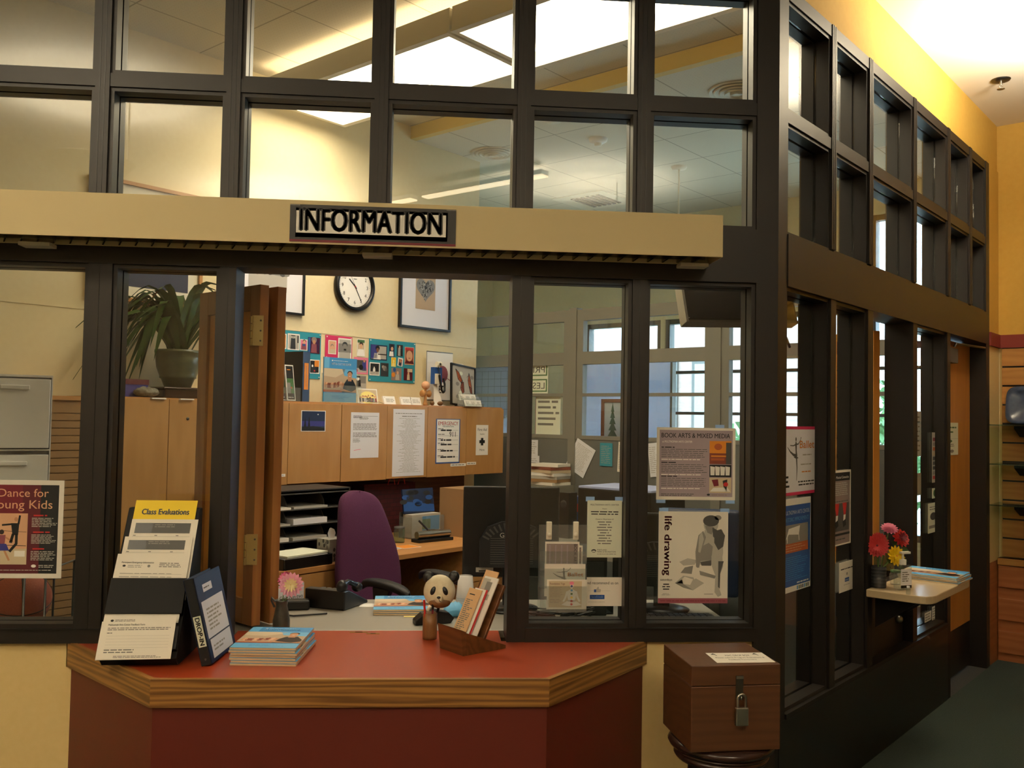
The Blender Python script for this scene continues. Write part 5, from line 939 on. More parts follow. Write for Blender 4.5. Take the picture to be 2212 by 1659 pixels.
photo('sepia portrait of a child on the pink board', (709, 735, 726, 765), 'peach', [('b', .55, .35, .36, .6, 'beige'), ('h', .5, .5, .17, 'peach'), ('hair', .48, .6, .2, 'taupe')])
photo('black and white photo of a man on the pink board', (730, 731, 759, 778), 'light_grey', [('r', .03, .35, .97, .75, 'grey'), ('b', .5, .38, .42, .6, 'light_grey'), ('h', .5, .58, .17, 'grey'), ('hair', .5, .7, .2, 'charcoal'), ('r', .42, .44, .6, .52, 'ink', 4)])
photo('photo of a smiling child in white shirt between the boards', (771, 733, 788, 770), 'beige', [('r', .05, .8, .95, .97, 'shrub'), ('b', .5, .42, .45, .8, 'white'), ('h', .5, .6, .19, 'peach'), ('hair', .52, .72, .23, 'hair')], d=WB-.002)
photo('pink bordered photo of a person with a drum', (764, 772, 795, 808), 'dark_grey', [('r', .1, .1, .9, .35, 'light_grey'), ('b', .72, .75, .15, .6, 'violet_blue'), ('h', .72, .8, .07, 'skin'), ('d', .15, .2, .12, 'red'), ('d', .5, .4, .15, 'ink')], 'pink', .08, d=WB-.002)
photo('black and white photo of a child with a cap beside the guide brochure', (768, 811, 791, 839), 'light_grey', [('r', .3, .4, .95, .95, 'grey'), ('b', .25, .65, .25, .6, 'ink'), ('h', .2, .75, .13, 'white'), ('r', .02, .82, .4, .95, 'ink', 4)], 'light_grey', d=WB-.002)
photo('photo of a person playing violin on the right teal board', (800, 745, 836, 778), 'light_grey', [('r', .02, .1, .4, .98, 'violet_blue'), ('b', .4, .45, .22, .5, 'white'), ('h', .42, .65, .08, 'skin_dark'), ('hair', .42, .78, .13, 'ink'), ('r', .45, .35, .98, .42, 'hair', 4)], 'navy')
photo('photo of a person in white with dark hair, right teal board', (840, 743, 852, 771), 'navy', [('b', .45, .42, .4, .8, 'white'), ('h', .55, .62, .22, 'peach'), ('hair', .5, .8, .33, 'hair')], 'navy')
photo('dark photo of a standing couple on the right teal board', (857, 745, 870, 770), 'charcoal', [('b', .42, .75, .22, .8, 'light_grey'), ('b', .68, .65, .15, .7, 'ink'), ('h', .45, .82, .12, 'peach')], 'charcoal')
photo('large red toned close-up of a child, right teal board', (874, 750, 894, 788), 'brick', [('b', .5, .22, .5, .5, 'maroon'), ('h', .5, .5, .34, 'peach'), ('r', .05, .82, .95, .97, 'red'), ('r', .4, .36, .6, .39, 'dark_red', 4)], 'peach')
photo('tiny yellow toned portrait on the right teal board', (845, 772, 855, 792), 'yellow', [('b', .5, .4, .3, .5, 'pale_yellow'), ('h', .5, .58, .2, 'pale_yellow')], 'pale_yellow')
photo('tiny tilted portrait with white border on right teal board', (859, 773, 870, 791), 'mauve', [('b', .5, .45, .3, .6, 'navy'), ('h', .5, .62, .2, 'skin')], 'white', .1, tilt=.12)
photo('white bordered photo of a white figure in darkness', (798, 783, 820, 811), 'ink', [('r', .1, .1, .9, .3, 'light_grey'), ('b', .45, .55, .13, .5, 'white'), ('h', .45, .6, .06, 'white')])
photo('dark photo of a plant shape on the right teal board', (822, 784, 839, 813), 'charcoal', [('d', .5, .6, .25, 'grey'), ('d', .3, .7, .15, 'light_grey'), ('d', .7, .5, .16, 'dark_grey')], 'charcoal')
photo('photo of a child with an orange balloon', (845, 795, 867, 822), 'taupe', [('b', .6, .5, .2, .6, 'light_grey'), ('h', .62, .62, .1, 'peach'), ('d', .2, .45, .17, 'orange'), ('d', .3, .85, .15, 'deep_blue')], 'taupe')
photo('sepia photo of a child in light clothes, lower right teal board', (872, 796, 891, 822), 'maroon', [('r', .4, .7, .95, .97, 'beige'), ('b', .52, .5, .16, .6, 'beige'), ('h', .52, .58, .1, 'peach')], 'maroon')
# ---- things standing on the overhead cabinets
def stand(px, py=866, b=2.5): p = at_b(px, py, b); p.z = OT; return p
def wpx(x0, x1, b, y=820): return (at_b(x1, y, b)-at_b(x0, y, b)).dot(AX)
def zpx(px, py, b): return at_b(px, py, b).z
b = 2.52
c0 = stand(618, b=2.5); o = thing('leaflet_stand', 'clear leaflet stand with dark photo leaflets at the cabinet left end', 'stand', tuple(c0), R45)
q = MB(); q.box(-.09, .09, -.03, .05, 0, .004, 'acrylic'); q.box(-.09, .09, -.032, -.03, 0, .09, 'acrylic'); q.box(-.09, .09, .048, .051, 0, .14, 'acrylic'); q.build('holder', o)
def leafl(mb, w, h): mb.R(w*.08, h*.03, w*.92, h*.97, 'ink', 1); mb.R(w*.12, h*.2, w*.88, h*.62, 'shrub', 2); mb.R(w*.12, h*.2, w*.5, h*.5, 'grey', 3); mb.L(w*.2, h*.84, w*.75, h*.89, 1, 'orange', 2, 2); mb.L(w*.15, h*.07, w*.8, h*.11, 1, 'white', 2, 3); mb.D(w*.6, h*.36, w*.1, h*.03, 'burnt_orange', 4)
for i, (dx, lab) in enumerate(((.025, 'dark photo leaflet with white border in the leaflet stand'), (-.03, 'white backed leaflet half hidden by the shutter in leaflet stand'))):
    q = MB(); q.T = Matrix.Rotation(-.15, 4, 'X') @ Matrix.Translation((-.035, 0, 0)); q.box(0, .07, 0, .006, 0, .235, 'white'); leafl(q, .07, .235); q.build('leaflet', loc=tuple(c0+AX*dx+BX*(-.025+.02*i)+Vector((0, 0, .005))), rz=R45+.1, label=lab, cat='leaflet')
c0 = stand(660, b=2.47); o = thing('magazine_file', 'dark blue magazine file with mustard spine label', 'file', tuple(c0), R45+math.radians(12))
q = MB(); q.box(-.032, .032, 0, .004, 0, .33, 'navy'); q.box(-.035, .035, .004, .25, 0, .003, 'charcoal')
for x in (-.035, .032): q.prism([(.0, 0), (.25, 0), (.25, .33), (.14, .33), (.0, .33)], x, x+.003, 'charcoal', ax='x')
q.box(-.035, .035, .246, .25, 0, .33, 'charcoal'); q.box(-.032, .032, .004, .246, .322, .326, 'charcoal'); q.build('case', o)
q = MB(); q.box(-.02, .02, -.0015, 0, .08, .255, 'orange'); q.T = Matrix.Translation((0, -.0012, 0)); q.L(-.004, .10, .004, .235, 14, 'grey_ink', 1, 4); q.build('label', o)
q = MB(); w_ = wpx(699, 770, 2.5); p = stand(734, b=2.5); h_ = zpx(734, 775, 2.5)-OT; q.T = Matrix.Translation((-w_/2, 0, 0)); q.box(0, w_, 0, .008, 0, h_, 'blue'); guide_cover(q, w_, h_)
q.build('guide_magazine', loc=tuple(p+Vector((0, 0, .006))), rz=R45, label='arts and culture guide standing upright on the overhead cabinet', cat='magazine')
o = thing('magazine_holder', 'clear holder around the upright arts guide on the cabinet', 'holder', tuple(p), R45); q = MB(); q.box(-w_/2-.005, w_/2+.03, -.02, -.017, 0, .12, 'acrylic'); q.box(-w_/2-.005, w_/2+.03, -.02, .03, 0, .004, 'acrylic'); q.box(-w_/2-.005, w_/2+.03, .015, .018, .004, .2, 'acrylic'); q.build('panel', o)
def group_(mb, w, h):
    mb.R(w*.05, h*.05, w*.95, h*.93, 'beige', 1); mb.D(w*.5, h*.4, w*.4, h*.42, 'pale_yellow', 2); r = random.Random(1)
    for i in range(12): mb.D(w*(.12+.07*i), h*(.4+.15*r.random()), w*.04, h*.06, r.choice(['skin', 'peach', 'skin_dark']), 3); mb.R(w*(.08+.07*i), h*.12, w*(.15+.07*i), h*.38, r.choice(['dark_grey', 'mauve', 'navy', 'light_grey']), 3)
q = MB(); w_ = wpx(774, 818, 2.5); p = stand(796, b=2.52); h_ = zpx(796, 839, 2.52)-OT; q.T = Matrix.Rotation(-.2, 4, 'X') @ Matrix.Translation((-w_/2, 0, 0)); q.box(0, w_, 0, .002, 0, h_, 'white'); group_(q, w_, h_); q.build('group_photo_card', loc=tuple(p), rz=R45, label='small group photo card leaning right of the upright guide', cat='card')
p = stand(800, b=2.46); q = MB(); q.ball((0, 0, .016), (.045, .02, .016), 'acrylic', 16, 8); q.tube([(-.02, -.025, .01), (.06, -.03, .012), (.1, -.03, .003)], .0015, 'dark_steel', 6); q.build('reading_glasses', loc=tuple(p), rz=R45, label='folded clear reading glasses before the group photo card', cat='glasses')
for (x0, x1, lab) in ((831, 856, 'single small white card stand left of the paired cards'), (868, 891, 'left of two paired white business cards'), (889, 911, 'right of two paired white business cards next to the wooden toy')):
    p = stand((x0+x1)/2, b=2.48); w_ = wpx(x0, x1, 2.48); q = MB(); q.T = Matrix.Rotation(-.35, 4, 'X') @ Matrix.Translation((-w_/2, 0, 0)); q.box(0, w_, 0, .014, 0, .062, 'white'); q.L(w_*.2, .015, w_*.9, .045, 3, 'pale_ink', 1, x0); q.D(w_*.12, .052, .003, .002, 'grey_ink', 1, 8); q.build('business_card_stack', loc=tuple(p), rz=R45, label=lab, cat='cards', group='business cards on the cabinet')
p = stand(919, b=2.47); o = thing('kendama_toy', 'wooden cup and ball toy standing on the cabinet', 'toy', tuple(p), R45)
q = MB(); q.lathe([(0, 0), (.017, 0), (.019, .01), (.012, .03), (.009, .08), (.008, .125), (.0, .13)], 'maple', 20); q.build('handle', o)
q = MB(); q.lathe([(.0, -.036), (.026, -.038), (.027, -.03), (.011, -.005), (.011, .005), (.026, .03), (.027, .038), (.02, .034), (0, .02)], 'maple', 22, c=(0, 0, .088), ax='x'); q.build('cross_cup', o)
q = MB(); q.ball((0, 0, .15), .032, 'peach', 22, 14); q.build('ball', o)
for px, lab, sx in ((934, 'rounded dark wooden piece beside the toy', .018), (951, 'oblong dark wooden piece right of the rounded one', .028)):
    p = stand(px, b=2.45); q = MB(); q.ball((0, 0, .017), (sx, .016, .017), 'bamboo', 16, 10); q.build('wooden_piece', loc=tuple(p), rz=R45, label=lab, cat='ornament', group='wooden pieces on the cabinet')
# white defibrillator sign with blue print, desk microphone stands in front
def aed(mb, w, h):
    mb.R(w*.0, h*.0, w, h*.02, 'dark_steel', 1); mb.R(0, h*.98, w, h, 'dark_steel', 1); mb.R(0, 0, w*.02, h, 'dark_steel', 1); mb.D(w*.62, h*.55, w*.2, h*.17, 'mauve', 1); mb.S([(w*.66, h*.5), (w*.85, h*.45), (w*.98, h*.4)], w*.02, 'mauve', 2); mb.X('AED', w*.32, h*.16, h*.16, 'ink', 2, bold=.02, width=w*.42)
sheet('defibrillator_sign', 'white AED sign leaning on the wall behind the lamps', 'sign', (920, 760, 977, 866), 'b', 2.72, aed, 'white')
p = stand(944, b=2.58); o = thing('white_desk_lamp', 'white curved lamp stand with black coiled neck, left one', 'lamp', tuple(p), R45)
q = MB(); q.grid([[(-.05, -.01, 0), (.06, -.01, 0)], [(-.035, .0, .08), (.035, .0, .08)], [(-.02, .02, .17), (.015, .02, .17)], [(-.02, .01, .22), (.02, .01, .22)]], 'white'); q.box(-.055, .065, -.03, .03, 0, .006, 'white'); q.build('base', o)
q = MB(); q.box(-.045, .05, .0, .03, .17, .30, 'deep_blue'); q.build('blue_pad', o)
q = MB(); q.box(-.03, .02, -.012, -.001, .17, .25, 'off_white'); q.build('plate', o)
q = MB(); q.tube([(.0, -.02, .24), (.005, -.03, .17), (.015, -.035, .12), (.03, -.035, .105), (.045, -.035, .12), (.05, -.03, .17), (.045, -.02, .215)], .0085, 'black', 10); q.build('coiled_neck', o)
q = MB(); q.tube([(-.022, -.01, .325), (.022, -.01, .325)], .019, 'off_white', 16); q.lathe([(.01, 0), (.008, .004), (0, .004)], 'charcoal', 14, c=(0, -.028, .325), ax='y'); q.build('head', o); q = MB(); q.tube([(0, -.01, .31), (-.002, -.018, .26), (0, -.02, .24)], .003, 'charcoal', 6); q.build('cable', o)
p = stand(988, b=2.62); o = thing('white_desk_lamp', 'white lamp head with dark neck behind the butterfly picture', 'lamp', tuple(p), R45)
q = MB(); q.tube([(0, 0, .0), (-.015, .01, .1), (0, .01, .31)], .02, 'dark_grey', 12); q.build('neck', o); q = MB(); q.tube([(-.04, -.005, .325), (.045, -.005, .325)], .02, 'off_white', 16); q.box(-.012, .012, -.027, -.022, .319, .331, 'black'); q.build('head', o); q = MB(); q.tube([(.045, 0, .325), (.07, .005, .31), (.075, .01, .28)], .003, 'charcoal', 6); q.build('cable', o)
p = stand(1001, 862, b=2.54); w_ = wpx(970, 1024, 2.54); z0 = zpx(998, 846, 2.54); hh = zpx(998, 782, 2.54)-z0
o = thing('butterfly_picture', 'small black framed picture of two butterflies on the cabinet', 'picture', (p.x, p.y, OT), R45)
T0 = Matrix.Rotation(.10, 4, 'Y') @ Matrix.Rotation(-.12, 4, 'X') @ Matrix.Translation((-w_/2-.005, 0, .0)); h2 = zpx(998, 782, 2.54)-OT-.02
q = MB(); q.T = T0
for a_ in ((0, .012, 0, h2), (w_-.012, w_, 0, h2), (.012, w_-.012, 0, .012), (.012, w_-.012, h2-.012, h2)): q.box(a_[0], a_[1], -.012, .004, a_[2], a_[3], 'black')
q.build('frame', o)
def butter(mb, w, h):
    mb.R(.01, .01, w-.01, h-.01, 'light_grey', 1); r = random.Random(4)
    for i in range(14): mb.D(w*(.1+.8*r.random()), h*(.15+.7*r.random()), w*.07, h*.05, r.choice(['greenish_paper', 'grey', 'light_grey']), 2, 8)
    for p_, m_ in (([(.2, .88), (.34, .80), (.48, .62), (.44, .56), (.30, .64)], 'burnt_orange'), ([(.44, .58), (.52, .6), (.55, .36), (.48, .3), (.40, .44)], 'brick'), ([(.74, .84), (.80, .70), (.86, .48), (.74, .52), (.70, .66)], 'burnt_orange'), ([(.74, .52), (.86, .48), (.88, .34), (.80, .36)], 'brick')):
        mb.P([(w*a, h*c) for a, c in p_], m_, 4); mb.S([(w*a, h*c) for a, c in p_+p_[:1]], w*.018, 'ink', 5)
        cx, cy = sum(a for a, c in p_)/len(p_), sum(c for a, c in p_)/len(p_)
        for a, c in p_: mb.S([(w*cx, h*cy), (w*a, h*c)], w*.008, 'ink', 5)
    mb.D(w*.46, h*.60, w*.02, h*.05, 'ink', 6)
q = MB(); q.T = T0; q.box(.005, w_-.005, -.001, .003, .005, h2-.005, 'light_grey'); q.T = T0 @ Matrix.Translation((0, -.001, 0)); butter(q, w_, h2); q.build('artwork', o)
p = stand(1016, 868, b=2.45); o = thing('card_holder', 'clear two-tier business card holder at the cabinet right end', 'holder', tuple(p), R45)
for z, y, nm_ in ((.045, .03, 0), (0.0, -.03, 1)):
    q = MB(); q.box(-.1, .1, y-.025, y+.01, z+.0, z+.003, 'acrylic'); q.box(-.1, .1, y-.027, y-.024, z, z+.022, 'acrylic'); q.box(-.1, .1, y+.012, y+.015, max(0, z-.045), z+.06, 'acrylic'); q.build('tier', o)
q = MB()
for x in (-.1, .098): q.prism([(-.055, 0), (.045, 0), (.045, .1), (.02, .1)], x, x+.002, 'acrylic', ax='x')
q.build('side_panel', o)
tl = ['left card stack in the upper tier of the clear card holder', 'middle card stack in the upper tier of the clear card holder', 'right card stack in the upper tier of the clear card holder', 'left card stack in the lower tier of the clear card holder', 'middle card stack in the lower tier of the clear card holder', 'right card stack in the lower tier of the clear card holder']
for k in range(6):
    x = (-.064, 0, .064)[k % 3]; up_ = k < 3; q = MB(); q.T = Matrix.Translation((x-.03, .022 if up_ else -.038, .05 if up_ else .004)) @ Matrix.Rotation(-.3, 4, 'X'); q.box(0, .06, 0, .006, 0, .05, 'white'); q.L(.01, .012, .05, .036, 3, 'pale_ink', 1, k); q.build('business_card_stack', loc=tuple(p), rz=R45, label=tl[k], cat='cards', group='business cards in the clear holder')
# ---- plant on the tall cabinet
pb = AB(.415, 2.60, OT); tr = thing('plant_tray', 'dark brown tray under the potted plant on tall cabinet', 'tray', tuple(pb), R45)
q = MB(); q.box(-.15, .19, -.13, .13, 0, .05, 'stool_wood'); q.box(-.17, .21, -.15, .15, .05, .062, 'stool_wood'); q.build('body', tr, bevel=.006)
o = thing('potted_clivia', 'strap-leaved plant in a green glazed pot on the tall cabinet', 'plant', tuple(pb+Vector((0, 0, .064))), R45)
q = MB(); q.lathe([(0, 0), (.075, 0), (.095, .05), (.106, .058), (.104, .066), (.124, .12), (.13, .17), (.127, .195), (.136, .205), (.136, .222), (.118, .222), (.115, .18), (.0, .17)], 'glaze', 36); q.build('pot', o)
q = MB(); q.lathe([(.114, .195), (.0, .2)], 'hair', 24); q.build('soil', o)
rng = random.Random(11); q = MB(); qd = MB()
for k in range(64):
    if k < 50: th = rng.uniform(1.9, 4.05)
    else: th = rng.uniform(-1.3, 1.5)
    ln = rng.uniform(.42, .74); ri = rng.uniform(.24, .42)*(1.15 if k % 3 == 0 else 1); dr = rng.uniform(.1, .62) if k < 50 else rng.uniform(.0, .2); wd = rng.uniform(.014, .024)
    d = Vector((math.cos(th), math.sin(th)*.55, 0)); s_ = Vector((-math.sin(th), math.cos(th), 0)).normalized(); c0 = Vector((rng.uniform(-.05, .05), rng.uniform(-.04, .04), .19)); rows = []; reach = ln*(.55+.3*rng.random()); tw = rng.uniform(-.6, .6)
    for i in range(10):
        t = i/9; p_ = c0+d*reach*(t**1.1)+Vector((0, 0, ri*math.sin(min(1, t*1.5)*math.pi/2)*1.0-dr*max(0, t-.3)**1.6*1.4)); w_ = wd*(.45+.9*math.sin(math.pi*min(1, t*1.02)**.8))*(1 if t < .85 else (1-t)/.15+.05); sv = (s_*math.cos(tw*t)+Vector((0, 0, 1))*math.sin(tw*t))
        cl_ = lambda v: (v.x, min(v.y, .145), max(v.z, -.05) if v.y > -.2 else v.z); rows.append([cl_(p_-sv*w_), cl_(p_-Vector((0, 0, .005))), cl_(p_+sv*w_)])
    q.grid(rows, 'leaf_green')
    if k % 9 == 0: qd.grid([[tuple(Vector(x)+Vector((0, 0, .0008))) for x in r_] for r_ in rows[-3:]], 'leaf_dry')
q.build('leaves', o); qd.build('dry_leaf_tips', o)
p = at_b(316, 848, 2.50); p.z = OT; q = MB(); rr = random.Random(2)
q.ball((0, 0, .025), (.072, .05, .026), 'stone', 22, 12); q.v = [(x*(1+rr.uniform(-.06, .06)), y*(1+rr.uniform(-.08, .08)), max(0, z*(1+rr.uniform(-.2, .25)))) for x, y, z in q.v]; q.build('rock', loc=tuple(p), rz=R45, label='flat speckled rock beside the plant tray on tall cabinet', cat='rock')
p = at_b(274, 845, 2.58); p.z = OT; o = thing('patterned_box', 'purple patterned box left of the rock on tall cabinet', 'box', tuple(p), R45); q = MB(); q.box(-.1, .1, -.05, .05, 0, .07, 'violet_blue'); q.build('body', o); q = MB(); q.box(-.103, .103, -.053, .053, .07, .10, 'maroon'); q.build('lid', o)
# ---- left foreground: plastic drawers, basketball and ledge
o = thing('plastic_drawer_tower', 'translucent white plastic drawer tower at the far left', 'drawers', (-2.0, 1.05, 0), .42); z = .0; hs = [.36, .36, .36, .36, .28]
q = MB()
for s_ in (-.155, .15): q.box(s_, s_+.005, -.15, .15, 0, 1.742, 'cloudy_plastic')
q.box(-.155, .155, -.15, .15, 1.735, 1.745, 'cloudy_plastic'); q.box(-.155, .155, .145, .15, 0, 1.735, 'cloudy_plastic')
for i in range(1, 5): q.box(-.15, .15, -.15, .145, i*.35-.006, i*.35, 'cloudy_plastic')
q.build('shell', o)
for i in range(5):
    q = MB(); z0 = i*.35+.006; q.box(-.146, .146, -.165, -.155, z0, z0+.32, 'cloudy_plastic'); q.box(-.146, .146, -.155, .12, z0, z0+.006, 'cloudy_plastic'); q.box(-.06, .06, -.178, -.165, z0+.27, z0+.29, 'cloudy_plastic'); q.build('drawer', o, bevel=.004)
o = thing('window_ledge', 'dark low ledge inside the leftmost window', 'ledge', (-1.75, .32, 0)); q = MB(); q.box(-.45, .38, -.14, .26, .655, .685, 'charcoal'); q.build('top', o)
for x in (-.42, .35):
    q = MB(); q.box(x-.02, x+.02, .2, .24, 0, .655, 'charcoal'); q.build('leg', o)
bp = at_y(42, 1300, .46); q = MB(); q.ball((0, 0, 0), .121, 'basket_orange', 32, 20)
for rot in ((0, 0), (math.pi/2, 0), (0, math.pi/2)):
    q.T = Matrix.Rotation(.5, 4, 'Z') @ Matrix.Rotation(.4, 4, 'X') @ Matrix.Rotation(rot[0], 4, 'X') @ Matrix.Rotation(rot[1], 4, 'Y'); q.lathe([(.1195, -.0022), (.1222, -.0015), (.1222, .0015), (.1195, .0022)], 'hair', 40)
q.build('basketball', loc=(bp.x, .46, .685+.1215), label='orange basketball on the ledge behind the left window', cat='ball')
o = thing('wire_ball_rack', 'grey wire rack around the basketball at left window', 'rack', (bp.x, .46, .685))
for px in (52, 98):
    p = at_y(px, 1300, .32); q = MB(); q.tube([(p.x-bp.x, -.145, 0), (p.x-bp.x, -.145, .26), (p.x-bp.x, .14, .26), (p.x-bp.x, .14, 0)], .005, 'wire', 8); q.build('wire_leg', o)
# ---- folding wooden shutters opened into the office
def shutter(label, loc, rz):
    o = thing('wooden_shutter', label, 'shutter', loc, rz, 'folding wooden shutters'); w, h, t = .47, 1.345, .04
    for x0, x1 in ((0, .07), (w-.07, w)):
        q = MB(); q.box(x0, x1, -t, 0, 0, h, 'shutter_wood'); q.build('stile', o, bevel=.002)
    for z0, z1 in ((0, .1), (h-.1, h)):
        q = MB(); q.box(.07, w-.07, -t, 0, z0, z1, 'shutter_wood'); q.build('rail', o, bevel=.002)
    q = MB(); q.box(.065, w-.065, -t*.68, -t*.32, .095, h-.095, 'door_wood'); q.build('panel', o); return o
sd = math.radians(133)
s1 = shutter('wooden shutter leaf hinged at the left window post', (-.705, .20, .752), sd)
s2 = shutter('wooden shutter leaf folded right of the hinged one', (-.645, .25, .752), sd)
q = MB()
q = MB(); q.T = Matrix.Rotation(-sd, 4, 'Z')
for zz in (.30, 1.16):
    q = MB(); q.T = Matrix.Rotation(-sd, 4, 'Z'); q.box(-.028, .016, -.005, -.003, zz-.06, zz+.06, 'hinge')
    for k in range(3): q.ball((.006, -.006, zz-.04+.04*k), (.004, .002, .004), 'dark_steel', 8, 4)
    for k in range(4): q.tube([(-.03, -.006, zz-.06+.03*k), (-.03, -.006, zz-.034+.03*k)], .006, 'hinge', 8)
    q.build('hinge', s1)
# ---- front desk
o = thing('reception_desk', 'grey laminate reception desk behind the red counter', 'desk', (.25, .19, 0))
q = MB(); q.box(-1.2, 1.0, .004, .62, .708, .738, 'grey_laminate'); q.build('desktop', o, bevel=.003)
q = MB(); q.box(-1.18, .98, .06, .08, .05, .708, 'grey'); q.build('modesty_panel', o)
for x in (-1.18, .94):
    q = MB(); q.box(x, x+.03, .08, .6, 0, .708, 'grey'); q.build('side_panel', o)
DZ = .738
# desk telephone
p = at_z(718, 1318, DZ); o = thing('desk_telephone', 'black desk telephone with handset on the grey desk', 'telephone', (p.x, p.y+.1, DZ), math.radians(-25))
q = MB(); q.prism([(-.09, 0), (.12, 0), (.12, .012), (-.05, .085), (-.09, .085)], -.10, .10, 'black', ax='x'); q.build('base', o, bevel=.006)
q = MB(); q.tube([(.075, -.08, .10), (.075, -.02, .115), (.075, .06, .085)], [.016, .011, .014], 'black', 12); q.ball((.075, -.07, .10), (.024, .028, .03), 'black', 14, 10); q.ball((.075, .06, .078), (.024, .028, .022), 'black', 14, 10); q.build('handset', o)
q = MB()
for i in range(4):
    for j in range(3): q.box(-.075+.03*j, -.055+.03*j, .02+.022*i-.02, .034+.022*i-.02, .07-.0088*i*1.1, .074-.0088*i*1.1, 'dark_grey')
q.build('keypad', o)
p = at_z(640, 1316, DZ); o = thing('power_adapter', 'black power adapter block behind the flower vase', 'adapter', (p.x, p.y, DZ), .2); q = MB(); q.box(-.06, .055, -.03, .03, 0, .042, 'black'); q.build('body', o, bevel=.008, seg=3); q = MB(); q.tube([(-.05, -.02, .01), (-.1, -.1, .006), (-.02, -.16, .006), (.12, -.14, .006)], .004, 'black', 8); q.build('cord', o)
for px, py, w_, l_, a, lab in ((806, 1308, .115, .075, -.05, 'white blank card on the grey desk left of the guide stack'), (822, 1324, .05, .045, .5, 'white paper corner sticking out beside the desk guide stack')):
    p = at_z(px, py, DZ); q = MB(); q.box(-w_/2, w_/2, -l_/2, l_/2, 0.0004, .0014, 'white'); q.build('note_card', loc=(p.x, p.y, DZ), rz=a, label=lab, cat='card')
p = at_z(869, 1330, DZ); gg = None
for k in range(3):
    lab = ['bottom guide of the stack on the grey desk', 'middle guide of the stack on the grey desk', 'top guide of the stack on the grey desk, before the chair'][k]; loc = (p.x, p.y+.004, DZ+.0005+.0087*k); rz = math.radians(-1+1.5*k)
    if gg is None: gg = guide(lab, loc, rz, .245, .30, .0074, 'guide magazines on the grey desk')
    else: copy_tree(gg, loc, rz, lab)
p = at_z(888, 1331, DZ); q = MB(); q.box(-.03, .035, -.006, .012, .0004, .002, 'pale_yellow'); q.build('sticky_note', loc=(p.x, p.y-.016, DZ), label='yellow sticky note at the front of the desk guide stack', cat='note')
p = at_z(935, 1350, DZ); o = thing('tape_dispenser', 'black tape dispenser behind the bamboo pen cup', 'dispenser', (p.x, p.y+.03, DZ), .3); q = MB(); q.prism([(-.08, 0), (.07, 0), (.085, .02), (.06, .045), (.0, .058), (-.05, .045), (-.08, .02)], -.025, .025, 'black', ax='y'); q.build('body', o, bevel=.004); q = MB(); q.lathe([(.02, -.012), (.026, -.012), (.026, .012), (.02, .012), (.02, -.012)], 'off_white', 20, c=(0, 0, .05), ax='y'); q.build('tape_roll', o)
p = at_z(1000, 1332, DZ); o = thing('plastic_cup_stack', 'stack of clear plastic cups on the desk by the monitor', 'cups', (p.x+.01, .50, DZ))
cp = None
for k in range(9):
    q = MB(); q.lathe([(0, .0), (.036, 0), (.026, .1) if False else (.040, .0), (.040, .006), (.031, .095), (.0, .095)], 'cup_plastic', 22); c_ = q.build('cup', o, loc=(0, 0, .0+.0085*k)) if k == 0 else None
    if k: c_ = cp.copy(); C.objects.link(c_); c_.parent = o; c_.location = (0, 0, .0085*k)
    cp = cp or c_
q = MB(); q.ball((0, 0, .028), (.05, .03, .028), 'sky_blue', 14, 8); r0 = random.Random(6); q.v = [(x*(1+r0.uniform(-.12, .12)), y*(1+r0.uniform(-.1, .1)), max(0, z*(1+r0.uniform(-.2, .2)))) for x, y, z in q.v]; p = at_z(982, 1338, DZ); q.build('blue_cloth', loc=(p.x, p.y+.05, DZ), label='crumpled light blue cloth at the foot of the cup stack', cat='cloth')
# monitors seen from behind
def monitor(label, loc, rz, w, h, z0, brand=True):
    o = thing('computer_monitor', label, 'monitor', loc, rz, 'computer monitors'); 
    q = MB(); q.box(-w/2, w/2, 0, .03, z0, z0+h, 'black'); q.build('back_shell', o, bevel=.006)
    q = MB(); q.box(-w/2+.012, w/2-.012, .030, .0315, z0+.015, z0+h-.015, 'screen_dark'); q.build('screen', o)
    q = MB(); q.prism([(-w*.33, z0+h*.12), (w*.33, z0+h*.12), (w*.33, z0+h*.42), (w*.25, z0+h*.56), (w*.1, z0+h*.62), (-w*.1, z0+h*.62), (-w*.25, z0+h*.56), (-w*.33, z0+h*.42)], -.04, 0, 'soft_black', ax='y')
    for i in range(13):
        t = -1.1+.17*i; q.T = Matrix.Translation((w*.30*math.sin(t), -.0405, z0+h*.34+h*.235*math.cos(t))) @ Matrix.Rotation(t, 4, 'Y'); q.box(-.004, .004, -.001, 0, -.016, .016, 'dark_grey')
    q.T = Matrix.Identity(4)
    for i in range(12): q.box(-w*.22, w*.22, -.041, -.04, z0+h*(.16+.025*i), z0+h*(.168+.025*i), 'dark_grey')
    q.build('rear_hump', o, bevel=.004)
    q = MB(); q.box(-w/2+.14*w, -w/2+.31*w, -.0412, -.0, z0+h*.06, z0+h*.115, 'light_grey'); q.build('label', o) if False else None
    q = MB(); q.box(-.035, .035, -.02, .02, .02, z0+h*.3, 'black'); q.build('stand_neck', o); q = MB(); q.lathe([(0, 0), (.12, 0), (.125, .008), (.06, .02), (0, .022)], 'black', 28); q.build('stand_base', o)
    if brand:
        q = MB(); q.T = Matrix.Translation((0, -.0412, 0)); q.X('Gateway', .0, z0+h*.45, .022, 'light_grey', 1, 'C'); q.build('lettering', o)
    q = MB(); q.box(-w*.36, -w*.18, -.002, 0, z0+h*.055, z0+h*.105, 'light_grey'); q.box(-w*.33, -w*.22, -.0025, -.002, z0+h*.06, z0+h*.075, 'ink'); q.build('serial_label', o); return o
p0 = at_y(1000, 1150, .6); p1 = at_y(1208, 1150, .6)
monitor('back of a black monitor standing beside the cup stack', ((p0.x+p1.x)/2, .60, DZ), 0, p1.x-p0.x, .40, .140)
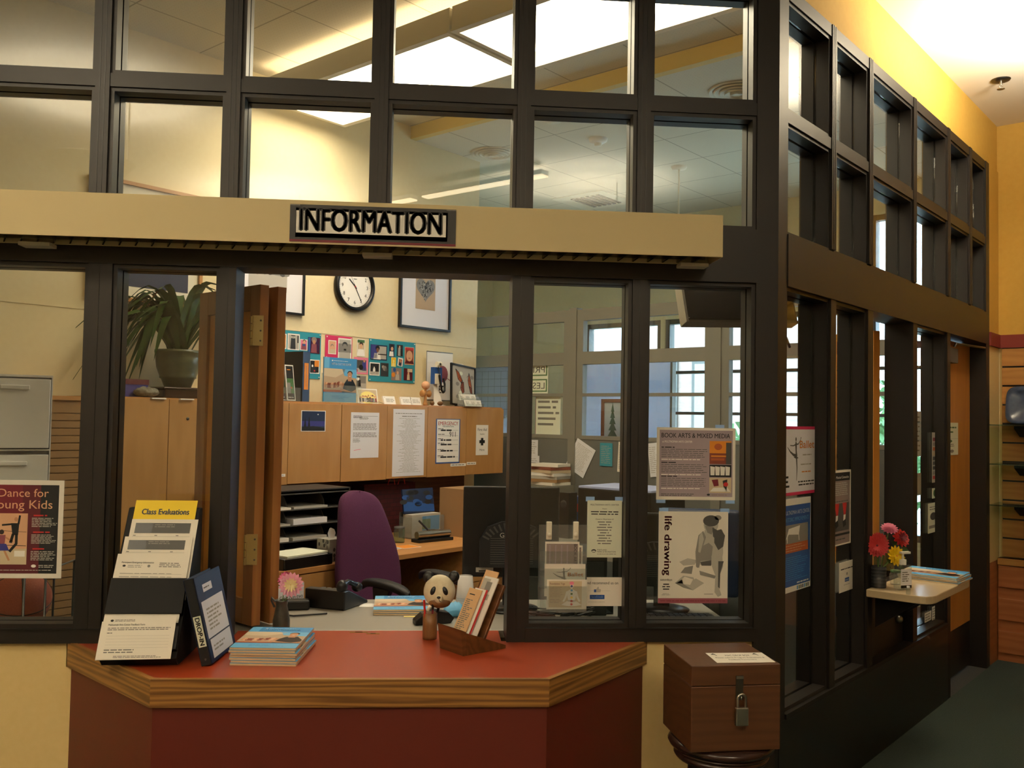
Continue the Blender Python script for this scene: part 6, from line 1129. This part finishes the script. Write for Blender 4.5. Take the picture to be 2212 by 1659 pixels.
# cables and clutter under the right panes
for k, (px, py, lab) in enumerate(((1160, 1326, 'tangle of black cables behind the flyer holder, left part'), (1235, 1326, 'tangle of black cables under the facebook card, right part'))):
    p = at_z(px, py+14, DZ); q = MB(); r = random.Random(20+k)
    for j in range(7):
        P_ = [Vector((r.uniform(-.1, .1), r.uniform(-.04, .04), r.uniform(.006, .05))) for _ in range(5)]; S_ = []
        for i in range(len(P_)-1):
            for t in range(4):
                u = t/4; a_ = P_[max(i-1, 0)]; b_ = P_[i]; c_ = P_[i+1]; d_ = P_[min(i+2, 4)]; S_.append(.5*((2*b_)+(-a_+c_)*u+(2*a_-5*b_+4*c_-d_)*u*u+(-a_+3*b_-3*c_+d_)*u**3)+Vector((0, 0, .006)))
        q.tube([Vector((v.x, v.y, max(.005, v.z))) for v in S_], .004, 'black', 6)
    q.build('cable_tangle', loc=(p.x, p.y, DZ), label=lab, cat='cables')
p = at_z(1290, 1330, DZ); o = thing('desk_tray', 'black desk tray with yellow folder under the hours notice', 'tray', (p.x, p.y+.08, DZ), .1); q = MB(); q.box(-.07, .07, -.06, .06, 0, .006, 'black'); q.box(-.07, -.065, -.06, .06, .006, .04, 'black'); q.box(.065, .07, -.06, .06, .006, .04, 'black'); q.box(-.065, .065, .055, .06, .006, .04, 'black'); q.build('tray', o); q = MB(); q.box(-.06, .03, -.05, .05, .012, .03, 'yellow'); q.build('folder', o)
o = thing('computer_tower', 'black computer tower behind the flyer holder window', 'computer', (.66, .62, DZ)); q = MB(); q.box(-.09, .09, -.16, .2, 0, .26, 'black'); q.build('case', o, bevel=.004); q = MB(); q.box(-.075, .075, -.163, -.16, .03, .23, 'charcoal'); q.build('front_panel', o)
monitor('back of a black monitor behind the life drawing poster', (1.02, .58, DZ), -.25, .44, .33, .10, False)
o = thing('keyboard', 'black keyboard low behind the life drawing window', 'keyboard', (1.0, .36, DZ)); q = MB(); q.box(-.2, .2, -.06, .06, 0.001, .018, 'charcoal'); q.build('body', o, bevel=.003); q = MB()
for i in range(14):
    for j in range(4): q.box(-.19+.027*i, -.167+.027*i, -.05+.026*j, -.028+.026*j, .018, .023, 'black')
q.build('keys', o)
# ---- purple office chair
ax_, lx = Vector((R2, -R2, 0)), Vector((R2, R2, 0)); pa = Vector((-.26, 1.49, 0)); root = pa+lx*.215-ax_*.02
ch = thing('office_chair', 'purple upholstered office chair with black armrests behind the desk', 'chair', (root.x, root.y, 0), -R45)   # local x: facing, local y: to its left
rows = []
prof = [(.50, -.20, .205), (.56, -.23, .235), (.68, -.25, .245), (.80, -.262, .222), (.92, -.285, .19), (1.02, -.312, .165), (1.09, -.335, .14), (1.125, -.35, .10), (1.138, -.356, .03)]
q = MB(); N_ = 28; rows = []
for z, x, hw in prof:
    th_ = .052 if z < 1.1 else .035; row = []
    for k in range(N_+1):
        t = 2*math.pi*k/N_; c_, s_ = math.cos(t), math.sin(t); e = .55
        yy = math.copysign(abs(s_)**e, s_)*hw; xx = math.copysign(abs(c_)**.8, c_)*th_
        row.append((x-.13+xx+.35*yy*yy*1.2, yy, z))
    rows.append(row)
q.grid(rows, 'purple_fabric'); q.add([r_ for r_ in rows[-1][:-1]], [tuple(range(N_))], 'purple_fabric', True); q.build('backrest', ch, subdiv=1)
q = MB(); q.box(-.22, .25, -.24, .24, .42, .50, 'purple_fabric'); q.build('seat', ch, bevel=.035, seg=4)
q = MB(); q.box(-.2, .2, -.2, .2, .395, .42, 'black'); q.build('seat_pan', ch)
for s_ in (-1, 1):
    q = MB(); rows = []
    for t, hw, zt in ((-.15, .015, .665), (-.13, .03, .68), (-.05, .042, .693), (.06, .044, .69), (.15, .038, .678), (.20, .026, .66), (.215, .01, .645)):
        rows.append([(t, s_*.215+hw*math.cos(a), zt+.018*math.sin(a)-(.012 if math.sin(a) < 0 else 0)) for a in [2*math.pi*k/14 for k in range(15)]])
    q.grid(rows, 'soft_black'); q.build('armrest', ch, subdiv=1)
    q = MB(); q.prism([(-.06, .66), (.08, .66), (.04, .58), (.02, .40), (-.05, .40), (-.05, .58)], s_*.215-.015, s_*.215+.015, 'black', ax='y'); q.box(-.05, .02, min(s_*.15, s_*.23), max(s_*.15, s_*.23), .40, .42, 'black'); q.build('arm_support', ch, bevel=.004)
q = MB(); q.box(-.46, -.42, -.03, .03, .40, .72, 'black'); q.box(-.46, .0, -.03, .03, .385, .40, 'black'); q.build('back_support', ch)
q = MB(); q.tube([(0, 0, .09), (0, 0, .39)], .028, 'black', 14); q.build('gas_column', ch)
for k in range(5):
    a = 2*math.pi*k/5; q = MB(); q.tube([(.03*math.cos(a), .03*math.sin(a), .10), (.28*math.cos(a), .28*math.sin(a), .075)], [.024, .016], 'black', 8); l_ = q.build('base_arm', ch); q = MB(); q.tube([(.285*math.cos(a)-.012*math.sin(a), .285*math.sin(a)+.012*math.cos(a), .03), (.285*math.cos(a)+.012*math.sin(a), .285*math.sin(a)-.012*math.cos(a), .03)], .029, 'charcoal', 14); q.build('caster', l_)
# ---- back desk and what stands on it
BZ = .73
o = thing('back_desk', 'maple wall desk under the overhead cabinets', 'desk', tuple(AB(.67, 1.715, 0)), R45)
q = MB(); q.prism([(-.27, 0), (2.44, 0), (2.44, 1.07), (0, 1.07), (0, .69), (-.27, .69)], BZ-.03, BZ, 'maple'); q.build('desktop', o, bevel=.002)
q = MB(); q.box(0, 2.44, 1.055, 1.075, BZ+.002, 1.13, 'rack_wood'); q.build('back_board', loc=tuple(AB(.67, 1.715, 0)), rz=R45, label='dark brown board on the wall between back desk and overhead cabinets', cat='board')
for x0, x1, nd in ((.0, .62, 0), (1.34, 1.86, 3)):
    q = MB(); q.box(x0, x1, .02, .9, .0, BZ-.03, 'maple'); q.build('pedestal', o)
    for i in range(nd): 
        q = MB(); q.box(x0+.005, x1-.005, .0, .018, .06+.212*i, .06+.212*i+.205, 'cab_wood'); d_ = q.build('drawer', o)
    if not nd:
        for i in range(2): q = MB(); q.box(x0+.005, x1-.005, .0, .018, .06+.32*i, .06+.32*i+.314, 'cab_wood'); q.build('drawer', o)
q = MB(); q.box(2.38, 2.42, .02, .9, 0, BZ-.03, 'maple'); q.build('end_panel', o)
sheet('name_sheet', 'pale blue handwritten sheet on the desk drawer behind the dahlia', 'sheet', (600, 1262, 656, 1300), 'b', 1.713, lambda mb, w, h: mb.X('Craig Nightwa', w*.06, h*.14, h*.26, 'ink', 1, width=w*.9), 'cool_paper')
# paper sorter
c0 = AB(.44, 2.05, BZ); o = thing('paper_sorter', 'tall grey literature sorter with rounded dividers on the back desk', 'sorter', tuple(c0), R45)
q = MB(); q.box(0, .86, .33, .34, 0, .395, 'charcoal')
q.box(0, .01, 0, .33, 0, .395, 'charcoal'); q.box(.85, .86, 0, .33, 0, .395, 'charcoal'); q.box(0, .86, 0, .34, .395, .402, 'charcoal'); q.build('frame', o)
for i in range(5):
    q = MB(); q.box(.01, .85, 0, .33, .0+.094*i, .006+.094*i, 'dark_grey'); q.build('shelf', o)
    if i < 4:
        for x in (.14, .42, .70):
            q = MB(); q.prism([(0.06, .006+.094*i), (.33, .006+.094*i), (.33, .094*(i+1)), (.14, .094*(i+1)), (.09, .075+.094*i), (.065, .04+.094*i)], x, x+.006, 'dark_grey', ax='x'); q.build('divider', o)
        q = MB(); q.box(.2, .30, -.0012, 0, .001+.094*i-.004, .094*i+.012, 'paper'); q.build('shelf_label', o)
r = random.Random(9); n_ = 0
bay = ['leftmost bay', 'second bay', 'third bay', 'rightmost bay']; lev = ['bottom', 'second', 'third', 'top']
for i in range(4):
    for j, x in enumerate((.148, .428)):
        q = MB(); hh = r.uniform(.008, .035); q.box(x+.01, x+.26, -.01+r.uniform(0, .02), .27, .0065+.094*i, .0065+.094*i+hh, r.choice(['paper', 'cool_paper', 'light_grey'])); q.build('paper_stack', loc=tuple(c0), rz=R45, label='loose paper stack in the %s of the %s level of the sorter' % (bay[j+1], lev[i]), cat='papers', group='papers in the sorter')
# the black basket in front
c0 = AB(.74, 1.84, BZ); o = thing('black_letter_tray', 'black letter tray filled with papers in front of sorter', 'tray', tuple(c0), R45+.06)
q = MB(); q.box(-.17, .17, -.11, .12, 0, .006, 'black')
for x0, x1, y0, y1 in ((-.17, .17, -.115, -.108), (-.17, .17, .115, .122), (-.177, -.17, -.11, .12), (.17, .177, -.11, .12)): q.box(x0, x1, y0, y1, 0, .06, 'black')
q.build('tray', o, bevel=.003)
for k in range(5):
    q = MB(); q.T = Matrix.Rotation(r.uniform(-.06, .06), 4, 'Z'); q.box(-.155, .15, -.1, .1, .008+.014*k, .018+.014*k, ['paper', 'white', 'pale_yellow', 'cool_paper', 'yellow'][k] if k != 4 else 'greenish_paper'); q.build('paper_stack', loc=tuple(c0), rz=R45+.06, label='paper layer in the black letter tray, %s from bottom' % ['first', 'second', 'third', 'fourth', 'fifth'][k], cat='papers', group='papers in the black tray')
p = at_z(693, 1205, BZ); o = thing('tissue_box', 'grey leaf patterned tissue box left of the purple chair', 'tissue box', tuple(AB(.99, 1.84, BZ)), R45)
q = MB(); q.box(-.058, .058, -.058, .058, 0, .13, 'light_grey'); rr = random.Random(3)
for f in range(2):
    q.T = Matrix.Translation((-.058 if f == 0 else -.058, -.058, 0)) if f == 0 else Matrix.Rotation(-math.pi/2, 4, 'Z') @ Matrix.Translation((-.058, -.058, 0))
    for k in range(16): q.D(.012+.09*rr.random(), .012+.106*rr.random(), .009, .012, rr.choice(['grey', 'dark_grey']), 1, 8)
q.build('box', o); q = MB(); q.grid([[(-.02, 0, .128), (.0, .01, .128), (.02, 0, .128)], [(-.025, .005, .16), (0, .02, .165), (.03, 0, .158)], [(-.01, .01, .185), (.005, .015, .19), (.02, .0, .18)]], 'white'); q.build('tissue', o)
# binders and folders behind the chair
x = 1.52
for lab, m_, w_, h_ in (('white ring binder with black hole at the left of the row', 'light_grey', .055, .30), ('second white ring binder right behind the chair top', 'paper', .05, .295), ('black binder with white spine strip in the row', 'black', .05, .31), ('grey binder right of the black one', 'grey', .05, .29), ('green folder standing at the right of the binder row', 'green', .014, .30)):
    o = thing('ring_binder', lab, 'binder', tuple(AB(x, 2.35, BZ)), R45, 'binders on the back desk'); q = MB(); q.box(0, w_, 0, .004, 0, h_, m_); q.box(0, .003, .004, .27, 0, h_, m_); q.box(w_-.003, w_, .004, .27, 0, h_, m_); q.build('cover', o)
    q = MB(); q.box(.0035, w_-.0035, .02, .25, .004, h_-.008, 'paper'); q.build('page_block', o)
    if 'black binder' in lab or 'second' in lab: q = MB(); q.box(w_*.3, w_*.7, -.001, 0, h_*.25, h_*.75, 'white'); q.build('spine_label', o)
    if w_ > .02: q = MB(); q.lathe([(.008, -.0015), (.008, 0)], 'charcoal', 12, c=(w_/2, 0, h_*.88), ax='y'); q.build('finger_hole', o)
    x += w_+.004
for k, (px, w_, h_, lab) in enumerate(((833, .075, .2, 'white envelope leaning before the grey binder'), (842, .085, .16, 'large white envelope at the front beside the glass jar'), (828, .06, .13, 'small white card stack leaning lowest before the binders'))):
    p = at_z(px, 1178, BZ); q = MB(); q.T = Matrix.Rotation(-.12-.05*k, 4, 'X') @ Matrix.Rotation(.08*(k-1), 4, 'Y'); q.box(-w_/2, w_/2, 0, .004, 0, h_, 'paper'); q.build('envelope', loc=(p.x+BX.x*(.1-.035*k), p.y+BX.y*(.1-.035*k), BZ+.004), rz=R45, label=lab, cat='envelope', group='envelopes on the back desk')
p = AB(1.92, 2.30, BZ); o = thing('brick_pattern_bag', 'dark red brick patterned gift bag with string handles', 'bag', tuple(AB(2.07, 2.62, BZ)), R45); q = MB(); q.box(-.22, .28, -.06, .06, 0, .36, 'brick_bag'); q.build('body', o)
for x0 in (-.0, .1):
    q = MB(); q.tube([(x0+.0, -.063, .35), (x0+.01, -.066, .385), (x0+.035, -.066, .405), (x0+.06, -.066, .385), (x0+.07, -.063, .35)], .004, 'red', 8); q.build('handle', o)
def seaart(mb, w, h): mb.R(0, 0, w, h, 'navy', 1); mb.P([(0, h*.1), (w, 0), (w, h*.3), (0, h*.5)], 'deep_blue', 2); rr = random.Random(4); [mb.D(w*rr.random(), h*(.3+.6*rr.random()), w*.12, h*.1, rr.choice(['ink', 'dark_grey', 'charcoal', 'deep_blue']), 3, 9) for _ in range(14)]
cA = AB(2.12, 2.24, BZ); q = MB(); q.T = Matrix.Translation((-.15, 0, .17)) @ Matrix.Rotation(-.15, 4, 'X'); q.box(0, .3, 0, .012, 0, .17, 'navy'); seaart(q, .3, .17)
o = thing('literature_box', 'clear plastic box holding brochures behind the hole punch', 'box', tuple(cA), R45); qb = MB(); qb.box(-.16, .16, -.06, -.057, 0, .15, 'acrylic'); qb.box(-.16, .16, -.06, .07, 0, .004, 'acrylic'); qb.box(-.16, -.157, -.057, .07, .004, .15, 'acrylic'); qb.box(.157, .16, -.057, .07, .004, .15, 'acrylic'); qb.box(-.157, .157, .067, .07, .004, .18, 'dark_grey'); qb.build('panels', o)
qc = MB(); qc.box(-.14, .14, -.04, .05, .006, .165, 'light_grey'); qc.T = Matrix.Translation((-.14, -.0405, 0)); qc.R(.1, .05, .27, .15, 'blue', 1); qc.R(.1, .06, .18, .13, 'shrub', 2); qc.build('brochure_bundle', o)
q.build('sea_picture', loc=tuple(cA+BX*.03), rz=R45, label='dark blue sea picture standing above the clear brochure box', cat='picture')
p = at_z(932, 1178, BZ); o = thing('hole_punch', 'silver three-hole punch on the back desk by the carton', 'hole punch', tuple(AB(2.02, 2.03, BZ)), R45-.12)
q = MB(); q.box(-.15, .15, -.04, .05, 0, .022, 'black'); q.build('base', o, bevel=.004); q = MB(); q.tube([(-.14, 0, .048), (.14, 0, .048)], .026, 'steel', 18); q.build('body', o); q = MB(); q.tube([(-.01, .02, .06), (-.09, .045, .14)], .007, 'charcoal', 8); q.box(-.03, .02, -.002, .02, .07, .08, 'steel'); q.build('lever', o)
o = thing('cardboard_box', 'brown cardboard box beside the black monitor', 'box', tuple(AB(2.36, 2.05, BZ)), R45); q = MB(); q.box(-.06, .2, -.05, .2, 0, .34, 'cardboard'); q.build('body', o); q = MB(); q.box(-.06, .2, -.052, -.05, .25, .34, 'sand'); q.build('flap', o)
q = MB(); q.box(-.001, .001, -.03, .03, 0, .15, 'white'); q = MB(); q.grid([[(-.03, 0, .0), (.02, -.01, 0)], [(-.045, -.005, .06), (.02, -.015, .06)], [(-.035, 0, .12), (.03, -.012, .13)], [(0, 0, .17), (.04, 0, .17)]], 'white'); q.box(-.03, .02, .0, .004, 0, .01, 'white'); q.build('plastic_bag', loc=tuple(AB(2.33, 1.985, BZ)), rz=R45, label='crumpled white plastic bag against the cardboard box', cat='bag')
p = at_z(862, 1172, BZ); o = thing('glass_jar', 'small green glass jar between envelopes and brochure box', 'jar', (p.x, p.y, BZ)); q = MB(); q.lathe([(0, 0), (.035, 0), (.038, .01), (.038, .085), (.034, .095)], 'shelf_glass', 20); q.build('body', o); q = MB(); q.lathe([(.036, .095), (.036, .108), (0, .108)], 'dark_grey', 20); q.build('lid', o)
for px, py, m_, a, w_, lab in ((842, 1186, 'mauve_grey', .2, .13, 'grey printed sheet at the front of the back desk'), (882, 1182, 'orange', -.1, .14, 'orange sheet lying before the hole punch')):
    p = at_z(px, py, BZ); q = MB(); q.box(-w_/2, w_/2, -.05, .08, .0004, .0022, 'white'); q.box(-w_/2+.004, w_/2-.008, -.046, .076, .0022, .0028, m_); q.build('flat_sheet', loc=(p.x, p.y, BZ), rz=R45+a, label=lab, cat='paper', group='sheets on the back desk')
# ---- glazed grey partition with pinned papers
PA = 3.44; o = thing('glazed_partition', 'tall grey office partition with clear glass above fabric panels', 'partition', tuple(AB(PA, 0, 0)), -R45)   # local x = -B
PB = [3.17, 1.91, .64, -.62]
def bx(b): return -b
for b_ in PB:
    q = MB(); q.box(bx(b_)-.035, bx(b_)+.035, -.01, .07, 0, 2.475, 'partition_grey'); q.build('post', o)
for b0, b1 in zip(PB, PB[1:]):
    x0, x1 = bx(b0)+.036, bx(b1)-.036
    q = MB(); q.box(x0, x1, .005, .055, .08, 1.43, 'panel_fabric'); q.build('fabric_panel', o)
    q = MB(); q.box(x0, x1, 0, .06, 2.37, 2.46, 'partition_grey'); q.box(x0, x1, 0, .06, 2.02, 2.12, 'partition_grey'); q.box(x0, x1, 0, .06, 1.765, 1.79, 'partition_grey'); q.box(x0, x1, 0, .06, 1.425, 1.455, 'partition_grey'); q.box(x0, x1, .0, .06, 0, .08, 'partition_grey')
    for e in (x0, x1-.06): q.box(e, e+.06, .001, .059, 1.455, 2.37, 'partition_grey')
    q.build('glazing_frame', o)
    q = MB(); q.box(x0+.055, x1-.055, .027, .033, 1.45, 2.38, 'glass'); q.build('glass_pane', o)
pn = lambda n, s_: (lambda mb, w, h: mb.L(w*.1, h*.1, w*.9, h*.9, n, 'pale_ink', 1, s_, t=.3))
sheet('pinned_paper', 'white paper pinned askew on the grey fabric partition', 'paper', (1232, 955, 1276, 1024), 'a', PA, pn(18, 1), 'cool_paper', tilt=math.radians(28))
sheet('pinned_paper', 'sky blue paper pinned on the grey fabric partition', 'paper', (1296, 957, 1323, 1007), 'a', PA, pn(10, 2), 'teal')
sheet('pinned_paper', 'white paper pinned right of the sky blue one', 'paper', (1335, 955, 1352, 1020), 'a', PA, pn(14, 3), 'paper', tilt=.05)
sheet('pinned_paper', 'white paper on the partition just left of the book arts poster', 'paper', (1402, 957, 1422, 1030), 'a', PA, pn(14, 4), 'cool_paper', tilt=-.12)
sheet('pinned_paper', 'upper white paper on the partition behind the black monitor', 'paper', (1136, 950, 1162, 984), 'a', PA, pn(6, 5), 'cool_paper')
sheet('pinned_paper', 'lower white paper on the partition behind the black monitor', 'paper', (1136, 984, 1165, 1032), 'a', PA, pn(9, 6), 'cool_paper')
# lobby notices mirrored in the glass, their reflection painted on sheets
def priv(mb, w, h):
    for z, t in ((.55, 'PRIVATE'), (.05, 'LESSONS')):
        mb.R(w*.02, h*z, w*.98, h*(z+.4), 'shrub', 1); mb.R(w*.05, h*(z+.04), w*.95, h*(z+.36), 'greenish_paper', 2); mb.X(t, w*.92, h*(z+.1), h*.2, 'dark_grey', 3, 'L', width=w*.84, mirror=True)
sheet('reflected_notice', 'green edged PRIVATE LESSONS notice painted as a reflection on partition glass', 'notice', (1098, 782, 1184, 850), 'a', PA+.026, priv, 'greenish_paper')
def rev(mb, w, h):
    mb.R(0, 0, w, h, 'mauve', 1); mb.R(w*.02, 0, w, h*.97, 'greenish_paper', 2); mb.L(w*.1, h*.2, w*.95, h*.9, 5, 'grey_ink', 3, 3, t=.4)
sheet('reflected_notice', 'larger notice with heavy lines, a painted reflection below the PRIVATE LESSONS one', 'notice', (1157, 853, 1211, 940), 'a', PA+.026, rev, 'greenish_paper')
# papers pile and shelf at the foot of the partition
c0 = at_a(1186, 1062, 3.29); o = thing('paper_pile', 'untidy pile of envelopes and papers on a stand beside the partition', 'papers', (c0.x, c0.y, 0), -R45)
q = MB(); q.box(-.16, .16, -.11, .11, 0, 1.06, 'partition_grey'); q.build('stand', o)
for k in range(7):
    q = MB(); q.T = Matrix.Translation((0, 0, 1.062+.024*k)) @ Matrix.Rotation(r.uniform(-.2, .2), 4, 'Z'); q.box(-.13+.01*r.random(), .13, -.1, .11, 0, .022, ['paper', 'cardboard', 'light_grey', 'white', 'beige', 'brick', 'paper'][k]); q.build('paper_layer', o)
# second work desk along the partition
o = thing('side_desk', 'grey work desk along the partition under the printers', 'desk', tuple(AB(2.55, 0, 0)), -R45); q = MB(); q.box(-1.55, .3, -.28, .62, .71, .74, 'grey_laminate'); q.build('desktop', o)
for x in (-1.53, .26):
    q = MB(); q.box(x, x+.03, -.26, .6, 0, .71, 'grey'); q.build('side_panel', o)
def sdesk(px, py, a): p = at_a(px, py, a); return p
p0 = at_a(1255, 1100, 2.55); p1 = at_a(1412, 1100, 2.55); w_ = (p1-p0).dot(-BX); zt = at_a(1330, 1052, 2.62).z
o = thing('office_printer', 'large black printer, top painted bluish as lit, behind the hours notice', 'printer', tuple(AB(2.55, (p0.dot(BX)+p1.dot(BX))/2, .74)), -R45)
q = MB(); q.box(-w_/2, w_/2, -.04, .4, 0, zt-.74-.012, 'black'); q.build('body', o, bevel=.008); q = MB(); q.box(-w_/2, w_/2, -.03, .4, zt-.752, zt-.74, 'bluish_lit_top'); q.build('lid', o)  # lid colour carries the bluish light on the black top
q = MB(); q.box(-.05, .06, .02, .08, zt-.74, zt-.715, 'black'); q.build('stapler', loc=tuple(AB(2.55, (p0.dot(BX)+p1.dot(BX))/2, .74)), rz=-R45+.3, label='black stapler lying on the printer top painted as lit', cat='stapler') if False else None
q = MB(); q.prism([(-.06, 0), (.06, 0), (.05, .018), (-.04, .03)], -.015, .015, 'black', ax='y'); q.build('stapler', loc=tuple(AB(2.66, (p0.dot(BX)+p1.dot(BX))/2-.02, zt+.0005)), rz=-R45, label='black stapler lying on the printer top painted as lit', cat='stapler')
q = MB(); q.box(-.05, -.0, -.043, -.04, .12, .14, 'teal'); q = None
for px0, px1, y0, a, m_, nm_, lab in ((1206, 1229, 1064, 2.75, 'black', 'desk_speaker', 'black desk speaker right of the black monitor'), (1233, 1252, 1072, 2.88, 'deep_blue', 'blue_carton', 'blue and red carton between speaker and printer')):
    a0 = at_a(px0, 1090, a); a1 = at_a(px1, 1090, a); w_ = (a1-a0).dot(-BX); z1 = at_a((px0+px1)/2, y0, a).z; o = thing(nm_, lab, nm_.split('_')[1], tuple(AB(a, (a0.dot(BX)+a1.dot(BX))/2, .74)), -R45); q = MB(); q.box(-w_/2, w_/2, 0, .1, 0, z1-.74, m_); q.build('body', o, bevel=.004)
    if m_ != 'black': q = MB(); q.box(-w_/2-.001, w_/2+.001, -.002, 0, (z1-.74)*.62, (z1-.74)*.82, 'red'); q.build('red_band', o)
    else: q = MB(); q.lathe([(.028, .001), (.024, .004), (.0, -.0)], 'charcoal', 18, c=(0, 0, (z1-.74)*.75), ax='y'); q.build('speaker_cone', o)
# navy chair behind the life drawing poster
p = at_z(1560, 1300, .48); o = thing('mesh_office_chair', 'navy office chair behind the life drawing poster', 'chair', tuple(AB(1.95, -.05, 0)), -R45+.5)
q = MB(); q.box(-.22, .22, .16, .21, .62, 1.10, 'navy'); q.build('backrest', o, bevel=.05, seg=4); q = MB(); q.box(-.23, .23, -.23, .2, .43, .5, 'navy'); q.build('seat', o, bevel=.03, seg=3); q = MB(); q.box(-.03, .03, .19, .23, .4, .7, 'black'); q.build('back_support', o); q = MB(); q.tube([(0, 0, .06), (0, 0, .43)], .028, 'black', 12); q.build('gas_column', o)
for k in range(5):
    a = 2*math.pi*k/5; q = MB(); q.tube([(0, 0, .09), (.27*math.cos(a), .27*math.sin(a), .06)], [.024, .016], 'black', 8); l_ = q.build('base_arm', o); q = MB(); q.ball((.27*math.cos(a), .27*math.sin(a), .03), .03, 'charcoal', 12, 8); q.build('caster', l_)
# ---- beyond the partition
o = thing('blue_divider', 'pale blue divider panel lit by daylight beyond the partition', 'divider', tuple(AB(4.35, 1.9, 0)), -R45); q = MB(); q.box(-.55, .35, .02, .03, .05, 2.16, 'frosted_panel'); q.build('panel', o); q = MB(); q.box(-.57, -.55, -.005, .055, 0, 2.18, 'partition_grey'); q.box(.35, .37, -.005, .055, 0, 2.18, 'partition_grey'); q.box(-.55, .35, -.005, .055, 2.16, 2.18, 'partition_grey'); q.box(-.55, .35, -.005, .055, 0, .05, 'partition_grey'); q.build('edge_trim', o)
c_, w_, h_, rz = rect((1298, 862, 1352, 950), 'a', 4.28); o = thing('fir_tree_picture', 'wood framed fir tree picture leaning on the pale blue divider', 'picture', tuple(c_), rz); hh = h_+.25
q = MB(); q.T = Matrix.Translation((0, 0, -.25))
for x0, x1, z0, z1 in ((-w_/2, -w_/2+.03, 0, hh), (w_/2+.12, w_/2+.15, 0, hh), (-w_/2+.03, w_/2+.12, 0, .03), (-w_/2+.03, w_/2+.12, hh-.03, hh)): q.box(x0, x1, 0, .04, z0, z1, 'brick')
q.build('frame', o); q = MB(); q.T = Matrix.Translation((-w_/2+.03, .01, -.22)); W_, H_ = w_+.09, hh-.06; q.box(0, W_, 0, .004, 0, H_, 'cool_paper'); rr = random.Random(5)
for x0, t in ((.25, .95), (.62, .88), (.8, .6)):
    for i in range(9): z = .05+(t-.05)*i/9; s_ = .24*(1-i/10); q.P([(W_*(x0-s_), H_*z), (W_*(x0+s_), H_*z), (W_*x0, H_*(z+.15))], 'tree_green', 2)
q.build('artwork', o)
q = MB(); q.box(-.3, .3, -.24, .06, 0, c_.z-.251, 'partition_grey'); q.build('storage_cabinet', loc=(c_.x+.03*BX.x, c_.y+.03*BX.y, 0), rz=rz, label='grey storage cabinet under the fir tree picture', cat='cabinet')
def cal(mb, w, h):
    for i in range(9): mb.R(w*(.02+.12*i), h*.04, w*(.024+.12*i), h*.85, 'grey_ink', 1)
    for i in range(7): mb.R(w*.02, h*(.04+.135*i), w*.98, h*(.045+.135*i), 'grey_ink', 1)
    mb.L(w*.1, h*.9, w*.4, h*.96, 1, 'grey_ink', 1, 2)
o = sheet('wall_planner', 'white gridded wall planner seen past the end of the cream wall', 'planner', (1000, 785, 1112, 905), 'a', 4.9, cal, 'frosted_panel', th=.004)
c_, w_, h_, rz = rect((1000, 785, 1112, 905), 'a', 4.9); q = MB(); q.box(-w_/2-.1, w_/2+.1, 0, .012, 0, c_.z+h_+.05, 'frosted_panel'); q.build('planner_panel', loc=tuple(Vector((c_.x, c_.y, 0))+AX*.002), rz=rz, label='pale panel carrying the gridded planner', cat='panel')
# ---- television mounted high behind the right window
p0 = at_y(1434, 655, .42); o = thing('wall_television', 'dark wall mounted television high behind the right front window', 'television', (1.30, .52, 2.30), rot=(math.radians(-16), math.radians(-2), math.radians(10)))
q = MB(); q.box(-.27, .27, -.03, .03, -.30, .12, 'charcoal'); q.build('shell', o, bevel=.006); q = MB(); q.box(-.26, .26, -.032, -.0305, -.285, .105, 'screen_dark'); q.build('screen', o)
q = MB(); q.box(-.273, -.262, -.034, .03, -.30, .12, 'steel'); q.box(-.27, .27, -.034, .03, -.302, -.292, 'dark_steel'); q.build('bezel', o); q = MB(); q.box(-.05, .2, .03, .08, -.2, .0, 'black'); q.build('mount', o)
q = MB(); q.tube([(.1, -.02, -.28), (.14, -.035, -.34), (.19, -.035, -.37), (.21, -.02, -.41), (.215, 0, -.36)], .006, 'black', 8); q.build('cable', o)
